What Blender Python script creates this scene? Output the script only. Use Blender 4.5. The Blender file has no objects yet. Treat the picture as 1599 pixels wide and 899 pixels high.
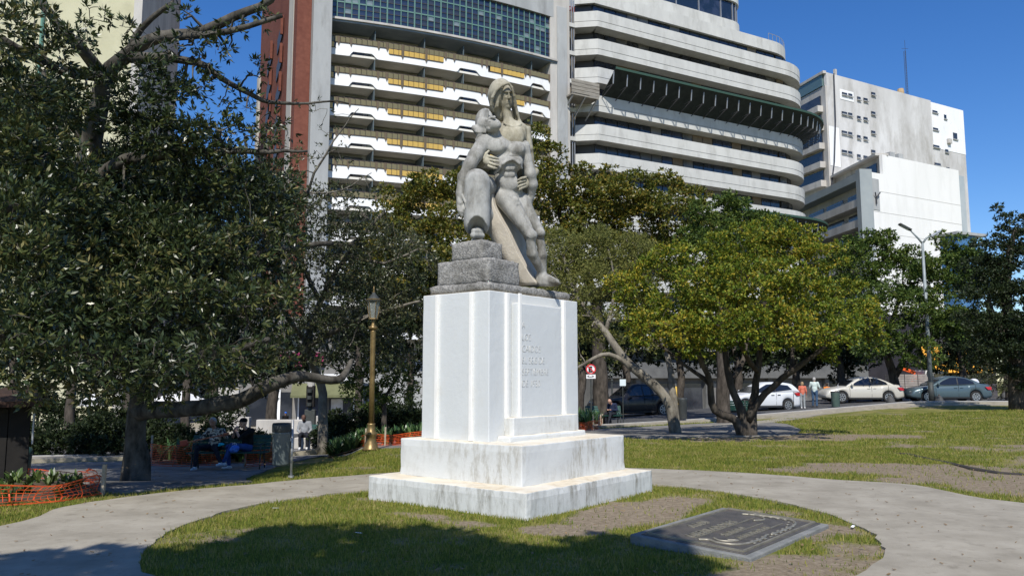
import bpy, bmesh, math, random
import numpy as np
from mathutils import Vector, Matrix, noise as mnoise
random.seed(7)
RNG = np.random.default_rng(11)
R = math.radians
scene = bpy.context.scene
COL = scene.collection

# ------------------------------------------------------------------ camera, sky, sun, exposure
CAM_H = 1.6
PITCH = math.atan((590 - 449.5) / 1244.0)
cam_data = bpy.data.cameras.new('camera')
cam_data.sensor_width = 36.0
cam_data.lens = 1244.0 / 1599.0 * 36.0
cam_data.clip_start = 0.05
cam_data.clip_end = 2000.0
camera = bpy.data.objects.new('camera', cam_data)
COL.objects.link(camera)
camera.location = (0, 0, CAM_H)
camera.rotation_euler = (math.pi / 2 + PITCH, 0, 0)
scene.camera = camera

SUN_EL = R(47)
SUN_TRAVEL = Vector((0.05, 1.0, 0)).normalized()          # horizontal direction the light travels
light_dir = Vector((SUN_TRAVEL.x * math.cos(SUN_EL), SUN_TRAVEL.y * math.cos(SUN_EL), -math.sin(SUN_EL)))
sun_data = bpy.data.lights.new('sun', 'SUN')
sun_data.energy = 4.6
sun_data.angle = R(0.55)
sun_data.color = (1.0, 0.955, 0.88)
sun = bpy.data.objects.new('sun', sun_data)
COL.objects.link(sun)
sun.rotation_euler = light_dir.to_track_quat('-Z', 'Y').to_euler()

world = bpy.data.worlds.new('World')
scene.world = world
world.use_nodes = True
wn = world.node_tree
wn.nodes.clear()
sky = wn.nodes.new('ShaderNodeTexSky')
sky.sky_type = 'NISHITA'
sky.sun_disc = False
sky.sun_elevation = SUN_EL
to_sun = -light_dir
sky.sun_rotation = math.atan2(to_sun.x, to_sun.y)
sky.altitude = 300
sky.air_density = 1.0
sky.dust_density = 0.15
sky.ozone_density = 4.0
hsv = wn.nodes.new('ShaderNodeHueSaturation')
hsv.inputs['Saturation'].default_value = 1.28
hsv.inputs['Value'].default_value = 1.12
hsv.inputs['Hue'].default_value = 0.51
bg = wn.nodes.new('ShaderNodeBackground')
bg.inputs['Strength'].default_value = 0.11
wo = wn.nodes.new('ShaderNodeOutputWorld')
wn.links.new(sky.outputs[0], hsv.inputs['Color'])
wn.links.new(hsv.outputs[0], bg.inputs['Color'])
wn.links.new(bg.outputs[0], wo.inputs['Surface'])

scene.view_settings.view_transform = 'Standard'
scene.view_settings.look = 'None'
scene.view_settings.exposure = 0.2
scene.view_settings.gamma = 1.0
scene.render.engine = 'CYCLES'
scene.cycles.max_bounces = 6
scene.cycles.diffuse_bounces = 3
scene.cycles.transparent_max_bounces = 8

# ------------------------------------------------------------------ photo measuring helpers (real distance given every time)
FPX, CX, CY = 1244.0, 799.5, 449.5
cP, sP = math.cos(PITCH), math.sin(PITCH)

def ray(px, py):
    u = (px - CX) / FPX
    v = -(py - CY) / FPX
    return (u, cP - v * sP, sP + v * cP)

def W(px, py, Y):
    r = ray(px, py)
    k = Y / r[1]
    return Vector((r[0] * k, Y, CAM_H + r[2] * k))

def G(px, py, z=0.0):
    r = ray(px, py)
    k = (z - CAM_H) / r[2]
    return Vector((r[0] * k, r[1] * k, z))

def sstep(a, b, x):
    t = np.clip((np.asarray(x, dtype=float) - a) / (b - a), 0, 1)
    return t * t * (3 - 2 * t)

def gz(x, y):
    """height of the ground: level round the monument, falling gently away to the back left, up a little to the kerb on the right,
    down again beyond the avenue"""
    x = np.asarray(x, dtype=float); y = np.asarray(y, dtype=float)
    zf = np.clip(0.2 + (x - 21) * 0.048, -1.08, 0.22)
    a = x / np.maximum(y, 4.0)
    A = [-.5, -.32, -.24, -.205, -.18, .03]
    y0 = np.interp(a, A, [12.4, 12.6, 14, 15, 16.5, 22.5]); ym = np.interp(a, A, [17.5, 17.5, 22, 24, 26, 30])
    fm = np.interp(a, A, [.56, .56, .62, .66, .5, .5]); y1 = np.interp(a, A, [30, 30, 29.5, 29.5, 36, 38])
    z = zf * (fm * np.clip((y - y0) / (ym - y0), 0, 1) + (1 - fm) * np.clip((y - ym) / (y1 - ym), 0, 1))
    s = -(x - 12) * 0.47 + (y - 40) * 0.88
    q = sstep(6, 34, s)
    return z * (1 - q) - 2.6 * q

def GG(px, py):
    """the point of the real, sloping ground seen at px,py"""
    r = ray(px, py); k0, k1 = 2.0, 2.0
    for i in range(4000):
        k1 = k0 * 1.004
        if CAM_H + r[2] * k1 <= float(gz(r[0] * k1, r[1] * k1)): break
        k0 = k1
    for i in range(30):
        k = (k0 + k1) / 2
        if CAM_H + r[2] * k <= float(gz(r[0] * k, r[1] * k)): k1 = k
        else: k0 = k
    return Vector((r[0] * k1, r[1] * k1, float(gz(r[0] * k1, r[1] * k1))))

# ------------------------------------------------------------------ mesh helpers
def C(r, g, b):
    f = lambda v: (v / 255.0) / 12.92 if v / 255.0 <= 0.04045 else ((v / 255.0 + 0.055) / 1.055) ** 2.4
    return (f(r), f(g), f(b), 1.0)

def L(v, g=None, b=None):
    return (v, v if g is None else g, v if b is None else b, 1.0)

class MB:
    def __init__(s):
        s.v = []; s.f = []; s.mi = []; s.cur = 0
    def add(s, vs, fs):
        o = len(s.v)
        s.v.extend([tuple(p) for p in vs])
        for f in fs:
            s.f.append(tuple(i + o for i in f)); s.mi.append(s.cur)
        return s
    def box(s, x0, x1, y0, y1, z0, z1):
        return s.add([(x0,y0,z0),(x1,y0,z0),(x1,y1,z0),(x0,y1,z0),(x0,y0,z1),(x1,y0,z1),(x1,y1,z1),(x0,y1,z1)],
                     [(0,3,2,1),(4,5,6,7),(0,1,5,4),(1,2,6,5),(2,3,7,6),(3,0,4,7)])
    def obox(s, c, ax, ay, az):
        """box with centre c and half-extent vectors"""
        c, ax, ay, az = map(Vector, (c, ax, ay, az))
        vs = [c + ax * i + ay * j + az * k for k in (-1, 1) for i, j in ((-1,-1),(1,-1),(1,1),(-1,1))]
        return s.add(vs, [(0,3,2,1),(4,5,6,7),(0,1,5,4),(1,2,6,5),(2,3,7,6),(3,0,4,7)])
    def bar(s, p, q, w, h=None, up=(0,0,1)):
        p, q = Vector(p), Vector(q); d = (q - p)
        ln = d.length or 1e-6; d /= ln
        up = Vector(up)
        if abs(d.dot(up)) > 0.97: up = Vector((0,1,0))
        x = d.cross(up).normalized(); z = x.cross(d)
        return s.obox((p + q) / 2, d * ln / 2, x * w / 2, z * (h or w) / 2)
    def tube(s, pts, rad, n=8, cap=True):
        pts = [Vector(p) for p in pts]
        if not hasattr(rad, '__len__'): rad = [rad] * len(pts)
        o = len(s.v); prev = None
        for i, p in enumerate(pts):
            d = (pts[min(i + 1, len(pts) - 1)] - pts[max(i - 1, 0)])
            d = d.normalized() if d.length > 1e-9 else Vector((0,0,1))
            if prev is None:
                a = d.orthogonal().normalized()
            else:
                a = (prev - d * prev.dot(d))
                a = a.normalized() if a.length > 1e-6 else d.orthogonal().normalized()
            prev = a; b = d.cross(a)
            for k in range(n):
                t = 2 * math.pi * k / n
                s.v.append(tuple(p + (a * math.cos(t) + b * math.sin(t)) * rad[i]))
        for i in range(len(pts) - 1):
            for k in range(n):
                q = (k + 1) % n
                s.f.append((o+i*n+k, o+i*n+q, o+(i+1)*n+q, o+(i+1)*n+k)); s.mi.append(s.cur)
        if cap:
            s.f.append(tuple(o + k for k in reversed(range(n)))); s.mi.append(s.cur)
            e = o + (len(pts) - 1) * n
            s.f.append(tuple(e + k for k in range(n))); s.mi.append(s.cur)
        return s
    def lathe(s, prof, n=16, c=(0,0,0)):
        """profile [(r,z)] round the vertical axis"""
        return s.tube([(c[0], c[1], c[2] + z) for r, z in prof], [max(r, 1e-4) for r, z in prof], n) if len(set(z for r, z in prof)) == len(prof) else s._lathe(prof, n, c)
    def _lathe(s, prof, n, c):
        o = len(s.v)
        for r, z in prof:
            for k in range(n):
                t = 2 * math.pi * k / n
                s.v.append((c[0] + r * math.cos(t), c[1] + r * math.sin(t), c[2] + z))
        for i in range(len(prof) - 1):
            for k in range(n):
                q = (k + 1) % n
                s.f.append((o+i*n+k, o+i*n+q, o+(i+1)*n+q, o+(i+1)*n+k)); s.mi.append(s.cur)
        s.f.append(tuple(o + k for k in reversed(range(n)))); s.mi.append(s.cur)
        e = o + (len(prof) - 1) * n
        s.f.append(tuple(e + k for k in range(n))); s.mi.append(s.cur)
        return s
    def prism(s, poly, fn0, fn1):
        """poly of 2D points; fn0/fn1 map (a,b) to the two 3D sides"""
        n = len(poly)
        vs = [fn0(*p) for p in poly] + [fn1(*p) for p in poly]
        fs = [tuple(reversed(range(n))), tuple(range(n, 2 * n))]
        fs += [(i, (i + 1) % n, n + (i + 1) % n, n + i) for i in range(n)]
        return s.add(vs, fs)
    def sphere(s, c, r, n=12, m=8):
        rx, ry, rz = (r, r, r) if not hasattr(r, '__len__') else r
        o = len(s.v)
        s.v.append((c[0], c[1], c[2] - rz))
        for i in range(1, m):
            a = -math.pi / 2 + math.pi * i / m
            for k in range(n):
                t = 2 * math.pi * k / n
                s.v.append((c[0] + rx * math.cos(a) * math.cos(t), c[1] + ry * math.cos(a) * math.sin(t), c[2] + rz * math.sin(a)))
        s.v.append((c[0], c[1], c[2] + rz)); e = len(s.v) - 1
        for k in range(n):
            q = (k + 1) % n
            s.f.append((o, o + 1 + q, o + 1 + k)); s.mi.append(s.cur)
            for i in range(m - 2):
                s.f.append((o+1+i*n+k, o+1+i*n+q, o+1+(i+1)*n+q, o+1+(i+1)*n+k)); s.mi.append(s.cur)
            s.f.append((e, o+1+(m-2)*n+k, o+1+(m-2)*n+q)); s.mi.append(s.cur)
        return s
    def mesh(s, name, mats, smooth=False, fix=True):
        me = bpy.data.meshes.new(name)
        me.from_pydata(s.v, [], s.f)
        mats = mats if isinstance(mats, (list, tuple)) else [mats]
        for m in mats: me.materials.append(m)
        if len(mats) > 1: me.polygons.foreach_set('material_index', s.mi)
        if fix:
            bm = bmesh.new(); bm.from_mesh(me)
            bmesh.ops.recalc_face_normals(bm, faces=bm.faces)
            bm.to_mesh(me); bm.free()
        if smooth:
            me.polygons.foreach_set('use_smooth', [True] * len(me.polygons))
        me.update()
        return me
    def build(s, name, mats, parent=None, smooth=False, bevel=0, loc=None, fix=True, angle=None, seg=2):
        return link(name, s.mesh(name, mats, smooth, fix), parent, bevel, loc, angle, seg)

def link(name, me, parent=None, bevel=0, loc=None, angle=None, seg=2):
    o = bpy.data.objects.new(name, me)
    COL.objects.link(o)
    if parent is not None: o.parent = parent
    if loc is not None: o.location = loc
    if bevel:
        b = o.modifiers.new('bevel', 'BEVEL'); b.width = bevel; b.segments = seg; b.limit_method = 'ANGLE'; b.angle_limit = R(angle or 40)
    return o

def thing(name, label, cat, loc=(0,0,0), rotz=0, group=None, scale=None):
    o = bpy.data.objects.new(name, None)
    COL.objects.link(o)
    o.empty_display_size = 0.2
    o.location = loc; o.rotation_euler = (0, 0, rotz)
    if scale: o.scale = (scale,) * 3 if not hasattr(scale, '__len__') else scale
    return tag(o, label, cat, group)

def tag(o, label=None, cat=None, group=None, kind=None):
    if label: o['label'] = label
    if cat: o['category'] = cat
    if group: o['group'] = group
    if kind: o['kind'] = kind
    return o

KIDS = {}
def copy_tree(root, loc=None, rotz=None, label=None, group=None, cat=None):
    def rec(o, parent):
        c = o.copy(); COL.objects.link(c)
        if parent is not None: c.parent = parent
        for ch in [x for x in COL.objects if x.parent == o]:
            rec(ch, c)
        return c
    c = rec(root, None)
    if loc is not None: c.location = loc
    if rotz is not None: c.rotation_euler = (0, 0, rotz)
    if label: c['label'] = label
    if group: c['group'] = group
    return c

def world_rel(o, pts):
    return [tuple(Vector(p) - Vector(o)) for p in pts]

def np_mesh(name, verts, faces_quads, mat, smooth=False, face_counts=4):
    me = bpy.data.meshes.new(name)
    nv, nf = len(verts), len(faces_quads)
    me.vertices.add(nv); me.vertices.foreach_set('co', np.asarray(verts, dtype=np.float32).ravel())
    k = faces_quads.shape[1]
    me.loops.add(nf * k); me.loops.foreach_set('vertex_index', np.asarray(faces_quads, dtype=np.int32).ravel())
    me.polygons.add(nf); me.polygons.foreach_set('loop_start', np.arange(0, nf * k, k, dtype=np.int32))
    me.materials.append(mat)
    if smooth: me.polygons.foreach_set('use_smooth', np.ones(nf, dtype=bool))
    me.update(calc_edges=True)
    return me

# value noise in numpy
_perm = np.random.default_rng(5).random((64, 64, 64))
def vnoise(x, y, z=0.0):
    x = np.asarray(x, float); y = np.asarray(y, float); z = np.zeros_like(x) + z
    xi, yi, zi = np.floor(x).astype(int), np.floor(y).astype(int), np.floor(z).astype(int)
    xf, yf, zf = x - xi, y - yi, z - zi
    xf, yf, zf = (t * t * (3 - 2 * t) for t in (xf, yf, zf))
    g = lambda a, b, c: _perm[(xi + a) & 63, (yi + b) & 63, (zi + c) & 63]
    l = lambda a, b, t: a + (b - a) * t
    return l(l(l(g(0,0,0), g(1,0,0), xf), l(g(0,1,0), g(1,1,0), xf), yf), l(l(g(0,0,1), g(1,0,1), xf), l(g(0,1,1), g(1,1,1), xf), yf), zf)

# ------------------------------------------------------------------ materials
MATS = {}
def M(name, c1, c2=None, scale=4.0, rough=0.8, bump=0.0, bscale=None, metal=0.0, spec=0.4, detail=5, contrast=(0.35, 0.65), stretch=None, coat=0.0, c3=None, s3=1.0, t3=(0.55, 0.7), emit=None):
    if name in MATS: return MATS[name]
    m = bpy.data.materials.new(name); m.use_nodes = True
    nt = m.node_tree; n = nt.nodes; l = nt.links
    b = n['Principled BSDF']
    b.inputs['Roughness'].default_value = rough
    b.inputs['Metallic'].default_value = metal
    b.inputs['Specular IOR Level'].default_value = spec
    b.inputs['Coat Weight'].default_value = coat
    b.inputs['Base Color'].default_value = c1
    tc = n.new('ShaderNodeTexCoord')
    src = tc.outputs['Object']
    if stretch:
        mp = n.new('ShaderNodeMapping'); mp.inputs['Scale'].default_value = stretch
        l.new(src, mp.inputs[0]); src = mp.outputs[0]
    col = None
    if c2:
        t = n.new('ShaderNodeTexNoise'); t.inputs['Scale'].default_value = scale; t.inputs['Detail'].default_value = detail
        t.inputs['Roughness'].default_value = 0.62
        l.new(src, t.inputs['Vector'])
        r = n.new('ShaderNodeValToRGB')
        r.color_ramp.elements[0].position = contrast[0]; r.color_ramp.elements[0].color = c1
        r.color_ramp.elements[1].position = contrast[1]; r.color_ramp.elements[1].color = c2
        l.new(t.outputs['Fac'], r.inputs[0]); col = r.outputs[0]
    if c3:
        t = n.new('ShaderNodeTexNoise'); t.inputs['Scale'].default_value = s3; t.inputs['Detail'].default_value = 6
        t.inputs['Roughness'].default_value = 0.7
        l.new(src, t.inputs['Vector'])
        r = n.new('ShaderNodeValToRGB')
        r.color_ramp.elements[0].position = t3[0]; r.color_ramp.elements[0].color = (0,0,0,1)
        r.color_ramp.elements[1].position = t3[1]; r.color_ramp.elements[1].color = (1,1,1,1)
        l.new(t.outputs['Fac'], r.inputs[0])
        mx = n.new('ShaderNodeMix'); mx.data_type = 'RGBA'
        l.new(r.outputs[0], mx.inputs['Factor'])
        if col is not None: l.new(col, mx.inputs[6])
        else: mx.inputs[6].default_value = c1
        mx.inputs[7].default_value = c3
        col = mx.outputs[2]
    if col is not None: l.new(col, b.inputs['Base Color'])
    if bump:
        t = n.new('ShaderNodeTexNoise'); t.inputs['Scale'].default_value = bscale or scale * 4; t.inputs['Detail'].default_value = 6
        l.new(src, t.inputs['Vector'])
        bp = n.new('ShaderNodeBump'); bp.inputs['Strength'].default_value = bump; bp.inputs['Distance'].default_value = 0.02
        l.new(t.outputs['Fac'], bp.inputs['Height']); l.new(bp.outputs[0], b.inputs['Normal'])
    MATS[name] = m
    return m

def glass_mat(name, c, rough=0.08, spec=0.6, metal=0.0, c2=None, scale=0.3):
    return M(name, c, c2, scale=scale, rough=rough, spec=spec, metal=metal, contrast=(0.45, 0.55))

def leaf_mat(name, ramp, rough=0.5, transl=0.25, spec=0.35, clump=0.8):
    """leaf colours vary leaf by leaf and a little clump by clump"""
    if name in MATS: return MATS[name]
    m = bpy.data.materials.new(name); m.use_nodes = True
    nt = m.node_tree; n = nt.nodes; l = nt.links
    b = n['Principled BSDF']; b.inputs['Roughness'].default_value = rough; b.inputs['Specular IOR Level'].default_value = spec
    geo = n.new('ShaderNodeNewGeometry')
    tc = n.new('ShaderNodeTexCoord')
    no = n.new('ShaderNodeTexNoise'); no.inputs['Scale'].default_value = clump; no.inputs['Detail'].default_value = 3
    l.new(tc.outputs['Object'], no.inputs['Vector'])
    mt = n.new('ShaderNodeMath'); mt.operation = 'MULTIPLY_ADD'; mt.inputs[1].default_value = 0.9; mt.inputs[2].default_value = -0.22
    l.new(no.outputs['Fac'], mt.inputs[0])
    ad = n.new('ShaderNodeMath'); ad.operation = 'MULTIPLY_ADD'; ad.inputs[1].default_value = 0.75
    l.new(geo.outputs['Random Per Island'], ad.inputs[0]); l.new(mt.outputs[0], ad.inputs[2])
    r = n.new('ShaderNodeValToRGB')
    els = r.color_ramp.elements
    els[0].position = ramp[0][0]; els[0].color = ramp[0][1]
    els[1].position = ramp[-1][0]; els[1].color = ramp[-1][1]
    for p, c in ramp[1:-1]:
        e = els.new(p); e.color = c
    l.new(ad.outputs[0], r.inputs[0]); l.new(r.outputs[0], b.inputs['Base Color'])
    tr = n.new('ShaderNodeBsdfTranslucent'); l.new(r.outputs[0], tr.inputs['Color'])
    mx = n.new('ShaderNodeMixShader'); mx.inputs[0].default_value = transl
    l.new(b.outputs[0], mx.inputs[1]); l.new(tr.outputs[0], mx.inputs[2])
    l.new(mx.outputs[0], n['Material Output'].inputs['Surface'])
    MATS[name] = m
    return m

# ------------------------------------------------------------------ signed-distance modelling, meshed with surface nets
def cap(p0, p1, r0, r1=None, k=0.03, sub=False, fl=None):
    return ('c', np.array(p0, float), np.array(p1, float), r0, r0 if r1 is None else r1, k, sub, fl)

def ell(c, r, k=0.03, rot=None, sub=False):
    r = (r, r, r) if not hasattr(r, '__len__') else r
    return ('e', np.array(c, float), np.array(r, float), None if rot is None else np.array(rot, float), None, k, sub, None)

def axes(xdir, ydir):
    """rotation rows from two direction hints"""
    x = np.array(xdir, float); x /= np.linalg.norm(x)
    y = np.array(ydir, float); y -= x * x.dot(y); y /= np.linalg.norm(y)
    return np.stack([x, y, np.cross(x, y)])

def hull_prim(planes, centre, rad, k=0.02, sub=False):
    return ('h', np.array(centre, float), planes, rad, None, k, sub, None)

def hull_of(pts, k=0.02, sub=False, rnd=0.0):
    bm = bmesh.new()
    vs = [bm.verts.new(tuple(p)) for p in pts]
    bmesh.ops.convex_hull(bm, input=vs)
    bmesh.ops.recalc_face_normals(bm, faces=bm.faces)
    P = [(np.array(f.normal), float(np.dot(f.normal, f.verts[0].co)) - rnd) for f in bm.faces]
    bm.free()
    a = np.array([tuple(p) for p in pts]); c = a.mean(0)
    return hull_prim((P, rnd), c, float(np.abs(a - c).max()) + rnd, k, sub)

def sdf_mesh(prims, h, name, mat, noise_amp=0.0, smooth=True, origin=None, parent=None, decor=None):
    lo = np.array([1e9] * 3); hi = -lo
    for p in prims:
        if p[6]: continue
        if p[0] == 'c':
            r = max(p[3], p[4]); a = np.minimum(p[1], p[2]) - r; b = np.maximum(p[1], p[2]) + r
        elif p[0] == 'e':
            r = p[2].max(); a = p[1] - r; b = p[1] + r
        else:
            a = p[1] - p[3]; b = p[1] + p[3]
        lo = np.minimum(lo, a); hi = np.maximum(hi, b)
    lo -= 3 * h; hi += 3 * h
    n = np.ceil((hi - lo) / h).astype(int) + 1
    ax = [lo[i] + h * np.arange(n[i]) for i in range(3)]
    D = np.full(tuple(n), 0.5, dtype=np.float32)
    for p in prims:
        k, sub = p[5], p[6]
        if p[0] == 'c':
            r = max(p[3], p[4]) + k + 3 * h; a = np.minimum(p[1], p[2]) - r; b = np.maximum(p[1], p[2]) + r
        elif p[0] == 'e':
            r = p[2].max() + k + 3 * h; a = p[1] - r; b = p[1] + r
        else:
            r = p[3] + k + 3 * h; a = p[1] - r; b = p[1] + r
        i0 = np.clip(np.floor((a - lo) / h).astype(int), 0, n); i1 = np.clip(np.ceil((b - lo) / h).astype(int) + 1, 0, n)
        if (i1 <= i0).any(): continue
        sl = tuple(slice(i0[i], i1[i]) for i in range(3))
        X, Y, Z = np.meshgrid(*(ax[i][sl[i]] for i in range(3)), indexing='ij')
        if p[0] == 'c':
            d = p[2] - p[1]; L2 = max(d.dot(d), 1e-12)
            t = np.clip(((X - p[1][0]) * d[0] + (Y - p[1][1]) * d[1] + (Z - p[1][2]) * d[2]) / L2, 0, 1)
            fx, fy, fz = X - p[1][0] - t * d[0], Y - p[1][1] - t * d[1], Z - p[1][2] - t * d[2]
            if p[7] is not None:                      # flattened along a direction
                fd, fs = np.array(p[7][0], float), p[7][1]; fd /= np.linalg.norm(fd)
                q = fx * fd[0] + fy * fd[1] + fz * fd[2]
                e = (fs - 1) * q
                fx, fy, fz = fx + e * fd[0], fy + e * fd[1], fz + e * fd[2]
            S = np.sqrt(fx * fx + fy * fy + fz * fz) - (p[3] + (p[4] - p[3]) * t)
        elif p[0] == 'e':
            x, y, z = X - p[1][0], Y - p[1][1], Z - p[1][2]
            if p[3] is not None:
                m = p[3]
                x, y, z = (m[i][0] * x + m[i][1] * y + m[i][2] * z for i in range(3))
            k0 = np.sqrt((x / p[2][0]) ** 2 + (y / p[2][1]) ** 2 + (z / p[2][2]) ** 2)
            k1 = np.sqrt((x / p[2][0] ** 2) ** 2 + (y / p[2][1] ** 2) ** 2 + (z / p[2][2] ** 2) ** 2)
            S = k0 * (k0 - 1) / np.maximum(k1, 1e-6)
        else:
            P, rnd = p[2]
            S = np.full(X.shape, -1e9)
            for nn, dd in P:
                S = np.maximum(S, nn[0] * X + nn[1] * Y + nn[2] * Z - dd)
            S = S - rnd
        A = D[sl]
        if sub:
            hh = np.clip(0.5 - 0.5 * (A + S) / k, 0, 1) if k > 0 else (A < -S) * 1.0
            D[sl] = A + (-S - A) * hh + k * hh * (1 - hh)
        else:
            hh = np.clip(0.5 + 0.5 * (A - S) / k, 0, 1) if k > 0 else (A > S) * 1.0
            D[sl] = A + (S - A) * hh - k * hh * (1 - hh)
    if noise_amp:
        X, Y, Z = np.meshgrid(*ax, indexing='ij')
        near = np.abs(D) < 4 * noise_amp + 3 * h
        D[near] += (noise_amp * (vnoise(X[near] * 14 + 100, Y[near] * 14 + 100, Z[near] * 14 + 100) - 0.5) * 2).astype(np.float32)
    return nets(D, lo, h, name, mat, smooth, origin, parent)

def nets(D, lo, h, name, mat, smooth, origin, parent):
    n = D.shape
    S = D < 0
    cs = [S[i:n[0]-1+i, j:n[1]-1+j, k:n[2]-1+k] for i in (0,1) for j in (0,1) for k in (0,1)]
    cnt = sum(c.astype(np.int8) for c in cs)
    act = (cnt > 0) & (cnt < 8)
    I, J, K = np.nonzero(act)
    idx = np.full(act.shape, -1, dtype=np.int64); idx[I, J, K] = np.arange(len(I))
    acc = np.zeros((len(I), 3)); num = np.zeros(len(I))
    corners = [(i, j, k) for i in (0,1) for j in (0,1) for k in (0,1)]
    for a in corners:
        for axs in range(3):
            if a[axs]: continue
            b = list(a); b[axs] = 1
            da = D[I + a[0], J + a[1], K + a[2]]; db = D[I + b[0], J + b[1], K + b[2]]
            m = (da < 0) != (db < 0)
            t = np.where(m, da / np.where(m, da - db, 1), 0)
            p = np.zeros((len(I), 3)) + np.array(a, float); p[:, axs] += t
            acc += p * m[:, None]; num += m
    V = (acc / num[:, None] + np.stack([I, J, K], 1)) * h + lo
    F = []
    for axs in range(3):
        o1, o2 = [(1, 2), (2, 0), (0, 1)][axs]
        sl0 = [slice(1, n[0]-1), slice(1, n[1]-1), slice(1, n[2]-1)]; sl0[axs] = slice(0, n[axs]-1)
        sl1 = list(sl0); sl1[axs] = slice(1, n[axs])
        A, B = S[tuple(sl0)], S[tuple(sl1)]
        for flip, m in ((False, A & ~B), (True, ~A & B)):
            e = np.argwhere(m)
            if not len(e): continue
            e = e + np.array([s_.start for s_ in sl0])
            q = []
            for d1, d2 in ((1,1),(0,1),(0,0),(1,0)):
                c = e.copy(); c[:, o1] -= d1; c[:, o2] -= d2
                q.append(idx[c[:, 0], c[:, 1], c[:, 2]])
            q = np.stack(q, 1)
            F.append(q[:, ::-1] if flip else q)
    F = np.concatenate(F)
    F = F[(F >= 0).all(1)]
    if origin is not None: V = V - np.array(tuple(origin))
    me = np_mesh(name, V, F, mat, smooth)
    o = bpy.data.objects.new(name, me); COL.objects.link(o)
    if parent is not None: o.parent = parent
    return o
# ------------------------------------------------------------------ ground, paths, road
def edge_pts(pxs):
    return [tuple(GG(x, y))[:2] for x, y in pxs]

def smooth_loop(pts, n=6, closed=True):
    """Catmull-Rom through the points"""
    out = []; m = len(pts)
    rng = range(m) if closed else range(m - 1)
    for i in rng:
        g = (lambda j: pts[j % m]) if closed else (lambda j: pts[min(max(j, 0), m - 1)])
        p0, p1, p2, p3 = (np.array(g(i + d), float) for d in (-1, 0, 1, 2))
        for k in range(n):
            t = k / n
            out.append(tuple(0.5 * ((2*p1) + (-p0+p2)*t + (2*p0-5*p1+4*p2-p3)*t*t + (-p0+3*p1-3*p2+p3)*t**3)))
    if not closed: out.append(tuple(pts[-1]))
    return out

ISLAND = smooth_loop(edge_pts([(235,899),(237,850),(300,815),(400,788),(500,774),(574,766)]) + [(-0.6,12.2),(0.9,12.6)] +
                     edge_pts([(1023,757),(1150,772),(1260,794),(1340,821),(1376,846),(1378,866),(1340,899)]) + [(1.9,5.9),(0.3,5.5),(-1.6,5.9)], 5)
OUTER = smooth_loop([(-7.6,3.0),(-6.6,6.5)] + edge_pts([(0,823),(100,792),(210,775),(300,765),(390,757),(450,751),(560,742),(620,738)]) +
                    [(0.0,15.0)] + edge_pts([(985,731),(1150,738),(1300,749),(1430,758),(1599,786)]) + [(9.5,9.2),(13,6.5),(13,-4),(0,-5),(-8,-4)], 5)

def inside(poly, x, y):
    x = np.asarray(x); y = np.asarray(y); c = np.zeros(x.shape, bool)
    n = len(poly)
    for i in range(n):
        x0, y0 = poly[i]; x1, y1 = poly[(i + 1) % n]
        if y0 == y1: continue
        m = ((y0 > y) != (y1 > y)) & (x < (x1 - x0) * (y - y0) / (y1 - y0) + x0)
        c ^= m
    return c

PLAZA = edge_pts([(150,770),(222,768),(300,760),(395,752),(385,747),(395,742),(450,722),(505,712),(560,704),(625,700)]) + [(-1.0,21.4),(1.2,21.6),(1.8,21.8)] + \
        [(3.4,21.9),(5.5,22.0),(8.0,23.0),(9.5,26.5),(10.6,31),(10.5,35.4),(4,32.2),(-8,26.0),(-19,20.2),(-34,12.2),(-24,12.5),(-9.0,13.6),(-7.4,12.6),(-5.6,11.4)]

def dirtiness(x, y):
    """0 lush grass .. 1 bare soil"""
    d = np.zeros_like(x)
    def blob(cx, cy, rx, ry, a=1.0, rot=0.0):
        nonlocal d
        c, s_ = math.cos(rot), math.sin(rot)
        u = ((x - cx) * c + (y - cy) * s_) / rx; v = (-(x - cx) * s_ + (y - cy) * c) / ry
        d = np.maximum(d, a * np.clip(1.35 - (u * u + v * v), 0, 1))
    blob(1.55, 9.9, 1.7, 0.55, 1.0, R(52)); blob(0.55, 8.75, 0.55, 0.35, 1.0); blob(-0.9, 9.5, 1.0, 0.25, 0.65, R(-35))
    blob(2.6, 7.1, 0.9, 0.6, 0.8); blob(3.3, 8.3, 0.5, 0.9, 0.75); blob(2.1, 6.6, 1.0, 0.4, 0.8); blob(-1.7, 10.9, 0.5, 0.3, 0.7); blob(3.0, 9.7, 0.5, 0.35, 0.45)
    blob(7.2, 14.4, 2.6, 1.2, 0.75); blob(9.5, 12.4, 4.0, 1.7, 0.8); blob(14, 15.5, 5, 1.6, 0.6); blob(6.4, 22.8, 3.6, 2.0, 1.1)
    blob(9.8, 22.6, 1.6, 1.1, 0.9); blob(12, 19, 3.5, 0.8, 0.35); blob(8.4, 29.6, 2.0, 1.0, 0.9); blob(3.0, 23.5, 2.0, 1.0, 0.9)
    n = vnoise(x * 1.7 + 30, y * 1.7 + 30) * 0.55 + vnoise(x * 4.6 + 9, y * 4.6 + 9) * 0.3 + vnoise(x * 12, y * 12) * 0.15
    base = 0.22 + 0.12 * sstep(10, 18, y)
    v = base + (n - 0.5) * 1.1 + d * 0.75
    # bare rims along the paths
    return np.clip(v, 0, 1)

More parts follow.
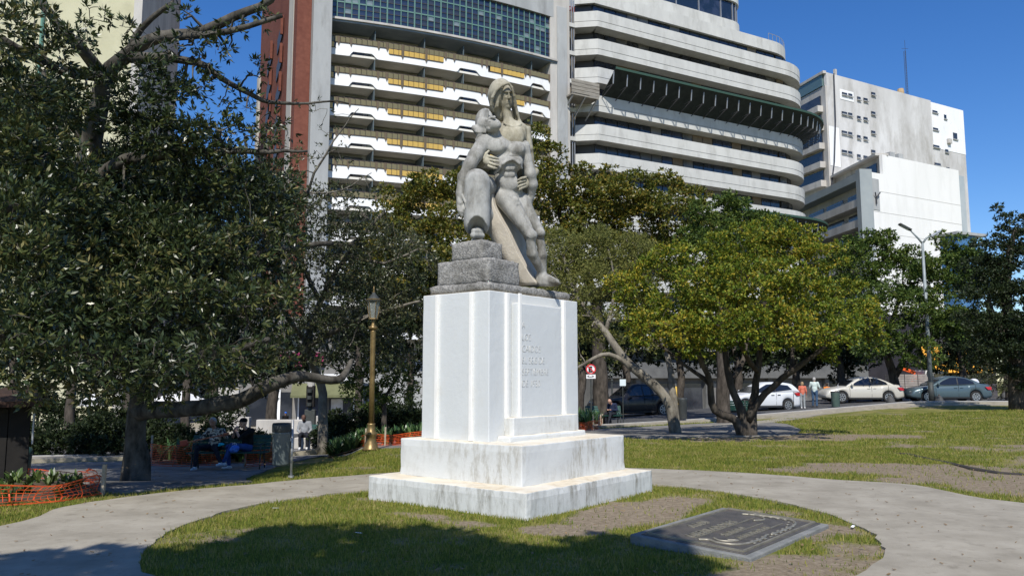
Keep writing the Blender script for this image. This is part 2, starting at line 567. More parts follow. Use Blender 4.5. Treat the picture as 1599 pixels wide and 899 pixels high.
def make_ground():
    def spaced(segs):
        out = []
        for a, b, st in segs:
            out += list(np.arange(a, b, st))
        return np.array(out)
    xs = spaced([(-420,-60,30),(-60,-24,3),(-24,-8,0.8),(-8,8,0.11),(8,26,0.5),(26,60,2),(60,450,30)])
    ys = spaced([(-60,-6,6),(-6,4,1),(4,15,0.11),(15,34,0.3),(34,80,1.5),(80,130,10),(130,900,55)])
    X, Y = np.meshgrid(xs, ys, indexing='ij')
    Z = gz(X, Y)
    near = (Y < 40) & (Y > 3)
    Z = Z + np.where(near, (vnoise(X * 2.1, Y * 2.1) - 0.5) * 0.02 * sstep(2, 5, Y), 0) - 0.012
    # keep the sheet below the paths
    V = np.stack([X.ravel(), Y.ravel(), Z.ravel()], 1)
    nx, ny = X.shape
    i, j = np.meshgrid(np.arange(nx - 1), np.arange(ny - 1), indexing='ij')
    a = (i * ny + j).ravel()
    F = np.stack([a, a + ny, a + ny + 1, a + 1], 1)
    m = bpy.data.materials.new('lawn'); m.use_nodes = True
    nt = m.node_tree; n = nt.nodes; l = nt.links
    b = n['Principled BSDF']; b.inputs['Roughness'].default_value = 0.95; b.inputs['Specular IOR Level'].default_value = 0.1
    tc = n.new('ShaderNodeTexCoord')
    at = n.new('ShaderNodeAttribute'); at.attribute_name = 'dirt'
    def noise_(sc, det, ro=0.65):
        t = n.new('ShaderNodeTexNoise'); t.inputs['Scale'].default_value = sc; t.inputs['Detail'].default_value = det; t.inputs['Roughness'].default_value = ro
        l.new(tc.outputs['Object'], t.inputs['Vector']); return t
    def ramp(src, els):
        r = n.new('ShaderNodeValToRGB'); e = r.color_ramp.elements
        e[0].position, e[0].color = els[0]; e[1].position, e[1].color = els[-1]
        for p, c in els[1:-1]:
            q = e.new(p); q.color = c
        l.new(src, r.inputs[0]); return r
    g1 = ramp(noise_(1.1, 8).outputs['Fac'], [(0.30, L(.09,.12,.022)), (0.47, L(.155,.165,.036)), (0.62, L(.25,.215,.08))])
    g2 = ramp(noise_(38, 5).outputs['Fac'], [(0.3, L(.45)), (0.7, L(1.35))])
    mul = n.new('ShaderNodeMix'); mul.data_type = 'RGBA'; mul.blend_type = 'MULTIPLY'; mul.inputs['Factor'].default_value = 0.8
    l.new(g1.outputs[0], mul.inputs[6]); l.new(g2.outputs[0], mul.inputs[7])
    s1 = ramp(noise_(14, 10, 0.85).outputs['Fac'], [(0.33, L(.12,.095,.062)), (0.5, L(.225,.18,.125)), (0.68, L(.36,.30,.22))])
    fn = noise_(16, 6, 0.8)
    ma = n.new('ShaderNodeMath'); ma.operation = 'MULTIPLY_ADD'; ma.inputs[1].default_value = 0.6; l.new(fn.outputs['Fac'], ma.inputs[0])
    l.new(at.outputs['Fac'], ma.inputs[2])
    fr = ramp(ma.outputs[0], [(0.72, L(0)), (0.95, L(1))])
    mx = n.new('ShaderNodeMix'); mx.data_type = 'RGBA'
    l.new(fr.outputs[0], mx.inputs['Factor']); l.new(mul.outputs[2], mx.inputs[6]); l.new(s1.outputs[0], mx.inputs[7])
    l.new(mx.outputs[2], b.inputs['Base Color'])
    bp = n.new('ShaderNodeBump'); bp.inputs['Strength'].default_value = 0.45; bp.inputs['Distance'].default_value = 0.02
    l.new(noise_(110, 6, .8).outputs['Fac'], bp.inputs['Height']); l.new(bp.outputs[0], b.inputs['Normal'])
    me = np_mesh('ground', V, F, m, True)
    d = dirtiness(V[:, 0], V[:, 1])
    A = me.attributes.new('dirt', 'FLOAT', 'POINT'); A.data.foreach_set('value', d.astype(np.float32))
    o = bpy.data.objects.new('ground', me); COL.objects.link(o)
    return tag(o, kind='structure', label='park lawn of patchy green grass and bare earth')
make_ground()

def sheet(name, outer, holes, dz, mat, label=None, thick=0.0, fill_edge=False):
    bm = bmesh.new(); edges = []
    for loop in [outer] + holes:
        vs = [bm.verts.new((x, y, float(gz(x, y)) + dz)) for x, y in loop]
        edges += [bm.edges.new((vs[i], vs[(i + 1) % len(vs)])) for i in range(len(vs))]
    bmesh.ops.triangle_fill(bm, edges=edges, use_beauty=True)
    xs = [v.co.x for v in bm.verts]; ys = [v.co.y for v in bm.verts]
    for lo_, hi_, nrm in ((min(xs), max(xs), (1,0,0)), (min(ys), max(ys), (0,1,0))):
        for g_ in np.arange(lo_ + .45, hi_, .9):
            bmesh.ops.bisect_plane(bm, geom=bm.verts[:] + bm.edges[:] + bm.faces[:], plane_co=Vector(nrm) * float(g_), plane_no=nrm)
    for v in bm.verts: v.co.z = float(gz(v.co.x, v.co.y)) + dz
    bmesh.ops.recalc_face_normals(bm, faces=bm.faces)
    for f in bm.faces:
        if f.normal.z < 0: f.normal_flip()
    # a thin edge so that the slab has a rim
    be = [e for e in bm.edges if e.is_boundary]
    r = bmesh.ops.extrude_edge_only(bm, edges=be)
    for v in [g for g in r['geom'] if isinstance(g, bmesh.types.BMVert)]: v.co.z -= 0.06
    me = bpy.data.meshes.new(name); bm.to_mesh(me); bm.free(); me.materials.append(mat)
    o = bpy.data.objects.new(name, me); COL.objects.link(o)
    return tag(o, label, kind='structure')

CONCRETE = M('path_concrete', L(.262,.236,.185), L(.362,.33,.265), scale=1.6, rough=.92, bump=.25, bscale=60, spec=.2, detail=9, c3=L(.20,.178,.138), s3=5.5, t3=(.54,.78))
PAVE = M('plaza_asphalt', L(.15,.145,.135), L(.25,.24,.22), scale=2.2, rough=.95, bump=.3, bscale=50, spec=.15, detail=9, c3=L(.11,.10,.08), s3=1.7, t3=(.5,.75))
def wobble(poly, a=0.035, step=0.12):
    out = []
    n = len(poly)
    for i in range(n):
        p, q = np.array(poly[i]), np.array(poly[(i+1) % n]); L_ = np.linalg.norm(q - p); k = max(1, int(L_ / step))
        for j in range(k): out.append(p + (q - p) * j / k)
    P = np.array(out)
    P[:, 0] += (vnoise(P[:, 0] * 6 + 50, P[:, 1] * 6) - .5) * 2 * a; P[:, 1] += (vnoise(P[:, 0] * 6, P[:, 1] * 6 + 80) - .5) * 2 * a
    return [tuple(p) for p in P]
def near(p): return 3 < p[1] < 16
ISL_W = wobble(ISLAND, 0.04)
sheet('path', wobble(OUTER, 0.03, 0.2), [ISL_W], 0.012, CONCRETE, 'pale concrete path circling the monument lawn')
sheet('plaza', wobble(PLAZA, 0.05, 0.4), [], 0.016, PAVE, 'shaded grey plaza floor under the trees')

# side path where the two people stand, and the kerbed avenue with parked cars
def ribbon(name, pts, w0, w1, dz, mat, label=None, side=None, nacross=4):
    P = np.array(pts, float); m = MB()
    T = np.gradient(P, axis=0); T /= np.linalg.norm(T, axis=1)[:, None]; N = np.stack([-T[:, 1], T[:, 0]], 1)
    vs = []
    for i in range(len(P)):
        for k in range(nacross + 1):
            q = P[i] + N[i] * (w0 + (w1 - w0) * k / nacross)
            vs.append((q[0], q[1], float(gz(q[0], q[1])) + dz))
    n = nacross + 1
    fs = [(i*n+k, (i+1)*n+k, (i+1)*n+k+1, i*n+k+1) for i in range(len(P)-1) for k in range(nacross)]
    # skirt
    o = len(vs); rim = [i*n for i in range(len(P))]
    vs += [(vs[i][0], vs[i][1], vs[i][2] - 0.16) for i in rim]
    fs += [(rim[i], o+i, o+i+1, rim[i+1]) for i in range(len(P)-1)]
    m.add(vs, fs)
    return tag(m.build(name, mat, fix=False), label, kind='structure')
KERB = smooth_loop([(-60,0.5),(-30,16.5),(-8,28.3),(4,34.7),(12,38.6),(18,41.6),(23,43.9),(30,44.6),(45,45),(70,45.5)], 8, False)
ASPH = M('asphalt', L(.05), L(.085), scale=3, rough=.9, bump=.2, bscale=80, spec=.3)
ribbon('road', KERB, 0.12, 34, 0.02, ASPH, nacross=24)
ribbon('bounce_paving', KERB, 34, 66, 0.10, CONCRETE, nacross=16)  # pale paving added to bounce sunlight up onto the balcony soffits
ribbon('kerb', KERB, -0.05, 0.13, 0.13, M('kerb_stone', L(.32), L(.42,.41,.38), scale=3, rough=.9), nacross=1)
ribbon('pavement', KERB, -1.3, -0.05, 0.10, CONCRETE, nacross=2)
sp = smooth_loop([(7.2,30.6),(9.5,32.6),(12.2,35.6),(14.2,38.2),(17,40.0),(20,40.9),(26,41.6),(45,42.2)], 6, False)
ribbon('side_path', sp, -0.55, 0.55, 0.03, CONCRETE, nacross=3)
PATCH = M('bed_soil', L(.05,.035,.022), L(.11,.08,.05), scale=6, rough=1, bump=.8, bscale=30)

# grass blades close to the camera
def grass_blades():
    n = 330000
    x = RNG.uniform(-7.5, 9, n * 2); y = 5.2 + (RNG.random(n * 2) ** 1.5) * 13.5
    far = RNG.random(n * 2) < .30
    yf = 13.5 + RNG.random(n * 2) * 22; x = np.where(far, RNG.uniform(-.22, .66, n * 2) * yf, x); y = np.where(far, yf, y)
    keep = ~inside(PLAZA, x, y)
    isl = inside(ISL_W, x, y); out = inside(OUTER, x, y)
    keep &= isl | ~out
    dd = dirtiness(x, y)
    keep &= RNG.random(len(x)) > sstep(.30, .66, dd + (RNG.random(len(x)) - .5) * .25) * 0.97
    # not under the plinth or the plaque
    ux, uy = x - .16, y - 9.3
    p = ux * -.783 + uy * .6225; q = ux * .6225 + uy * .783
    keep &= ~((p > .0) & (p < 2.7) & (q > .0) & (q < 3.0))
    keep &= ~inside([(1.12,8.02),(2.52,9.68),(3.50,8.88),(2.10,7.18)], x, y)
    keep &= np.abs(x / np.maximum(y, .1)) < 0.70
    x, y = x[keep][:n], y[keep][:n]; n = len(x)
    h = RNG.uniform(.012, .034, n) * (0.55 + 0.9 * vnoise(x * 3, y * 3)) * (1 + .035 * y); w = RNG.uniform(.002, .0042, n) * (1 + .09 * y + .012 * np.maximum(y - 14, 0) ** 1.35)
    a = RNG.uniform(0, 2 * np.pi, n); lean = RNG.uniform(0.1, .9, n) * h; la = RNG.uniform(0, 2 * np.pi, n)
    z = gz(x, y) - 0.014 + (vnoise(x * 2.1, y * 2.1) - .5) * .02
    b0 = np.stack([x - np.cos(a) * w, y - np.sin(a) * w, z], 1); b1 = np.stack([x + np.cos(a) * w, y + np.sin(a) * w, z], 1)
    t = np.stack([x + np.cos(la) * lean, y + np.sin(la) * lean, z + h + .01], 1)
    V = np.stack([b0, b1, t], 1).reshape(-1, 3); F = np.arange(3 * n).reshape(n, 3)
    gm = leaf_mat('grass_blades', [(0.0, L(.075,.125,.02)), (0.4, L(.14,.185,.03)), (0.75, L(.26,.26,.045)), (1.0, L(.36,.30,.12))], rough=.7, transl=.3, spec=.15, clump=1.6)
    o = bpy.data.objects.new('grass', np_mesh('grass', V, F, gm)); COL.objects.link(o)
    tag(o, 'short patchy grass blades on the lawns round the monument', 'grass', kind='stuff')
grass_blades()

# scattered litter and dry leaves on the island
def litter():
    m = MB()
    for px, py in ((1170,858),(1332,824),(430,795),(1105,852),(560,834)):
        g = G(px, py); a = random.random() * 6
        m.obox((g.x, g.y, .02), (.035*math.cos(a), .035*math.sin(a), .004), (-.014*math.sin(a), .014*math.cos(a), .002), (0, 0, .002))
    tag(m.build('paper_scraps', M('paper', L(.75))), 'tiny white paper scraps lying in the grass', 'litter', kind='stuff')
    m = MB()
    for i in range(1100):
        x, y = random.uniform(-7, 9), 5.5 + 13 * random.random() ** 1.4; a = random.random() * 6; s_ = random.uniform(.008, .02)
        m.obox((x, y, .022), (s_*math.cos(a), s_*math.sin(a), random.uniform(-.005,.005)), (-s_*.5*math.sin(a), s_*.5*math.cos(a), 0), (0, 0, .0015))
    tag(m.build('fallen_leaves', M('dry_leaf', L(.16,.10,.05), L(.28,.19,.09), scale=2)), 'small dry brown leaves scattered on path and lawn', 'leaves', kind='stuff')
    # narrow dark trench across the right lawn
    pts = [GG(*p) for p in ((1395,706),(1420,709),(1450,716),(1480,722),(1520,732),(1560,738),(1620,743))]
    m = MB()
    m.tube([(p.x, p.y, -.035 + .012*random.random()) for p in pts], [.03,.05,.055,.06,.06,.055,.055], 8)
    tag(m.build('cable_strip', M('cable_dark', L(.03), L(.06,.05,.04), scale=5, rough=.95)), 'thin dark cable strip half sunk across the right lawn', 'cable')
litter()

# ------------------------------------------------------------------ monument pedestal
PO = Vector((.16, 9.3, 0)); PA = Vector((-.783, .6225, 0)); PB = Vector((.6225, .783, 0))
PROT = math.atan2(PB.y, PB.x)          # local x runs along PB, local y along PA
white = L(.61,.63,.625)
def paint_mat(name, base, grime, amount, streak=True, cream=None):
    m = bpy.data.materials.new(name); m.use_nodes = True; nt = m.node_tree; n = nt.nodes; l = nt.links
    b = n['Principled BSDF']; b.inputs['Roughness'].default_value = .75; b.inputs['Specular IOR Level'].default_value = .25
    tc = n.new('ShaderNodeTexCoord')
    mp = n.new('ShaderNodeMapping'); mp.inputs['Scale'].default_value = (1, 1, .22 if streak else 1)
    l.new(tc.outputs['Object'], mp.inputs[0])
    def nz(sc, det, src, ro=.7):
        t = n.new('ShaderNodeTexNoise'); t.inputs['Scale'].default_value = sc; t.inputs['Detail'].default_value = det; t.inputs['Roughness'].default_value = ro
        l.new(src, t.inputs['Vector']); return t.outputs['Fac']
    def rp(src, a, b_, c0, c1):
        r = n.new('ShaderNodeValToRGB'); e = r.color_ramp.elements; e[0].position = a; e[0].color = c0; e[1].position = b_; e[1].color = c1
        l.new(src, r.inputs[0]); return r.outputs[0]
    def mix(f, a, b_):
        x = n.new('ShaderNodeMix'); x.data_type = 'RGBA'; l.new(f, x.inputs['Factor'])
        for i, v in ((6, a), (7, b_)):
            if isinstance(v, tuple): x.inputs[i].default_value = v
            else: l.new(v, x.inputs[i])
        return x.outputs[2]
    col = mix(nz(1.3, 4, tc.outputs['Object']), base, tuple(list(c * .90 for c in base[:3]) + [1]))
    if cream: col = mix(rp(nz(2.2, 7, tc.outputs['Object']), .35, .6, L(0), L(1)), col, cream)
    big = rp(nz(1.15, 5, tc.outputs['Object']), .56 - amount * .12, .74 - amount * .1, L(0), L(1))
    st = rp(nz(9, 6, mp.outputs[0], .8), .45, .66, L(0), L(1))
    f = n.new('ShaderNodeMath'); f.operation = 'MULTIPLY'; l.new(big, f.inputs[0]); l.new(st, f.inputs[1])
    f2 = n.new('ShaderNodeMath'); f2.operation = 'MULTIPLY'; l.new(f.outputs[0], f2.inputs[0]); f2.inputs[1].default_value = min(1, .45 + amount * .5)
    col = mix(f2.outputs[0], col, grime)
    chips = rp(nz(26, 3, tc.outputs['Object']), .70, .74, L(0), L(1))
    f3 = n.new('ShaderNodeMath'); f3.operation = 'MULTIPLY'; l.new(chips, f3.inputs[0]); l.new(big, f3.inputs[1])
    col = mix(f3.outputs[0], col, L(.38,.34,.27))
    l.new(col, b.inputs['Base Color'])
    bp = n.new('ShaderNodeBump'); bp.inputs['Strength'].default_value = .35; bp.inputs['Distance'].default_value = .012
    l.new(nz(14, 8, tc.outputs['Object']), bp.inputs['Height']); l.new(bp.outputs[0], b.inputs['Normal'])
    MATS[name] = m
    return m
P_SHAFT = paint_mat('white_paint_shaft', white, L(.50,.46,.38), .1)
P_STEP = paint_mat('white_paint_step', L(.62,.63,.61), L(.27,.24,.18), 1.0)
P_LOW = paint_mat('white_paint_plinth', L(.58,.59,.565), L(.22,.21,.175), 1.6)
P_RIB = paint_mat('sun_bright_rib', L(.84,.83,.79), L(.6,.56,.48), .1)  # brighter white stands in for the sun the narrow strips catch
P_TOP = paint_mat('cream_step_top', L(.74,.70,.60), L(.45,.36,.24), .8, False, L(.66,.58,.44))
ped = thing('pedestal', 'tall white painted pedestal on two stained square steps, carrying the stone statue', 'pedestal', PO, PROT)

def worn_block(name, x0, x1, y0, y1, z0, z1, mats, parent, seed, amp=.008, rr=.03, seg=.09, label=None):
    """painted masonry block: chipped, slightly wavy edges. local x = q, local y = p"""
    nx, ny, nz_ = (max(2, int(round((b - a) / seg))) for a, b in ((x0, x1), (y0, y1), (z0, z1)))
    bm = bmesh.new(); idx = {}
    def vert(i, j, k):
        key = (i, j, k)
        if key not in idx:
            p = Vector((x0 + (x1 - x0) * i / nx, y0 + (y1 - y0) * j / ny, z0 + (z1 - z0) * k / nz_))
            ne = (i in (0, nx)) + (j in (0, ny)) + (k in (0, nz_))
            nv = mnoise.noise_vector(p * 4.0 + Vector((seed, 0, 0))) * amp
            if ne >= 2:
                c = Vector(((x0+x1)/2, (y0+y1)/2, (z0+z1)/2))
                w = rr * .35 * (1 + 1.4 * max(0, mnoise.noise(p * 6 + Vector((0, seed, 0)))))
                if k == nz_: nv.z -= w * .8
                for a_, e in ((0, i in (0, nx)), (1, j in (0, ny))):
                    if e and k > 0: nv[a_] += w * (1 if p[a_] < c[a_] else -1)
            if k == 0: nv.z = 0
            idx[key] = bm.verts.new(p + nv)
        return idx[key]
    def face(*ks, mi=0):
        f = bm.faces.new([vert(*k) for k in ks]); f.material_index = mi; f.smooth = False
    for i in range(nx):
        for j in range(ny):
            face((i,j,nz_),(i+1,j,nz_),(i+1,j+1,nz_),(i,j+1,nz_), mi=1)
    for i in range(nx):
        for k in range(nz_):
            face((i,0,k),(i+1,0,k),(i+1,0,k+1),(i,0,k+1)); face((i+1,ny,k),(i,ny,k),(i,ny,k+1),(i+1,ny,k+1))
    for j in range(ny):
        for k in range(nz_):
            face((0,j+1,k),(0,j,k),(0,j,k+1),(0,j+1,k+1)); face((nx,j,k),(nx,j+1,k),(nx,j+1,k+1),(nx,j,k+1))
    me = bpy.data.meshes.new(name); bm.to_mesh(me); bm.free()
    for m in mats: me.materials.append(m)
    o = link(name, me, parent, bevel=.012, angle=50)
    if label: o['label'] = label
    return o
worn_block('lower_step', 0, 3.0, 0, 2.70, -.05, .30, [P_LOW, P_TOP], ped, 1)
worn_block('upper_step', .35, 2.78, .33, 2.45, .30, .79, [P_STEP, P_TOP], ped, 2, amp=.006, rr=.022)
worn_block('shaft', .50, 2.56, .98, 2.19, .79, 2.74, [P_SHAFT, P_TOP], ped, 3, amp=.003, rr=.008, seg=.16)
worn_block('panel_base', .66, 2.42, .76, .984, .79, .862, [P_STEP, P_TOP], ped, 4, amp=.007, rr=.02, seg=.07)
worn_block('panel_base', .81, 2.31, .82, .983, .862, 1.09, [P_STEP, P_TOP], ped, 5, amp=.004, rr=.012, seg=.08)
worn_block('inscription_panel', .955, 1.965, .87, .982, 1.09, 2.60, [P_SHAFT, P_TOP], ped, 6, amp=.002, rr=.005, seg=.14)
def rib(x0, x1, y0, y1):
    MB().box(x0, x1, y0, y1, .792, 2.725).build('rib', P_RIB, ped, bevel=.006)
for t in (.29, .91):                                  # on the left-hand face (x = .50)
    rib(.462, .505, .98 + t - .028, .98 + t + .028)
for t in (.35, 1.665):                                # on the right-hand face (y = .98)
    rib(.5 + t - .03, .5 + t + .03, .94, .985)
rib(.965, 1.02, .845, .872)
def letters(name, text, size, mat, parent, loc, rot, depth=.004, align='LEFT', spacing=1.0, stretch=1.0, bold=.0, line=1.0):
    cu = bpy.data.curves.new('text', 'FONT'); cu.body = text; cu.size = size; cu.extrude = depth; cu.align_x = align
    cu.space_character = spacing; cu.offset = bold; cu.space_line = line; cu.resolution_u = 3
    t = bpy.data.objects.new('text_tmp', cu); COL.objects.link(t)
    dg = bpy.context.evaluated_depsgraph_get()
    me = bpy.data.meshes.new_from_object(t.evaluated_get(dg)); me.name = name
    bpy.data.objects.remove(t)
    me.materials.clear(); me.materials.append(mat)
    o = link(name, me, parent)
    o.location = loc; o.rotation_euler = rot; o.scale = (stretch, 1, 1)
    return o
P_LET = M('shade_grey_letter', L(.44,.435,.41), L(.62,.62,.59), scale=40, rough=.85, contrast=(.4,.6))  # grey put into the raised letters for the shade of cut ones
lx = 1.045
for txt, pz, w in (('A', 2.26, 1), ('LOS', 2.10, 1), ('CAIDOS', 1.945, 1), ('EL SEIS DE', 1.79, 1), ('SEPTIEMBRE', 1.635, 1), ('DE 1930', 1.48, 1)):
    letters('letter_line', txt, .135, P_LET, ped, (lx, .869, pz), (R(90), 0, 0), .003, spacing=1.0, stretch=.86, bold=-.003)

# rough granite slab and blocks under the figures
GRAN = M('rough_granite', L(.17,.165,.155), L(.36,.35,.325), scale=26, rough=.95, bump=1.0, bscale=45, spec=.2, detail=8, contrast=(.38,.62), c3=L(.12,.115,.10), s3=2.5, t3=(.5,.72))
stat = thing('statue', 'grey stone statue of a hooded woman holding a dying man on rough granite blocks', 'statue', PO + Vector((0, 0, 2.74)), PROT)
def rough_block(name, x0, x1, y0, y1, z0, z1, parent, seed, amp=.018, seg=.045, base=2.74):
    nx, ny, nz_ = (max(2, int(round((b - a) / seg))) for a, b in ((x0, x1), (y0, y1), (z0, z1)))
    bm = bmesh.new(); idx = {}
    def vert(i, j, k):
        key = (i, j, k)
        if key not in idx:
            p = Vector((x0 + (x1 - x0) * i / nx, y0 + (y1 - y0) * j / ny, z0 + (z1 - z0) * k / nz_))
            nv = mnoise.noise_vector(p * 9 + Vector((seed, 0, 0))) * amp * .6 + mnoise.noise_vector(p * 26 + Vector((0, seed, 0))) * amp * .5
            ne = (i in (0, nx)) + (j in (0, ny)) + (k in (0, nz_))
            if ne >= 2:
                c = Vector(((x0+x1)/2, (y0+y1)/2, (z0+z1)/2)); d = (c - p)
                for a_, e in ((0, i in (0, nx)), (1, j in (0, ny)), (2, k in (0, nz_))):
                    if e: nv[a_] += .014 * (1 if p[a_] < c[a_] else -1)
            idx[key] = bm.verts.new(p + nv - Vector((0, 0, base)))
        return idx[key]
    def face(*ks): bm.faces.new([vert(*k) for k in ks]).smooth = True
    for i in range(nx):
        for j in range(ny):
            face((i,j,nz_),(i+1,j,nz_),(i+1,j+1,nz_),(i,j+1,nz_)); face((i,j+1,0),(i+1,j+1,0),(i+1,j,0),(i,j,0))
        for k in range(nz_):
            face((i,0,k),(i+1,0,k),(i+1,0,k+1),(i,0,k+1)); face((i+1,ny,k),(i,ny,k),(i,ny,k+1),(i+1,ny,k+1))
    for j in range(ny):
        for k in range(nz_):
            face((0,j+1,k),(0,j,k),(0,j,k+1),(0,j+1,k+1)); face((nx,j,k),(nx,j+1,k),(nx,j+1,k+1),(nx,j,k+1))
    me = bpy.data.meshes.new(name); bm.to_mesh(me); bm.free(); me.materials.append(GRAN)
    return link(name, me, parent)
rough_block('granite_slab', .55, 2.45, 1.03, 2.12, 2.742, 2.865, stat, 1, .022)
rough_block('granite_block', .63, 1.34, 1.12, 2.06, 2.86, 3.21, stat, 2)
rough_block('granite_block', .71, 1.175, 1.29, 1.87, 3.205, 3.475, stat, 3)
# ------------------------------------------------------------------ the statue
def keep(o, parent):
    """parent without moving: the mesh is in world coordinates"""
    o.parent = parent
    mw = Matrix.Translation(parent.location) @ parent.rotation_euler.to_matrix().to_4x4()
    o.matrix_parent_inverse = mw.inverted()
    return o
def stone_mat(name, c1, c2, stain, t3=(.5,.68), s3=2.2, stretch=(1,1,.5)):
    return M(name, c1, c2, scale=7, rough=.85, bump=.3, bscale=55, spec=.22, detail=8, c3=stain, s3=s3, t3=t3, stretch=stretch)
S_MAN = stone_mat('weathered_shadowed_stone', L(.25,.245,.225), L(.42,.415,.385), L(.105,.098,.08), (.47,.66))  # weathering streaks, deepened to add the contrast of strong dark shadows
S_WOM = stone_mat('stained_stone', L(.27,.25,.19), L(.42,.395,.31), L(.12,.095,.045), (.46,.66))
S_CREAM = stone_mat('cream_stone', L(.50,.45,.37), L(.58,.53,.44), L(.34,.29,.22), (.5,.8))  # drapery tone paler and warmer than the rest of the statue
S_SKIRT = stone_mat('grey_stone', L(.27,.27,.255), L(.42,.42,.395), L(.14,.13,.11), (.48,.66))
K = .00925
def J(px, py, Y):
    # the group stands slantwise on the slab: its right side is further back
    return np.array(W(px, py, Y + float(np.interp(py, [150, 200, 262, 300, 368, 436], [.02, .08, .12, .24, .24, 0])) * min(1, max(0, (px - 738) / 24))))
def c2(a, b, r0, r1, k=2.5, sub=False, fl=None): return cap(J(*a), J(*b), r0 * K, r1 * K, k * K, sub, fl)
def e2(a, r, k=2.5, rot=None, sub=False): return ell(J(*a), tuple(v * K for v in r), k * K, rot, sub)
XH = .0103
# --- dying man
man = []
man += [e2((794,299,11.10),(21.5,16,16),5), e2((790,278,11.07),(18,12.5,18),6), e2((793,254,11.05),(24,16,17),6), e2((776,229,11.00),(20,12,14),6), e2((806,233,11.06),(15,11,13),6),
        c2((760,220,11.02),(819,228,11.16),9.5,8.5,6), c2((778,220,11.06),(773,206,11.00),8,7.5,5)]
# pectorals with a crisp lower edge, rib arch over the hollow belly
man += [e2((774,229,10.93),(15.5,7.5,11),3), e2((806,233,10.99),(13,7,9.5),3)]
man += [c2((765,236,10.915),(790,243,10.90),1.3,1.3,1.2,True), c2((790,243,10.90),(816,245,10.98),1.3,1.3,1.2,True)]
man += [c2((800,249,10.905),(786,256,10.905),2.6,2.8,3), c2((786,256,10.905),(773,270,10.94),2.8,2.2,3), c2((800,249,10.905),(811,256,10.93),2.6,2.6,3), c2((811,256,10.95),(815,263,11.0),2.2,1.6,3)]
man += [e2((797,266,10.90),(11.5,4.0,14),5,sub=True)]
man += [e2((792,262,10.965),(4.3,3.0,5),2.5), e2((800,262,10.97),(4.3,3.0,5),2.5), e2((791,272,10.965),(4.6,3.0,4.6),2.5), e2((799.5,272,10.97),(4.6,3.0,4.6),2.5), e2((797,287,10.975),(13,6.0,11.5),6)]
man += [c2((790,222,10.92),(796,240,10.885),1.1,.9,2,True), c2((797,280,10.885),(797,283,10.88),1.0,.8,1.2,True)]
man += [c2((764,213,10.93),(778,216,10.93),1.4,1.2,2,True)]
# right arm hanging at the left
man += [e2((757,220,10.98),(11.5,11,11.5),5), c2((753,225,10.97),(742,243,10.92),11,10.5,5), c2((742,243,10.92),(733,259,10.89),10.5,9.6,4), c2((734,257,10.89),(723,277,10.87),9.6,8,4), c2((723,277,10.87),(718,302,10.85),8,5.6,4)]
man += [e2((737,252,10.86),(4,3,6),3), c2((718,302,10.85),(718.5,316,10.845),5.6,6,3,fl=((0,1,0),1.5))]
for i, (x0, y0, x1, y1, x2, y2) in enumerate(((714.5,318,715.5,328,717.5,335),(718,319,718.5,330,720.5,338),(721.7,319,721.5,330,723,337),(725,318,724.4,327,725,333))):
    man += [c2((x0,y0,10.845),(x1,y1,10.825),2.0,1.8,.8), c2((x1,y1,10.825),(x2,y2,10.85),1.8,1.3,.6)]
man += [c2((722,306,10.82),(727,316,10.795),2.4,2.1,1.5), c2((727,316,10.795),(728,325,10.795),2.0,1.6,1)]
# left arm at the right
man += [c2((819,230,11.12),(823,248,11.13),8.5,7,4), c2((823,248,11.13),(828,272,11.11),7,8.5,4), c2((828,272,11.11),(831,288,11.12),8.5,8.2,4), c2((831,288,11.12),(829,308,11.17),8.2,5.4,4), c2((829,308,11.17),(826,318,11.20),5,5,3)]
for d in (-3.6, -1.2, 1.2, 3.6): man += [c2((826+d,318,11.19),(825+d,331,11.2),1.8,1.4,.8)]
# thighs, knees, shins, foot
man += [c2((793,314,11.04),(827,365,10.93),16.5,9.5,5), c2((813,312,11.14),(842,361,11.08),12.5,8,4), e2((790,309,11.04),(17,15,15),5)]
man += [e2((830,367.5,10.88),(9,8.5,8.5),2.5), e2((844,364,11.05),(7.5,7.5,7.5),2.5), c2((824,371,10.86),(837,371.5,10.86),1.0,1.0,1.2,True)]
man += [c2((829,378,10.96),(831,396,11.08),7.5,8.2,4), c2((831,396,11.08),(846,427,11.38),8,5.2,4), c2((843,372,11.12),(847,398,11.22),6.5,6.6,4), c2((847,398,11.22),(849,428,11.42),6.5,4.8,4)]
man += [c2((844,430,11.42),(850,437,11.41),7.5,7.8,4), c2((849,433,11.40),(864,439,11.30),7,4.6,4), c2((846,441,11.42),(862,443,11.34),6.2,4.6,3), e2((842,435,11.46),(6,6,8),3)]
for i, (x, y, Y) in enumerate(((872,440,11.25),(874,442,11.29),(873,443.6,11.33),(871,445,11.37),(868,446,11.41))):
    man += [c2((862,440.5,11.31+.025*i),(x-2,y-1,Y),2.5,2.4-.15*i,1.0), c2((x-2,y-1,Y),(x,y+.5,Y),2.3,1.9-.12*i,.6)]
man += [c2((852,432,11.58),(870,439,11.53),5.5,3.4,3)]
man += [c2((770,297,10.91),(786,297,10.868),.9,1.0,1.3,True), c2((786,297,10.868),(799,311,10.885),1.0,1.2,1.3,True), c2((815,294,10.985),(808,309,10.93),.9,1.0,1.3,True)]
man += [e2((806,313,10.93),(4,3.5,5),2.5), e2((805.5,319,10.93),(3.4,3.5,3.2),1.5), e2((809.5,319,10.94),(3.2,3.5,3.0),1.5)]
man += [c2((809,322,10.90),(836,360,10.92),1.8,1.8,3,True)]
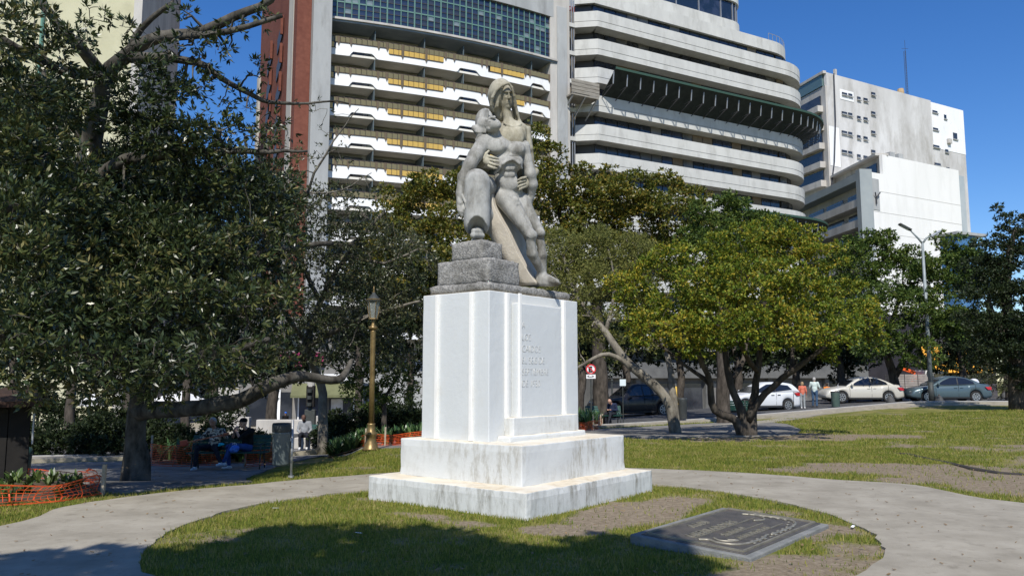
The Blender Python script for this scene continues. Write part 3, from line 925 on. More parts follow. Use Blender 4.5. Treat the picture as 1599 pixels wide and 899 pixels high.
# head thrown back against her shoulder: chin to the lower right, face up and towards us
hc = J(765,194,10.93)
hx = axes((.90,-.12,-.34), (.22,-.80,.55))
def H(a, b, c): return hc + (hx[0] * a + hx[1] * b + hx[2] * c) * K
def he(p, r, k=2, sub=False): return ell(H(*p), tuple(v * K for v in r), k * K, hx, sub)
def hcp(p, q, r0, r1, k=1.5, sub=False): return cap(H(*p), H(*q), r0 * K, r1 * K, k * K, sub)
man += [he((-3,-2,0),(16,12.5,12)), he((7,1.5,0),(10.5,9.5,9),4), he((12.5,2.6,0),(4.8,4.8,5.2),3)]
man += [hcp((-4,9.4,-5),(-4,9.4,5),2.0,2.0,3), hcp((-2,10.0,0),(5.6,14.6,0),1.6,2.6,1.5), hcp((9.6,10.2,-2.5),(9.6,10.2,2.5),1.1,1.1,.8), hcp((11.8,9.2,-2.1),(11.8,9.2,2.1),1.2,1.2,.8)]
man += [he((.8,11.4,-4.8),(3.2,3.0,3.2),1.6,True), he((.8,11.4,4.8),(3.2,3.0,3.2),1.6,True), he((1.2,9.2,-4.8),(1.8,1.4,2.4),.8), he((1.2,9.2,4.8),(1.8,1.4,2.4),.8)]
man += [hcp((10.7,10.4,-2.7),(10.7,10.4,2.7),.5,.5,.6,True), he((2,-2,11.8),(3.4,4.2,1.8),1.2)]
keep(sdf_mesh(man, XH, 'dying_man', S_MAN, noise_amp=.0012), stat)
hair = [e2((756.5,190,11.06),(14.5,13.5,20.5),3), he((-9,-3,0),(12,12,13),3), he((4,4,0),(13,14,10.5),3,True), he((6,9,0),(15,9,12),2,True)]
for i in range(8):
    t = i / 7
    hair += [c2((757+6*t,170+1.5*t,10.98-.02*i),(743+2.2*i,206+.6*i-3*t,10.94-.006*i),1.4,1.2,1.0)]
hair += [c2((741,200,11.0),(750,212,10.97),5,5,3), c2((750,212,10.97),(744,219,11.0),4,2.5,3)]
keep(sdf_mesh(hair, XH, 'hair', S_MAN), stat)

# --- hooded woman
wom = []
wc = J(785,150,11.22)
wx = axes((.955,.27,.10), (.30,-.92,-.25))
if wx[2][2] < 0: wx = np.stack([wx[0], wx[1], -wx[2]])
def Q(a, b, c): return wc + (wx[0] * a + wx[1] * b + wx[2] * c) * K
def we(p, r, k=2, sub=False): return ell(Q(*p), tuple(v * K for v in r), k * K, wx, sub)
def wcp(p, q, r0, r1, k=1.5, sub=False): return cap(Q(*p), Q(*q), r0 * K, r1 * K, k * K, sub)
wom += [e2((782,147,11.27),(20,22,24.5),3), c2((771,150,11.26),(772,166,11.25),9,7.5,4), c2((795,140,11.28),(801,160,11.27),7,5,4), c2((801,160,11.27),(808,186,11.27),5,4.5,4), c2((775,168,11.27),(783,182,11.30),8,8,5)]
wom += [we((5.5,18,-2),(12.5,16.5,21),1.5,True), we((4,19,-14),(12,14,13),2,True)]
# rim of the hood, strands of hair, veil edge
R1 = [(794,130,11.03),(784,133.5,11.02),(775,141,11.03),(769,152,11.05),(767,164,11.10),(770,174,11.16)]
for p, q in zip(R1, R1[1:]): wom += [c2(p, q, 2.3, 2.3, 1.5)]
R2 = [(794,130,11.03),(799.5,137,11.06),(802.5,150,11.10),(804.5,166,11.16),(807.5,179,11.20),(812,189,11.22)]
for p, q in zip(R2, R2[1:]): wom += [c2(p, q, 2.0, 1.9, 1.5)]
for i in range(3): wom += [c2((781-3.0*i,140+3.5*i,11.07+.01*i),(776-2.5*i+1,166+1.5*i,11.12+.015*i),2.0,2.0,1.0)]
wom += [we((5.0,2.5,-.5),(11.0,13,19.5),1.0), we((5.0,6,-12.5),(7.6,9,8),3.5), we((5.4,10.8,-17.5),(4.0,3.8,3.0),2)]
wom += [wcp((-1.6,14.4,5.0),(3.8,15.8,5.4),1.2,1.2,1.5), wcp((6.6,15.8,5.4),(12.0,13.2,4.8),1.2,1.2,1.5), wcp((5.1,15.2,5.0),(5.4,18.6,-4.4),1.2,1.9,1.0), wcp((4.5,17.2,-5.2),(6.4,17.2,-5.2),1.6,1.6,.8)]
wom += [we((.5,15.6,1.4),(4.0,3.6,3.2),1.2,True), we((9.8,14.8,1.4),(3.5,3.4,3.2),1.2,True), we((.7,12.2,.8),(3.1,1.8,1.5),.6), we((9.6,11.6,.8),(2.8,1.8,1.5),.6)]
wom += [wcp((2.8,14.6,-9.6),(8.0,14.5,-9.6),1.1,1.0,.8), wcp((3.4,14.2,-12.0),(7.4,14.2,-12.0),1.3,1.2,.8), wcp((2.2,15.6,-10.8),(8.6,15.3,-10.8),.45,.45,.4,True)]
wom += [c2((790,170,11.22),(795,194,11.20),7.0,8,4)]
# chest, round neckline, dress down behind the man
wom += [e2((799,212,11.16),(23,12,25),7), e2((768,214,11.25),(16,12,18),8), c2((778,203,11.26),(816,201,11.24),8,7.5,8), e2((806,215,11.07),(12,7,15),6), e2((791,214,11.06),(10,6,14),6), c2((800,240,11.40),(812,330,11.52),20,20,10), c2((812,330,11.52),(815,425,11.78),20,18,10)]
R3 = [(786,191,11.10),(790,194.5,11.08),(800,198,11.065),(810,196,11.09),(814,194,11.12)]
for p, q in zip(R3, R3[1:]): wom += [c2(p, q, 1.2, 1.2, 1.8)]
for i in range(4): wom += [c2((791+7*i,205+i,11.03+.010*i),(794+6*i,226,11.0+.015*i),.5,.5,3)]
wom += [c2((762,210,11.30),(744,258,11.22),10,8,6), c2((744,258,11.22),(751,255,11.06),8,6.5,5), c2((750,256,11.04),(758,251,10.93),6.6,5.2,3)]
wom += [e2((761,250,10.89),(8,4.3,8),3)]
for (x0,y0),(x1,y1),(x2,y2) in (((762,244),(771,246),(778,248)),((764,249),(773,251.5),(779,253)),((764,254.5),(773,257.5),(778.5,258.5)),((763,259.5),(771,262.5),(776,263))):
    wom += [c2((x0,y0,10.868),(x1,y1,10.825),2.3,2.1,.6), c2((x1,y1,10.825),(x2,y2,10.85),2.1,1.5,.5)]
wom += [c2((755,247,10.90),(759,240,10.885),2.8,2.4,1.5), c2((759,240,10.885),(763,236,10.88),2.3,1.8,1)]
wom += [c2((823,203,11.24),(826,232,11.25),5,6,4), c2((826,232,11.25),(833,268,11.30),6,2.5,3,fl=((0,1,0),1.6)), c2((826,200,11.25),(835,269,11.32),3.2,1.3,2)]
wom += [c2((836,268,11.36),(826,282,11.22),6,5.5,4), e2((821,285,11.07),(6,4.5,9),2.5)]
for (x0,y0),(x1,y1),(x2,y2) in (((821,277),(814,278.5),(808.5,281.5)),((820,282),(813,284),(807.5,287)),((820,287),(813.5,289.5),(808,292)),((820,291.5),(814.5,294),(811,296.5))):
    wom += [c2((x0,y0,11.03),(x1,y1,10.965),2.2,2.1,.6), c2((x1,y1,10.965),(x2,y2,10.955),2.1,1.5,.5)]
keep(sdf_mesh(wom, .0102, 'hooded_woman', S_WOM, noise_amp=.0012), stat)

# --- raised knee under the skirt, hollow at the hem, with a foot inside
sk = [c2((744,287,10.86),(744.5,350,10.84),21,19.5,4), c2((750,290,10.98),(775,296,11.40),17,18,8), c2((750,330,11.02),(772,350,11.4),15,20,8), e2((744,283,10.86),(18.5,19,18),5), e2((745,290,10.68),(5.5,2.5,6),5)]
sk += [e2((744.5,368,10.60),(18.2,44,31),.8,sub=True), hull_of([W(690,369.5,10.3), W(690,369.5,11.6), W(820,369.5,11.6), W(820,369.5,10.3), W(690,430,10.3), W(690,430,11.6), W(820,430,11.6), W(820,430,10.3)], .004, True)]
keep(sdf_mesh(sk, .013, 'skirt_knee', S_SKIRT, noise_amp=.0012), stat)
ft = [c2((746,374,10.96),(746,350,11.0),8.5,8,3), c2((740,361,10.80),(751,361,10.80),4.2,4.2,2), c2((739,367.5,10.80),(752,367.5,10.80),4.9,4.9,1.2), c2((745.5,362,10.84),(746,358,10.98),7,7,2)]
keep(sdf_mesh(ft, XH, 'foot', S_SKIRT), stat)
# --- smooth wedge of drapery falling to the slab
rg_ = smooth_loop([(768.5,279,11.24),(768.5,300,11.20),(771,320,11.19),(778,336,11.20),(785,349,11.21),(792.5,362,11.23),(801,381,11.26),(810,400,11.29),(818,414,11.32),(825,425,11.34),(838,444,11.38)], 3, False)
m = MB()
for a in rg_:
    up_ = Vector((0, 0, .0))
    Rg = W(*a); Lb = W(a[0] - 30, a[1] + 2, a[2] + .07); Lm = Rg.lerp(Lb, .45) + Vector((-.004, -.012, 0)); Rm = W(a[0] + 9, a[1], a[2] + .20); Rb = W(a[0] + 26, a[1], a[2] + .44)
    e = (Lb - Rg).normalized() * .010; f_ = (Rm - Rg).normalized() * .010
    m.v += [tuple(p) for p in (Lb, Lm, Rg + e, Rg, Rg + f_, Rm, Rb, (Lb + Rb) / 2 + Vector((0, .25, 0)))]
for i in range(len(rg_) - 1):
    for k in range(8):
        q = (k + 1) % 8; m.f.append((i*8+k, i*8+q, (i+1)*8+q, (i+1)*8+k)); m.mi.append(0)
m.f += [tuple(range(8)), tuple((len(rg_)-1)*8 + k for k in reversed(range(8)))]; m.mi += [0, 0]
keep(m.build('drapery', S_CREAM, smooth=True), stat)
# ------------------------------------------------------------------ buildings
def proj(x, y, z):
    dz = z - CAM_H; d = y * cP + dz * sP; v = -y * sP + dz * cP
    return (CX + FPX * x / d, CY - FPX * v / d)
def on_wall(o, u, px, py):
    """distance along and height of the point of a vertical wall (through o along u) seen at px,py"""
    r = ray(px, py); n = (-u[1], u[0])
    k = (o[0] * n[0] + o[1] * n[1]) / (r[0] * n[0] + r[1] * n[1])
    x, y, z = r[0] * k, r[1] * k, CAM_H + r[2] * k
    return ((x - o[0]) * u[0] + (y - o[1]) * u[1], z)

CONC = M('facade_concrete', L(.30,.31,.31), L(.40,.41,.405), scale=.35, rough=.9, spec=.2, detail=8, c3=L(.22,.22,.21), s3=.6, t3=(.52,.8), stretch=(1,1,.3), bump=.1, bscale=6)
CONC_W = M('pale_concrete', L(.40,.38,.35), L(.52,.50,.46), scale=.5, rough=.9, spec=.2, detail=8, c3=L(.30,.29,.27), s3=.9, t3=(.5,.8), stretch=(1,1,.25))
WHITE = M('white_facade', L(.76,.77,.77), L(.82,.82,.81), scale=.4, rough=.8, spec=.2, c3=L(.62,.62,.60), s3=1.2, t3=(.55,.85), stretch=(1,1,.4))
SOFFIT = M('soffit', L(.66,.63,.56), L(.72,.70,.64), scale=.6, rough=.9)
DGLASS = glass_mat('dark_window', L(.018,.022,.03), .12, .8, c2=L(.04,.045,.055))
BGLASS = glass_mat('blue_window', L(.012,.02,.035), .10, .9, c2=L(.03,.04,.07))
LGLASS = glass_mat('curtained_window', L(.16,.15,.14), .25, .6, c2=L(.08,.08,.08))
BROWNW = M('brown_blind', L(.16,.12,.085), L(.20,.16,.12), scale=1, rough=.7)
FRAME = M('dark_frame', L(.05,.05,.055), rough=.5, spec=.5)
OLIVE = M('olive_panel', L(.155,.135,.065), L(.20,.17,.085), scale=.7, rough=.35, spec=.5)
GOLD = M('golden_panel', L(.50,.33,.07), L(.60,.40,.10), scale=.8, rough=.35, spec=.5)
BRICK = M('red_brick_wall', L(.150,.056,.040), L(.195,.075,.053), scale=2.5, rough=.9, spec=.15, detail=7, c3=L(.12,.04,.03), s3=.25, t3=(.5,.8))
GALV = M('galvanised_steel', L(.34,.35,.36), L(.42,.43,.44), scale=2, rough=.5, metal=.6)

# --- apartment block with white balconies
aO = (-18.95, 79.0); aU = (.904, .4275); aW = 26.6
apt = thing('apartment_block', 'tall apartment block with stepped white balconies, golden railings and red brick side', 'building', (aO[0], aO[1], 0), math.atan2(aU[1], aU[0]))
def abow(t): return -1.1 * 4 * t * (aW - t) / (aW * aW)
def strip(m, f, t0, t1, y0, y1, z0, z1, step=.9):
    """box that follows a curved front; y0/y1 offsets from the curve (negative is outwards)"""
    n = max(1, int(round((t1 - t0) / step)))
    for i in range(n):
        a, b = t0 + (t1 - t0) * i / n, t0 + (t1 - t0) * (i + 1) / n
        pa, pb = f(a), f(b)
        m.add([(pa[0]+pa[2]*y0, pa[1]+pa[3]*y0, z0), (pb[0]+pb[2]*y0, pb[1]+pb[3]*y0, z0), (pb[0]+pb[2]*y1, pb[1]+pb[3]*y1, z0), (pa[0]+pa[2]*y1, pa[1]+pa[3]*y1, z0),
               (pa[0]+pa[2]*y0, pa[1]+pa[3]*y0, z1), (pb[0]+pb[2]*y0, pb[1]+pb[3]*y0, z1), (pb[0]+pb[2]*y1, pb[1]+pb[3]*y1, z1), (pa[0]+pa[2]*y1, pa[1]+pa[3]*y1, z1)],
              [(0,3,2,1),(4,5,6,7),(0,1,5,4),(2,3,7,6)] + ([(3,0,4,7)] if i == 0 else []) + ([(1,2,6,5)] if i == n-1 else []))
    return m
fA = lambda t: (t, abow(t), 0.0, 1.0)
ROOF_A = 47.2
m = MB(); strip(m, fA, 0, aW, 2.6, 3.0, -2.6, 38.6, 3); m.build('wall', CONC, apt, fix=False)
MB().box(-1.9, -.02, -1.55, 2.4, -2.6, 56).build('pilaster', CONC, apt, bevel=.05)
MB().box(aW + .02, aW + 1.35, -.55, 3.2, -2.6, ROOF_A - 1.9).build('pilaster', CONC, apt, bevel=.05)
m = MB(); strip(m, fA, .0, aW + .0, -.35, 3.0, 43.85, 46.0, 2); m.build('roof_beam', CONC, apt)
MB().box(2, aW + 1.3, 3.1, 14, 43, 45.9).build('roof', CONC, apt)
MB().box(-3.35, -1.92, -.5, 1, -2.6, 58).build('brick_strip', BRICK, apt)
# brick side wall with its white bands and slanting dark slots
MB().box(-3.33, -3.0, 1.0, 27, -2.6, 60).build('side_wall', BRICK, apt)
MB().box(-3.42, -3.34, 1.4, 4.2, -2.6, 60).build('white_band', CONC_W, apt)
MB().box(-3.62, -3.34, 25.6, 27.2, -2.6, 41.0).build('white_band', CONC_W, apt)
for i in range(9):
    z = 40.5 - i * 3.25
    for y0 in (8.0, 15.5):
        MB().add([(-3.46, y0, z-.9), (-3.46, y0+3.6, z-2.1), (-3.46, y0+3.6, z-.3), (-3.46, y0, z+.9), (-3.30, y0, z-.9), (-3.30, y0+3.6, z-2.1), (-3.30, y0+3.6, z-.3), (-3.30, y0, z+.9)],
                 [(0,3,2,1),(4,5,6,7),(0,1,5,4),(1,2,6,5),(2,3,7,6),(3,0,4,7)]).build('side_window', FRAME, apt)
        MB().box(-3.72, -3.44, y0 - .3, y0 - .02, z - 1.1, z + 1.1).build('window_fin', BRICK, apt)
# curtain wall: every pane a piece
m = MB(); strip(m, fA, 0, aW, .02, .3, 38.75, 43.8, 1.5); m.build('glass_band_backing', FRAME, apt)
pane_me = [MB().box(-.315, .315, -.03, .03, -.255, .255).mesh('pane', g) for g in (BGLASS, DGLASS, glass_mat('bright_pane', L(.10,.14,.15), .08, .9, c2=L(.2,.24,.24)))]
rr_ = random.Random(3)
for c in range(36):
    for r_ in range(8):
        t = (c + .5) * aW / 36; f = fA(t)
        o = link('pane', pane_me[rr_.choices((0,1,2), (10,6,1.6))[0]], apt, loc=(f[0], f[1] - .02, 39.05 + r_ * .62))
        o.rotation_euler = (R(rr_.uniform(-1.5,1.5)), 0, math.atan2(-1.1*4*(aW-2*t)/(aW*aW), 1) + R(rr_.uniform(-1,1)))
GREENF = M('green_frame', L(.10,.20,.17), rough=.5)
m = MB()
for c in range(37):
    t = c * aW / 36; m.bar((t, abow(t) - .06, 38.75), (t, abow(t) - .06, 43.8), .09 if c % 4 else .15, .16)
tag(m.build('mullion', GREENF, apt), kind='stuff')
for r_ in range(9):
    m = MB(); strip(m, fA, 0, aW, -.10, -.01, 38.72 + r_ * .62 - (.03 if r_ not in (3, 6) else .07), 38.72 + r_ * .62 + (.03 if r_ not in (3, 6) else .07), 1.5)
    m.build('transom', GREENF if r_ in (3, 6) else FRAME, apt)
m = MB(); strip(m, fA, 0, aW, -.45, 2.6, 38.25, 38.62, 1.2); m.build('band_ledge', M('ledge_blue', L(.17,.21,.25), L(.24,.28,.31), scale=.6), apt)
m = MB(); strip(m, fA, 0, aW, -.62, -.46, 38.45, 38.68, 1.2); m.build('ledge_lip', CONC_W, apt)
# balconies
BUMP = [(2.1,4.8),(13.8,16.4),(23.0,25.0)]; GSPAN = [(0,.7),(6.2,12.1),(17.5,21.95),(26.2,26.6)]
def lower_edge(t):
    e = 0
    for a, b in BUMP:
        e = max(e, .52 * float(sstep(a - .05, a + .35, t) * (1 - sstep(b - .45, b + .25, t))))
    return e
def in_gold(t): return any(a <= t <= b for a, b in GSPAN)
SW = aW / 48
pan_o = MB().box(-SW/2+.02, SW/2-.02, -.02, .02, 0, .54).mesh('railing_panel', OLIVE)
pan_g = MB().box(-SW/2+.02, SW/2-.02, -.02, .02, 0, .54).mesh('golden_panel', GOLD)
BRW = M('railing_rail', L(.055,.035,.03), rough=.6)
ts = sorted(set([round(i * .19, 3) for i in range(int(aW/.19)+1)] + [v for s_ in GSPAN for v in s_] + [v - .001 for s_ in GSPAN for v in s_ if v > 0] + [aW]))
for fl in range(10):
    zt = 36.16 - fl * 3.25                 # top of the white front
    m = MB(); vs = []; fs = []
    for t in ts:
        top = zt - (.62 if in_gold(t) else 0); bot = zt - 1.36 + lower_edge(t); y = abow(t)
        vs += [(t, y - .1, bot), (t, y - .1, top), (t, y + .06, top), (t, y + .06, bot)]
    for i in range(len(ts) - 1):
        a = i * 4
        fs += [(a, a+4, a+5, a+1), (a+1, a+5, a+6, a+2), (a+2, a+6, a+7, a+3), (a+3, a+7, a+4, a)]
    m.add(vs, fs); m.build('balcony_front', WHITE, apt, fix=False)
    m = MB(); strip(m, fA, 0, aW, .07, 2.6, zt - 1.33, zt - 1.10, 1.3); m.build('balcony_slab', SOFFIT, apt)
    joined = MB()
    for i in range(48):
        t = (i + .5) * SW; f = fA(t)
        if fl < 6:
            link('railing_panel', pan_o, apt, loc=(t, f[1] - .15, zt + .03))
            if in_gold(t): link('golden_panel', pan_g, apt, loc=(t, f[1] - .15, zt - .58))
        else:
            joined.box(t-SW/2+.02, t+SW/2-.02, f[1]-.17, f[1]-.13, zt+.03, zt+.57)
    if joined.v: tag(joined.build('lower_railing', OLIVE, apt), kind='stuff')
    m = MB()
    strip(m, fA, 0, aW, -.18, -.12, zt + .57, zt + .63, 1.3); strip(m, fA, 0, aW, -.18, -.12, zt - .03, zt + .03, 1.3)
    for a, b in GSPAN: strip(m, fA, a, b, -.18, -.12, zt - .65, zt - .58, 1.3)
    m.build('handrail', BRW, apt)
    for pt in (.95, 2.2, 5.05, 5.95, 7.6, 10.2, 12.4, 13.4, 16.7, 17.3, 19.2, 22.3, 22.9, 25.6):
        dz = .62 if in_gold(pt) else 0; y = abow(pt) - .2
        MB().add([(pt-.13,y-.02,zt+.6),(pt+.13,y-.02,zt+.6),(pt+.13,y-.02,zt-dz),(pt,y-.02,zt-dz-.36),(pt-.13,y-.02,zt-dz),
                  (pt-.13,y+.06,zt+.6),(pt+.13,y+.06,zt+.6),(pt+.13,y+.06,zt-dz),(pt,y+.06,zt-dz-.36),(pt-.13,y+.06,zt-dz)],
                 [(0,1,2,3,4),(9,8,7,6,5),(0,5,6,1),(1,6,7,2),(2,7,8,3),(3,8,9,4),(4,9,5,0)]).build('railing_post', M('post_brown', L(.12,.09,.055), rough=.6), apt)
    for pt in (4.75, 10.1, 14.6, 18.9, 23.3):
        MB().box(pt-.04, pt+.04, abow(pt)+.1, 2.5, zt - .9, zt + 1.85).build('partition', M('partition', L(.10,.13,.14), rough=.5), apt)
    for a, b, g in ((.3,2.1,DGLASS),(2.3,4.2,LGLASS),(5.2,7.4,DGLASS),(7.5,9.9,DGLASS),(10.5,13.1,DGLASS),(15.0,17.4,DGLASS),(17.5,18.7,LGLASS),(19.2,21.6,DGLASS),(23.6,26.2,DGLASS)):
        y = abow((a+b)/2) + 2.5
        w_ = MB().box(a, b, y - .3, y + .3, zt - .5, zt + 1.5).build('window', g, apt)
        MB().box(a-.05, b+.05, y - .34, y - .302, zt + 1.42, zt + 1.56).box((a+b)/2-.04, (a+b)/2+.04, y-.34, y-.302, zt-.5, zt+1.42).build('frame', FRAME, w_)
# red parapet glimpsed behind the right pilaster
MB().box(aW - 1.0, aW + 6.5, 4.5, 5, 44.0, 47.2).build('roof_parapet', BRICK, apt)
m = MB()
for i in range(24): m.bar((aW - 1 + i * .32, 4.2, 47.2), (aW - 1 + i * .32, 4.2, 48.2), .05)
m.bar((aW-1, 4.2, 48.2), (aW+6.6, 4.2, 48.2), .07)
tag(m.build('roof_railing', M('red_rail', L(.30,.05,.03), rough=.6), apt), kind='stuff')

# --- office block with long curved concrete bands
bO = (10.45, 92.5); bU = (.875, .485)
off = thing('office_block', 'office block with long pale concrete bands curving round its right corner', 'building', (bO[0], bO[1], 0), math.atan2(bU[1], bU[0]))
def path_B(L_, r, left=True, arc=115, inset=0.0):
    """front line in plan: (x, y, nx, ny) with n pointing inwards"""
    P = []
    if left: P += [(-2.3, 1.75, .6, .8), (-.05, .03, .35, .94)]
    P += [(x, 0, 0, 1) for x in np.arange(0.4, L_, 2.0)] + [(L_, 0, 0, 1)]
    for a in range(8, arc + 1, 8):
        A = R(a); P.append((L_ + r * math.sin(A), r - r * math.cos(A), -math.sin(A), math.cos(A)))
    return [(x + nx * inset, y + ny * inset, nx, ny) for x, y, nx, ny in P]
def band(m, P, y0, y1, z0, z1, z0b=None, z1b=None):
    """solid band along the plan line P between offsets y0 (outer) and y1 (inner)"""
    z0b = z0 if z0b is None else z0b; z1b = z1 if z1b is None else z1b
    vs = []; n = len(P)
    for x, y, nx, ny in P:
        vs += [(x+nx*y0, y+ny*y0, z0), (x+nx*y0, y+ny*y0, z1), (x+nx*y1, y+ny*y1, z1b), (x+nx*y1, y+ny*y1, z0b)]
    fs = [(0,1,2,3), ((n-1)*4+3, (n-1)*4+2, (n-1)*4+1, (n-1)*4)]
    for i in range(n-1):
        a = i*4; fs += [(a, a+4, a+5, a+1), (a+1, a+5, a+6, a+2), (a+2, a+6, a+7, a+3), (a+3, a+7, a+4, a)]
    return m.add(vs, fs)
BAND = M('band_concrete', L(.47,.47,.445), L(.56,.56,.53), scale=.5, rough=.88, spec=.2, detail=8, c3=L(.36,.355,.33), s3=.8, t3=(.5,.8), stretch=(1,1,.35))
PB_ = path_B(32, 8)
tops = [45.95 - 3.55 * i for i in range(13)]
for i, zt in enumerate(tops):
    m = MB(); band(m, PB_, 0, .25, zt - 1.22, zt); m.build('band', BAND, off, fix=False)
    m = MB(); band(m, PB_, .035, 2.0, zt - 1.95, zt - 1.25); m.build('band_underside', BAND, off, fix=False)
    # window strip of this storey, above the band
    Wn = path_B(32, 8, left=False, inset=1.7)
    m = MB(); band(m, path_B(32, 8, inset=1.9), 0, .5, zt - 1.3, zt + 1.65); m.build('storey_wall', FRAME, off, fix=False)
    if i < 9:
        xs_ = []
        segs = []
        x = .5
        while x < 31.6: segs.append(((x, 1.72), (x + 1.62, 1.72), 0.0)); x += 1.74
        for a in range(0, 112, 16):
            A0, A1 = R(a + 1), R(a + 15); rr2 = 8 - 1.72
            segs.append(((32 + rr2 * math.sin(A0), 8 - rr2 * math.cos(A0)), (32 + rr2 * math.sin(A1), 8 - rr2 * math.cos(A1)), 1))
        for k, (p, q, _) in enumerate(segs):
            g = rr_.choices((BGLASS, DGLASS, LGLASS, BROWNW), (7, 6, 1.6, .9))[0]
            MB().bar((p[0], p[1], zt + .7), (q[0], q[1], zt + .7), .05, 1.75).build('window', g, off)
# left end: pale pier, recess with slabs
MB().box(-6.6, -3.9, .35, 4, -2.6, 47.6).build('pier', CONC_W, off, bevel=.06)
MB().box(-3.95, -.3, 3.6, 4.2, -2.6, 47).build('recess_wall', M('recess_brown', L(.14,.125,.105), L(.20,.18,.15), scale=.5, rough=.9), off)
for i, zt in enumerate(tops[:9]):
    MB().box(-3.9, -2.2, 1.7, 3.6, zt - 1.95, zt - 1.45).build('recess_slab', BAND, off)
    for x in (-2.62, -2.3):
        MB().bar((x, 1.9, zt - 1.4), (x, 1.9, zt + 1.5), .10).build('scaffold_pole', GALV, off)
# upper setback storeys
P_R = path_B(31.2, 7.4, left=True, inset=1.2)
m = MB(); band(m, P_R, 0, .4, 47.55, 49.2); m.build('upper_band', BAND, off, fix=False)
m = MB(); band(m, P_R, .4, 8, 48.6, 49.0); m.build('terrace_slab', BAND, off, fix=False)
m = MB(); band(m, path_B(31.2, 7.4, left=False, inset=1.8), 0, .3, 45.5, 47.6); m.build('upper_windows', DGLASS, off, fix=False)
m = MB(); band(m, path_B(31.2, 7.4, left=False, inset=1.3)[15:], 0, .06, 50.2, 50.26)
for x, y, nx, ny in path_B(31.2, 7.4, left=False, inset=1.3)[15:]: m.bar((x, y, 49.1), (x, y, 50.2), .05)
tag(m.build('terrace_railing', GALV, off), kind='stuff')
P_U = path_B(24.2, 5.2, left=False, inset=2.0)
m = MB(); band(m, P_U, 0, 6, 49.0, 51.0); m.build('tower_band', BAND, off, fix=False)
m = MB(); band(m, path_B(24.2, 5.2, left=False, inset=2.35), 0, 1, 51.0, 53.9); m.build('tower_windows', BGLASS, off, fix=False)
m = MB(); band(m, P_U, 0, 6, 53.9, 62.0); m.build('tower_drum', M('drum_concrete', L(.48,.50,.47), L(.58,.59,.56), scale=.4, rough=.9, c3=L(.40,.40,.37), s3=.9, t3=(.5,.8), stretch=(1,1,.3)), off, fix=False)
for k, (x, y, nx, ny) in enumerate(P_U):
    if k % 2: MB().bar((x+nx*.3, y+ny*.3, 51), (x+nx*.3, y+ny*.3, 53.9), .12).build('tower_mullion', GALV, off)
# black debris canopies
CANV = M('black_canopy', L(.010,.014,.012), L(.022,.028,.024), scale=1.5, rough=.8)
def canopy(z_in, z_out, out, i0, i1=None):
    P = path_B(32, 8, left=False)[i0:i1]
    m = MB(); vs = []
    for x, y, nx, ny in P: vs += [(x, y, z_in), (x - nx*out, y - ny*out, z_out), (x - nx*out, y - ny*out, z_out + .12), (x, y, z_in + .12)]
    fs = [(0,1,2,3)]
    for i in range(len(P)-1):
        a = i*4; fs += [(a, a+4, a+5, a+1), (a+1, a+5, a+6, a+2), (a+2, a+6, a+7, a+3), (a+3, a+7, a+4, a)]
    m.add(vs, fs); m.build('canopy', CANV, off, fix=False)
    m = MB(); band(m, P, -out-.05, -out+.05, z_out - .08, z_out + .2); m.build('canopy_edge', M('canopy_green', L(.03,.07,.05), rough=.7), off, fix=False)
    for i in range(len(P) - 1):
        for h in (0,):
            x, y, nx, ny = (P[i][j] * (1 - h) + P[i+1][j] * h for j in range(4))
            MB().bar((x - nx*out*.86, y - ny*out*.86, z_out - .22), (x - nx*out*.80, y - ny*out*.80, z_out - 1.7), .11).build('strut', GALV, off)
            MB().bar((x - nx*out*.8, y - ny*out*.8, z_out - 1.7), (x - nx*.05, y - ny*.05, z_in - .25), .08).build('brace', FRAME, off)
            MB().bar((x - nx*out*.35, y - ny*out*.35, z_in + (z_out-z_in)*.35 - .15), (x - nx*out*.8, y - ny*out*.8, z_out - 1.7), .06).build('brace', FRAME, off)
canopy(35.3, 37.75, 2.9, 0)
canopy(20.6, 22.9, 2.9, 9)
# timber loading platform at the left end of the canopy
m = MB()
pf = MB().box(-4.6, -.8, -1.1, 1.6, 34.3, 34.5).build('platform', M('weathered_timber', L(.20,.18,.15), L(.30,.28,.24), scale=1.2, rough=.95, stretch=(1,1,6)), off)
for k in range(4): MB().box(-4.65 , -.75, -1.16, -1.06, 34.55 + k*.42, 34.92 + k*.42).build('board', MATS['weathered_timber'], pf)
for k in range(3): MB().bar((-4.4 + k*1.7, -1.0, 34.3), (-4.4 + k*1.7, 1.5, 32.4), .14).build('bracket', GALV, pf)
# --- tall stained block behind, and the white one with balconies in front of it
cU = (.874, .486)
g = W(1290, 113, 125.0); cO = (g.x, g.y); cTop = g.z
GRIME = M('grimy_wall', L(.46,.45,.43), L(.63,.625,.61), scale=.16, rough=.92, spec=.15, detail=10, c3=L(.34,.325,.295), s3=.22, t3=(.46,.70), stretch=(1,1,.4))
gb = thing('stained_tower', 'tall grey stained party wall dotted with tiny windows behind the white block', 'building', (cO[0], cO[1], 0), math.atan2(cU[1], cU[0]))
tR, zR = on_wall(cO, cU, 1503, 172)
tM, _ = on_wall(cO, cU, 1454, 172)
MB().box(0, tM, 0, .5, -2, cTop).build('party_wall', GRIME, gb)
_, zq = on_wall(cO, cU, 1480, 236)
MB().box(tM, tR, -.10, .6, zq - 0, cTop - .3).build('white_wall', WHITE, gb)
MB().box(tM, tR, -.05, .6, -2, zq).build('lower_wall', GRIME, gb)
def wall_rect(o, u, x0, y0, x1, y1):
    a = on_wall(o, u, x0, y0); b = on_wall(o, u, x1, y1)
    return a[0], b[0], b[1], a[1]
t0, t1, z0, z1 = wall_rect(cO, cU, 1311, 139, 1333, 160); MB().box(t0, t1, -.06, .1, z0, z1).build('white_patch', WHITE, gb)
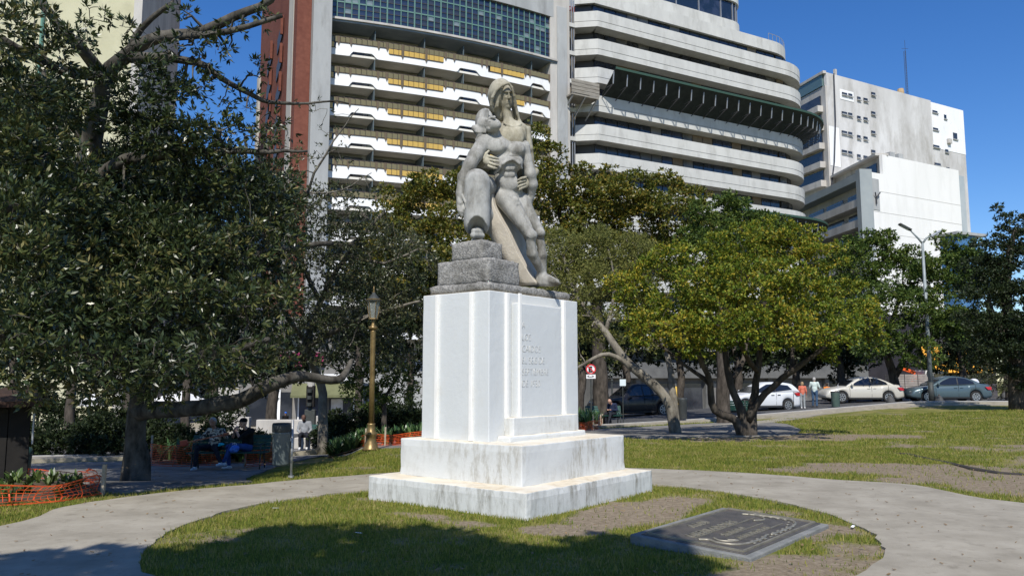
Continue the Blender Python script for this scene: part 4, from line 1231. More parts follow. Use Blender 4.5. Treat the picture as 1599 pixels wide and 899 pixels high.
t0, t1, z0, z1 = wall_rect(cO, cU, 1291, 196, 1312, 252); MB().box(.02, t1, -.06, .1, z0 - 1, z1).build('white_patch', WHITE, gb)
sl = []
for k in range(4):
    dy = k * 30
    sl += [(1314,145+dy,1322,149+dy), (1324,147+dy,1330,151+dy), (1338,152+dy,1343,156+dy), (1348,154+dy,1354,158+dy), (1360,145+dy,1366,149+dy)]
sl += [(1455,173,1463,177),(1456,200,1464,204),(1457,227,1466,231),(1459,255,1468,259),(1473,180,1477,186),(1487,208,1494,218),(1475,234,1480,238),(1477,262,1482,267)]
for s_ in sl:
    a, b = on_wall(cO, cU, s_[0], s_[1]), on_wall(cO, cU, s_[2], s_[3])
    w_ = MB().box(a[0], b[0], -.14, .1, b[1] - .1, a[1] + .1).build('window', DGLASS, gb)
    MB().box(a[0] - .12, b[0] + .12, -.30, -.145, b[1] - .25, b[1] - .1).build('sill', CONC, w_)
t_, z_ = on_wall(cO, cU, 1480, 221); MB().box(t_ - .5, t_ + .4, -.6, -.1, z_ - .5, z_ + .4).build('air_conditioner', CONC_W, gb, bevel=.05)
for s_ in ((1286,112,1297,118),): pass
# roof clutter
MB().box(3.5, 3.9, 1, 1.4, cTop, cTop + 1.6).build('chimney', CONC_W, gb)
t_, _ = on_wall(cO, cU, 1419, 150); MB().lathe([(.55, 0), (.6, .9), (.5, 1.5)], 10, (t_, 1.5, cTop)).build('water_tank', M('tank_tan', L(.42,.30,.17), rough=.8), gb)
mast = MB(); t_, _ = on_wall(cO, cU, 1443, 165)
for dx, dy in ((-.18, 0), (.18, 0), (0, .3)): mast.bar((t_ + dx, 3 + dy, cTop - .2), (t_ + dx * .5, 3 + dy, cTop + 10), .05)
for k in range(20): mast.bar((t_ - .17, 3, cTop + k * .5), (t_ + .17, 3, cTop + k * .5 + .5), .035)
mast.bar((t_, 3, cTop + 10), (t_, 3, cTop + 12), .04); mast.bar((t_ - 1.0, 3, cTop + 10.2), (t_ + .9, 3, cTop + 10.6), .04)
tag(mast.build('antenna_mast', FRAME, gb), kind='stuff')
MB().tube([(1.6, -.2, cTop), (1.3, -.35, cTop - 8), (.5, -.4, cTop - 15), (-.4, -.35, cTop - 19)], .10, 5).build('hanging_cable', FRAME, gb)
# its front, seen edge-on behind the office block
cV = (-.26, .966)
mB = MB(); 
ang = math.atan2(cU[1], cU[0])
def to_local(o, wx, wy): 
    dx, dy = wx - o[0], wy - o[1]
    return (dx * math.cos(ang) + dy * math.sin(ang), -dx * math.sin(ang) + dy * math.cos(ang))
e = to_local(cO, cO[0] + cV[0] * 18, cO[1] + cV[1] * 18)
def slant(name, a0, a1, off_, z0, z1, mat, parent=None):
    d = Vector((e[0], e[1], 0)).normalized(); nn = Vector((-d.y, d.x, 0))   # outwards to the left
    p, q = d * a0, d * a1
    return MB().obox((p + q) / 2 + nn * off_ / 2 + Vector((0, 0, (z0 + z1) / 2)), (q - p) / 2, nn * max(.02, abs(off_)) / 2, Vector((0, 0, (z1 - z0) / 2))).build(name, mat, parent or gb)
slant('front_wall', 0.02, 18, .3, -2, cTop - 2.2, CONC_W)
_p = [(.3, .5), (tR - .1, .5), (tR - .1 + e[0], e[1]), (e[0] + .5, e[1])]
MB().prism(_p, lambda a, b_: (a, b_, -2), lambda a, b_: (a, b_, cTop - .35)).build('building_mass', CONC_W, gb)
for k in range(5):
    z = cTop - 5.2 - k * 3.1
    slant('window', 1.2, 8, .5, z, z + 1.6, DGLASS); slant('balcony', .8, 14, 1.3, z - 1.2, z - .2, CONC_W)
slant('roof_glazing', .6, 9, .45, cTop - 2.1, cTop - .2, glass_mat('roof_glass', L(.10,.16,.16), .1, .8))
slant('roof_edge', .0, 18, .6, cTop - .2, cTop + .25, CONC_W)

g = W(1357, 268, 110.0); dO = (g.x, g.y); dTop = g.z
wb = thing('white_block', 'clean white windowless side wall of an apartment block with balconies on its left front', 'building', (dO[0], dO[1], 0), ang)
W2 = M('clean_white_wall', L(.74,.735,.70), L(.80,.79,.76), scale=.12, rough=.9, spec=.15, detail=6, c3=L(.66,.655,.62), s3=.35, t3=(.5,.8), stretch=(1,1,.3))
tP, zP = on_wall(dO, cU, 1377, 235)
tR, zR = on_wall(dO, cU, 1497, 272)
tE, _ = on_wall(dO, cU, 1511, 300)
MB().box(0, tR, 0, .5, -2, dTop).build('side_wall', W2, wb)
MB().box(tP, tR, 0, .5, dTop, (zP + zR) / 2).build('penthouse_wall', W2, wb)
MB().box(tR, tE, .4, 4, -2, (zP + zR) / 2 - .6).build('end_strip', M('blue_grey_paint', L(.33,.38,.40), L(.42,.46,.47), scale=.3, rough=.9), wb)
for k in range(6):
    z = dTop - 2.6 - k * 3.0
    MB().box(.02, tR - .02, -.025, .02, z - .03, z + .03).build('wall_joint', M('joint_grey', L(.55,.54,.51), rough=.9), wb)
MB().box(.0, 1.9, -.08, .05, dTop - 5.4, dTop - .9).build('grey_panel', CONC, wb)
# the front with its balconies: goes back to the left
eV = (-.094, .9955)
ed = to_local(dO, dO[0] + eV[0], dO[1] + eV[1]); ed = Vector((ed[0], ed[1], 0)).normalized(); en = Vector((-ed.y, ed.x, 0))
def front(name, a0, a1, o0, o1, z0, z1, mat, parent=None):
    c = ed * (a0 + a1) / 2 + en * (o0 + o1) / 2 + Vector((0, 0, (z0 + z1) / 2))
    return MB().obox(c, ed * (a1 - a0) / 2, en * (o1 - o0) / 2, Vector((0, 0, (z1 - z0) / 2))).build(name, mat, parent or wb)
PG = M('grey_blue_pillar', L(.24,.27,.28), L(.30,.33,.33), scale=.3, rough=.85)
for nm_, zz0, zz1, sh_ in (('building_mass', -2, dTop - .3, .9), ('penthouse_mass', dTop - .4, (zP + zR) / 2 - .1, 3.2)):
    _p = [Vector((sh_ * .9 + .6, .5, 0)), Vector((tR - .05, .5, 0)), Vector((tR - .05, .5, 0)) + ed * 24, Vector((sh_ + .3, 0, 0)) + ed * 24]
    MB().prism([(p.x, p.y) for p in _p], lambda a, b_: (a, b_, zz0), lambda a, b_: (a, b_, zz1)).build(nm_, CONC_W, wb)
front('corner_pillar', -.6, .5, -.05, 1.75, -2, dTop + .2, PG)
front('front_wall', .5, 22, -.8, -.3, -2, dTop - .2, CONC_W)
front('roof_beam', .5, 22, -.3, 1.75, dTop - 1.3, dTop - .2, PG)
for k in range(8):
    z = dTop - 4.55 - k * 2.92
    front('balcony', .5, 22, -.3, 1.6, z - .35, z + .75, CONC_W)
    front('balcony_rail', .5, 22, 1.5, 1.56, z + 1.1, z + 1.16, FRAME)
    for a, b in ((1.0, 6.5), (8.0, 13), (14, 19)): front('balcony_window', a, b, -.32, -.2, z + .5, z + 2.2, DGLASS)
    front('air_conditioner', 6.8, 7.6, -.3, .3, z + .8, z + 1.5, CONC_W)
front('penthouse_front', 2.2, 22, -3.5, -3, dTop, (zP + zR) / 2 - .05, CONC_W)
for a in (3.0, 5.2, 7.4, 9.6): front('penthouse_window', a, a + 2.0, -3.05, -2.9, dTop + .5, dTop + 2.1, DGLASS)
front('penthouse_roof', 1.6, 22, -4, -2.0, (zP + zR) / 2 - .04, (zP + zR) / 2 + .3, CONC_W)
for px_, py_ in ((1398, 231), (1411, 233)):
    t_, _ = on_wall(dO, cU, px_, py_); MB().box(t_ - .5, t_ + .6, .5, 1.5, (zP+zR)/2, (zP+zR)/2 + .9).build('roof_box', CONC, wb)
MB().bar((1.0, -.2, dTop - 4.6), (1.0, -.2, dTop - 3.7), .16).bar((1.0, -.2, dTop - 3.7), (.5, -.45, dTop - 3.0), .14).bar((1.0, -.2, dTop - 3.7), (1.6, -.45, dTop - 2.9), .14).build('wall_bracket', FRAME, wb)

# --- cream tower block behind the fig tree
cr = thing('cream_tower', 'plain cream tower block showing through the fig tree branches', 'building', (-30.2, 62, 0), R(12))
CREAM = M('cream_wall', L(.46,.44,.29), L(.54,.52,.36), scale=.3, rough=.9, c3=L(.38,.36,.24), s3=.5, t3=(.5,.8))
MB().box(-34, 0, 0, 14, -2.6, 58).build('wall', CREAM, cr)
MB().box(-.55, .08, -.12, 14.1, -2.6, 58).build('corner_strip', CONC_W, cr)
for k in range(16):
    z = 1.5 + 3.1 * k
    for x in (-30, -25.5, -18.2, -13.6): 
        w_ = MB().box(x, x + 1.7, -.05, .2, z, z + 1.5).build('window', DGLASS, cr); MB().box(x-.1, x+1.8, -.16, -.052, z-.16, z-.02).build('sill', CONC_W, w_)
MB().tube([(-7.2, -.15, -2), (-7.2, -.15, 57)], .14, 6).build('drain_pipe', M('green_pipe', L(.10,.22,.17), rough=.6), cr)
# --- low grey office behind the trees between the cream tower and the apartment block
gl = thing('grey_offices', 'low pale grey office building glimpsed through the fig foliage', 'building', (-46, 88, 0), R(14))
MB().box(0, 21, 0, 12, -2.6, 19).build('wall', MATS['tree_shaded_render'] if 'tree_shaded_render' in MATS else CONC, gl)
for k in range(6):
    z = 1 + k * 3.1
    for x in np.arange(.8, 20, 2.6): MB().box(x, x + 1.9, -.06, .3, z, z + 1.6).build('window', BGLASS if k % 2 else LGLASS, gl)
    MB().box(0, 21, -.5, .0, z - .9, z - .55).build('ledge', WHITE, gl)

# --- street-level shops
def shopfront(name, label, x, y, rot, w, h, base, wallm, extras):
    s_ = thing(name, label, 'shop', (x, y, base), rot)
    MB().box(0, w, .6, 8, 0, h).build('wall', wallm, s_)
    extras(s_)
    return s_
AWN = M('olive_awning', L(.12,.125,.06), L(.16,.165,.08), scale=1, rough=.9)
PINK = M('pink_sign', L(.30,.02,.10), rough=.6)
def corner(s_):
    MB().add([(4.6,.6,3.75),(10.0,.6,3.75),(10.0,-1.1,2.75),(4.6,-1.1,2.75),(4.6,.6,3.6),(10.0,.6,3.6),(10.0,-1.1,2.55),(4.6,-1.1,2.55)],[(0,1,2,3),(7,6,5,4),(0,3,7,4),(1,5,6,2),(3,2,6,7),(0,4,5,1)]).build('awning', AWN, s_)
    d = MB().box(5.2, 7.4, .5, .62, .1, 2.7).build('door', BGLASS, s_); MB().box(5.1, 5.2, .42, .66, 0, 2.8).box(7.4, 7.5, .42, .66, 0, 2.8).box(5.1,7.5,.42,.66,2.7,2.8).build('frame', WHITE, d)
    MB().box(7.7, 9.6, .5, .62, .5, 2.7).build('shop_window', DGLASS, s_)
    MB().box(7.9, 8.9, .42, .49, 1.1, 2.4).build('poster', M('poster_grey', L(.45), L(.6), scale=3), s_)
    MB().box(9.8, 10.5, .2, .7, 0, 2.6).build('pillar', WHITE, s_)
    MB().box(-2, 0.2, .3, .7, 0, 3.4).build('pillar', CONC_W, s_); MB().box(.8, 4.6, .45, .62, .2, 3.0).build('shop_window', DGLASS, s_)
    MB().box(3.4, 3.65, .3, .6, 0, 3.2).build('pillar', WHITE, s_)
    MB().box(6.6, 9.6, .35, .58, 3.95, 4.55).build('sign', WHITE, s_)
    letters('sign_text', '# 20', .5, FRAME, s_, (8.0, .33, 4.05), (R(90),0,0), .01)
    MB().box(3.2, 7.2, .3, .58, 5.2, 6.4).build('fascia', PINK, s_, bevel=.02); MB().box(5.9, 6.2, .2, .32, 4.7, 6.9).build('sign_post', WHITE, s_)
    for i in range(5): MB().box(4 + i*1.3, 4.9 + i*1.3, .5, .62, 6.8, 8.4).build('upper_window', DGLASS, s_)
g = W(366, 660, 68.0)
shopfront('corner_shop', 'corner shop with olive awning and pink sign beyond the hedge', g.x, 68, R(10), 10.6, 9.5, -2.6, M('tree_shaded_render', L(.17,.165,.15), L(.23,.22,.205), scale=.7, rough=.9), corner)  # wall grey lowered to carry the shade of the trees
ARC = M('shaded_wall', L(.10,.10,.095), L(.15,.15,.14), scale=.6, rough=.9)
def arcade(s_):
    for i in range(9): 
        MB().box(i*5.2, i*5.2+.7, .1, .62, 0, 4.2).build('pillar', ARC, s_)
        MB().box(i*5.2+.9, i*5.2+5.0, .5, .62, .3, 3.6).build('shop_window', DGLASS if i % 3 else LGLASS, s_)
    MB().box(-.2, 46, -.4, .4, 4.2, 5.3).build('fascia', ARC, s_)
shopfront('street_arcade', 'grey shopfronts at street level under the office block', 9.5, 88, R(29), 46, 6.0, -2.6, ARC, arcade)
def orange_shop(s_):
    for i in range(5):
        MB().add([(i*1.28,.5,5.9),(i*1.28+1.22,.5,5.9),(i*1.28+1.28,-.9,3.5),(i*1.28-.05,-.9,3.5),(i*1.28,.55,5.8),(i*1.28+1.22,.55,5.8),(i*1.28+1.28,-.8,3.4),(i*1.28-.05,-.8,3.4)],[(0,1,2,3),(7,6,5,4),(0,3,7,4),(1,5,6,2),(3,2,6,7),(0,4,5,1)]).build('awning_panel', M('orange_awning', L(.72,.32,.03), L(.80,.38,.04), scale=.6, rough=.7), s_)
    letters('sign_text', 'Mimi', 1.3, M('purple_paint', L(.20,.02,.12)), s_, (1.4, -.42, 4.15), (R(60),0,0), .01, bold=.02)
    MB().box(.2, 6.2, .4, .62, .2, 3.3).build('shop_window', DGLASS, s_)
g = W(1446, 590, 72.0)
shopfront('orange_shop', 'dark shop with slanting orange awning beside the street light', g.x, 72, R(12), 8, 9, -1.4, M('dark_wall', L(.06,.055,.06), L(.09,.08,.085), scale=.6), orange_shop)
bb = thing('blue_shed', 'low blue glazed roof box behind the trees at the right', 'building', (W(1496, 380, 100).x, 100, 0), R(24))
MB().box(0, 3.4, 0, 2.5, 0, W(1490,366,100).z).build('wall', M('blue_panel', L(.05,.14,.30), L(.08,.2,.38), scale=.4, rough=.3), bb); MB().box(-.5, 5.0, -.4, 3, W(1490,366,100).z, W(1490,366,100).z + .35).build('roof', CONC, bb)
# ------------------------------------------------------------------ vegetation
BARK_F = M('fig_bark', L(.03,.027,.022), L(.13,.12,.10), scale=5, rough=.95, bump=.5, bscale=22, spec=.15, detail=8, stretch=(1,1,.5))  # grey bark darkened to stand in for shade under the canopy
BARK_D = M('dark_bark', L(.035,.03,.025), L(.10,.085,.07), scale=6, rough=.95, bump=.6, bscale=20, spec=.1, stretch=(1,1,.4))
BARK_L = M('pale_bark', L(.09,.08,.065), L(.24,.22,.18), scale=5, rough=.95, bump=.5, bscale=20, spec=.1, stretch=(1,1,.5))
LEAF_FIG = leaf_mat('fig_leaf', [(0.0, L(.011,.020,.009)), (0.35, L(.024,.040,.015)), (0.7, L(.048,.070,.024)), (0.92, L(.10,.115,.034)), (1.0, L(.16,.145,.05))], rough=.34, transl=.15, spec=.5, clump=.5)
LEAF_FIG2 = leaf_mat('fig_leaf_small', [(0.0, L(.018,.026,.012)), (0.45, L(.040,.054,.024)), (0.8, L(.08,.09,.036)), (1.0, L(.14,.13,.06))], rough=.4, transl=.15, spec=.4, clump=.5)
LEAF_YG = leaf_mat('yellow_green_leaf', [(0.0, L(.036,.066,.009)), (0.3, L(.080,.130,.014)), (0.62, L(.150,.195,.021)), (0.85, L(.29,.275,.030)), (1.0, L(.40,.30,.035))], rough=.5, transl=.25, spec=.25, clump=.5)
LEAF_OL = leaf_mat('olive_leaf', [(0.0, L(.035,.055,.010)), (0.4, L(.075,.098,.015)), (0.75, L(.155,.15,.024)), (1.0, L(.26,.18,.03))], rough=.45, transl=.2, spec=.3, clump=.35)
LEAF_GG = leaf_mat('grey_green_leaf', [(0.0, L(.09,.105,.03)), (0.5, L(.165,.18,.05)), (1.0, L(.27,.26,.08))], rough=.6, transl=.3, spec=.15, clump=.4)
LEAF_DG = leaf_mat('deep_green_leaf', [(0.0, L(.020,.042,.011)), (0.45, L(.05,.088,.018)), (0.8, L(.095,.14,.026)), (1.0, L(.16,.19,.036))], rough=.5, transl=.2, spec=.25, clump=.4)
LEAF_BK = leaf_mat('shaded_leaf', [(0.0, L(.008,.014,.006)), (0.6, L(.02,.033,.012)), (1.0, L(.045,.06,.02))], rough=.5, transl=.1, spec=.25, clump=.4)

def leaf_geometry(cent, dirs, Lf, Wf, k, rng, spread=.8, fold=.25, droop=0.0):
    """k leaves radiating from every cluster centre: one folded four-cornered blade each"""
    n = len(cent)
    c = np.repeat(cent, k, 0); d = np.repeat(dirs, k, 0)
    d = d + rng.normal(0, spread, d.shape); d[:, 2] -= droop
    d /= np.linalg.norm(d, axis=1)[:, None] + 1e-9
    r = rng.normal(0, 1, d.shape); s = np.cross(d, r); s /= np.linalg.norm(s, axis=1)[:, None] + 1e-9
    u = np.cross(s, d)
    ln = Lf * rng.uniform(.6, 1.25, len(c))[:, None]; w = Wf * rng.uniform(.7, 1.2, len(c))[:, None] * .5
    b = c + d * ln * .12
    p1 = b + d * ln * .48 + s * w + u * w * fold; p2 = b + d * ln; p3 = b + d * ln * .48 - s * w + u * w * fold
    V = np.stack([b, p1, p2, p3], 1).reshape(-1, 3)
    F = np.arange(4 * len(c)).reshape(-1, 4)
    return V, F

def crown_points(blobs, rng, dens, sub=.34, shell=(.45, 1.0), nsub=None):
    """blobs: (centre, radius, weight). Returns cluster centres, outward directions and the clump centres"""
    C_, D_, S_ = [], [], []
    for c, r, w in blobs:
        c = np.array(c, float); r3 = np.array(r if hasattr(r, '__len__') else (r, r, r * .86), float)
        m = nsub or int(26 * min(1, .35 + w))
        v = rng.normal(0, 1, (m, 3)); v /= np.linalg.norm(v, axis=1)[:, None]
        rad = rng.uniform(shell[0], shell[1], m)[:, None]
        sc = c + v * r3 * rad
        S_.append(sc)
        per = max(1, int(dens * w * r3[0] ** 2 / m))
        for i in range(m):
            q = rng.normal(0, 1, (per, 3)); q /= np.linalg.norm(q, axis=1)[:, None]
            q *= rng.uniform(.25, 1, (per, 1)) ** .6
            q[:, 2] *= .62
            pts = sc[i] + q * r3 * sub * rng.uniform(.7, 1.35)
            dd = q * .7 + v[i] * .5 + np.array([0, 0, .25])
            C_.append(pts); D_.append(dd)
    C_ = np.concatenate(C_); D_ = np.concatenate(D_); D_ /= np.linalg.norm(D_, axis=1)[:, None] + 1e-9
    return C_, D_, np.concatenate(S_)

def limb_mesh(m, pts, n=8, jitter=.0, sub=3):
    """pts: (Vector, radius). smoothed, slightly gnarled"""
    P = [tuple(p) + (r,) for p, r in pts]
    S = smooth_loop(P, sub, False) if len(P) > 2 else P
    out = []
    for i, q in enumerate(S):
        v = Vector(q[:3])
        if 0 < i < len(S) - 1: v += mnoise.noise_vector(v * 1.7) * jitter
        out.append((v, max(q[3], .004)))
    m.tube([v for v, r in out], [r for v, r in out], n)
    return out

def tree(name, label, base, limbs, blobs, leafm, bark, Lf, Wf, k=6, dens=160, sub=.34, seed=1, group=None, spread=.8, twig=.022, droop=0, cat='tree', shell=(.45,1.0), jitter=.06, twigs=True, crown_label=None, nsub=None, cut=None):
    """limbs: list of [(px,py,Y,r_m),...]; blobs: (px,py,Y,r_px[,weight[,depth factor]]) placed in space by their real distance"""
    rng = np.random.default_rng(seed)
    o = Vector((base[0], base[1], float(gz(*base))))
    t = thing(name, label, cat, o, 0, group)
    m = MB(); nodes = []
    for lb in limbs:
        pts = [(p[0] if isinstance(p[0], Vector) else W(p[0], p[1], p[2]), p[-1]) for p in lb]
        p0, r0 = pts[0]; g0 = float(gz(p0.x, p0.y))
        if lb is limbs[0] or p0.z < g0 + .35 or p0.z < .25:
            pts = [(Vector((p0.x, p0.y, g0 - .12)), r0 * 1.15)] + [(p, r) for p, r in pts if p.z > g0 + .12]
        pts = [(p - o, r) for p, r in pts]
        nodes += limb_mesh(m, pts, 9, jitter)
    B = []
    for b in blobs:
        if isinstance(b[0], Vector): c, r, w, df = b[0], b[1], (b[2] if len(b) > 2 else 1), (b[3] if len(b) > 3 else 1)
        else:
            c = W(b[0], b[1], b[2]); r = b[3] * b[2] / FPX; w = b[4] if len(b) > 4 else 1.0; df = b[5] if len(b) > 5 else 1
        B.append((tuple(c - o), (r, r * df, r * .86), w))
    C_, D_, S_ = crown_points(B, rng, dens, sub, shell, nsub)
    if cut is not None:
        kp = cut(C_ + np.array(o)); C_, D_ = C_[kp], D_[kp]
    if twigs and nodes:
        # branch system: every clump is joined to the nearest limb or to a clump already reached
        N = [tuple(v) for v, r in nodes]; Rr = [min(r * .5, twig * 1.6) for v, r in nodes]; N = np.array(N); Rr = np.array(Rr)
        d0 = np.array([np.linalg.norm(N - q, axis=1).min() for q in S_])
        for i in np.argsort(d0):
            s_ = S_[i]
            dist = np.linalg.norm(N - s_, axis=1) * (1.25 - .25 * (np.arange(len(N)) < len(nodes)))
            j = int(np.argmin(dist)); a = Vector(N[j]); q = Vector(s_); ln = (q - a).length
            if ln > 1.3 + .02 * base[1]: continue
            if ln > .05:
                mid = a.lerp(q, .5) + Vector((0, 0, .06 * ln)) + mnoise.noise_vector(q * 3) * .16 * ln
                r0 = float(Rr[j]); r1 = max(r0 * .62, .0035 + .00015 * base[1])
                m.tube([a, a.lerp(mid, .5) + mnoise.noise_vector(a * 5 + q) * .07 * ln, mid, mid.lerp(q, .5) + mnoise.noise_vector(q * 5) * .07 * ln, q], [r0, r0 * .9, (r0 + r1) / 2, r1 * 1.1, r1], 4, False)
                N = np.vstack([N, s_]); Rr = np.append(Rr, r1)
    m.build('trunk', bark, t, smooth=True, fix=False)
    V, F = leaf_geometry(C_, D_, Lf, Wf, k, rng, spread, droop=droop)
    me = np_mesh('crown', V, F, leafm)
    cr_ = bpy.data.objects.new('crown', me); COL.objects.link(cr_); cr_.parent = t; tag(cr_, kind='stuff')
    return t

# the great fig that shades the left side
figL = [
 [(214,716,16,.26),(212,690,16,.20),(216,650,16,.19),(222,610,15.8,.19),(205,520,15.4,.2),(160,420,14.8,.24),(130,300,14.2,.20),(150,200,13.6,.17),(165,120,13.2,.14),(205,85,13,.12),(250,60,12.8,.10),(320,47,12.6,.085),(385,20,12.4,.07),(430,-12,12.2,.055)],
 [(216,645,16,.2),(245,640,15.6,.17),(290,640,15,.15),(340,632,14.6,.145),(385,617,14.4,.135),(420,600,14.4,.13),(450,590,14.6,.11),(490,590,15,.09),(525,592,15.4,.08),(542,578,15.8,.06),(550,562,16,.04)],
 [(205,90,13,.10),(260,92,12.8,.075),(310,97,12.7,.06),(345,120,12.8,.05),(390,146,13,.042),(420,158,13.2,.036),(480,160,13.5,.022),(545,162,13.9,.012)],
 [(250,60,12.8,.08),(300,55,12.6,.06),(360,50,12.3,.05),(440,25,12,.035)],
 [(205,520,15.4,.22),(260,470,15,.17),(320,430,14.8,.13),(380,400,15,.10),(440,390,15.4,.07),(520,380,16,.05)],
 [(160,420,14.8,.2),(90,380,13.5,.16),(20,330,12,.12),(-60,300,11,.1)],
 [(212,560,15.4,.2),(120,540,13.5,.15),(30,530,12,.11),(-40,520,11,.08)],
 [(130,300,14.2,.16),(200,250,13.6,.12),(290,240,13.2,.09),(370,236,13,.06),(420,238,13,.04),(480,236,13.2,.02)],
 [(165,120,13.2,.12),(110,60,12.4,.09),(60,0,12,.07)], [(165,120,13.2,.10),(90,110,12,.08),(0,60,11,.06)],
 [(205,85,13,.08),(225,40,12.8,.05),(270,5,12.6,.04)],
 [(216,600,15.8,.2),(300,560,13.5,.11),(370,545,12.2,.07),(420,530,11.8,.04)],
]
figB = [(60,30,10.6,40,.5),(120,55,11.4,34,.45),(200,45,12,24,.25),(265,75,12.5,26,.4),(300,130,12.7,34,.35),(345,75,12.4,24,.22),(410,25,12.2,22,.2),(290,20,12.3,20,.15),(400,110,12.9,26,.16),(430,195,13.4,30,.25),(5,50,10.0,52,.8),(85,85,11.0,42,.5),(150,20,11.5,26,.28),(225,95,12.2,34,.45),(165,140,12,46,.6),(30,140,10.5,62,.9),(100,165,11.5,56,.8),(215,165,12.2,42,.8),(255,130,12.6,42,.7),(325,95,12.6,30,.14),(310,60,12.4,26,.16),(370,40,12.3,24,.12),(340,150,12.8,44,.16),(395,160,13,30,.10),
 (40,240,10.6,64,1),(190,205,12.4,40,.45),(245,205,12.4,50,.9),(300,220,12.8,50,.75),(350,215,12.9,44,.55),(395,215,13,36,.4),(90,290,11,62,.9),(160,310,12,38,.5),
 (30,330,10.2,62,1),(110,350,11.2,60,1),(185,350,12,48,.9),(310,290,13,52,.75),(370,280,13.2,50,.6),(425,290,13.6,40,.45),(250,350,12.6,46,.8),
 (40,410,10,66,1),(130,420,11,62,1),(215,410,11.8,56,1),(300,380,12.4,56,.9),(370,380,13,50,.75),(430,380,13.6,40,.55),
 (35,485,9.8,62,1),(115,490,10.4,60,1),(200,480,11,58,1),(285,470,11.6,56,.9),(360,470,12.2,50,.8),(425,470,12.8,42,.6),
 (30,550,9.6,50,.9),(100,556,9.9,44,.8),(170,560,10.3,42,.75),(240,562,10.7,40,.7),(310,556,11.1,38,.65),(375,550,11.7,38,.55),(435,545,12.6,34,.4)]
figB += [(px, py, Y, 30, .85) for px, py, Y in ((20,590,9.7),(75,592,10),(130,590,10.2),(185,594,10.6),(240,592,11),(295,588,11.4),(345,584,11.8),(395,574,12.2),(55,612,10.4),(150,612,11),(250,612,11.8))]
# deeper masses that keep the inside of the tree dark
figB += [(px, py, 15.2, 80, .65) for px, py in ((60,180),(60,340),(180,420),(290,430),(80,480),(380,440),(240,520),(340,530),(150,550))]
figB += [(Vector((x, y, z)), 1.3, 1.1) for x, y, z in ((-6,12.8,9.8),(-8,13,9.6),(-10.5,13,9.4),(-12.5,12.5,9),(-7.4,14.6,4.6),(-5.6,15.4,4.8),(-9.2,15.6,5),(-6.4,13.4,3.9),(-8.2,13.2,3.6),(-13,13,5),(-9,14.5,6.0),(-7.2,16,5.4),(-11,16,6.4),(-6,18.5,5.6),(-9,19,6.2),(-13,19,5.5),(-15,15,5.2))]  # hidden foliage added overhead and behind to shade the plaza and low limb
tree('fig_tree', 'huge dark fig tree with glossy leaves and low sweeping limbs filling the left side', (W(214,716,16).x, 16), figL, figB, LEAF_FIG, BARK_F, .118, .037, k=7, dens=960, sub=.48, seed=3, spread=.62, twig=.02, droop=.05)

fig2 = [[(505,640,27.2,0.158),(500,600,27.2,0.144),(480,540,26.2,0.122),(500,470,25.2,0.094),(540,400,24.2,0.072),(600,330,23.7,0.043)], [(480,540,26.2,0.108),(560,500,24.2,0.072),(620,480,23.2,0.050),(655,470,22.8,0.029)],
        [(500,470,25.2,0.079),(460,380,24.2,0.065),(480,300,23.2,0.043),(520,220,22.7,0.025),(560,170,22.2,0.011)], [(540,400,24.2,0.058),(600,410,23.2,0.043),(650,390,22.7,0.022)], [(480,540,26.2,0.086),(440,480,24.7,0.058),(420,420,24.2,0.036)], [(480,300,23.2,0.036),(530,300,22.2,0.022),(580,270,21.8,0.011)]]
fig2B = [(470,300,23.2,40,.5),(530,340,23.2,46,.5),(590,350,23.7,40,.4),(630,380,23.7,36,.5),(440,400,23.2,46,.6),(450,250,22.2,40,.20),(520,240,22.2,40,.10),(440,320,22.7,48,.5),(505,320,22.7,45,.33),(560,300,22.2,36,.14),(470,390,23.2,54,.65),(540,390,23.2,54,.55),(600,400,23.2,50,.5),(645,410,23.2,42,.5),(450,470,24.2,54,.75),(520,470,24.2,54,.7),(585,470,23.7,50,.65),(640,480,23.7,44,.65),
         (450,540,25.2,44,.6),(510,545,25.2,42,.55),(570,535,24.7,44,.55),(630,545,24.7,42,.6),(500,180,22.2,34,.05),(420,210,21.7,30,.15)]
tree('fig_tree', 'smaller twiggy fig tree with fine grey-green leaves behind the golden lamp', (W(505,640,27.2).x, 27.2), fig2, fig2B, LEAF_FIG2, BARK_L, .11, .038, k=7, dens=640, sub=.46, seed=5, spread=.8, twig=.022)

# rounded yellow-green tree with several stems on the lawn
ygL = [[(1160,681,22.7,0.161),(1150,655,22.6,0.124),(1118,640,22.4,0.105),(1108,600,22.2,0.087),(1090,550,21.8,0.070),(1050,490,21.2,0.042)],
       [(1166,681,22.7,0.174),(1158,640,22.6,0.124),(1140,600,22.7,0.099),(1132,540,22.8,0.084),(1120,460,22.6,0.056)],
       [(1172,681,22.7,0.161),(1176,630,22.7,0.124),(1184,580,22.6,0.093),(1190,520,22.4,0.077),(1200,430,22.2,0.049)],
       [(1168,655,22.6,0.124),(1195,615,22.3,0.093),(1235,580,21.9,0.084),(1270,555,21.5,0.063),(1310,520,21.2,0.042)],
       [(1140,600,22.7,0.084),(1160,560,23.4,0.070),(1170,500,24,0.049)], [(1184,580,22.6,0.084),(1160,545,21.8,0.063),(1150,480,21.2,0.042)], [(1108,600,22.2,0.070),(1070,570,22.6,0.049),(1020,530,22.8,0.035)], [(1235,580,21.9,0.063),(1240,530,22.4,0.049),(1250,450,22.6,0.035)]]
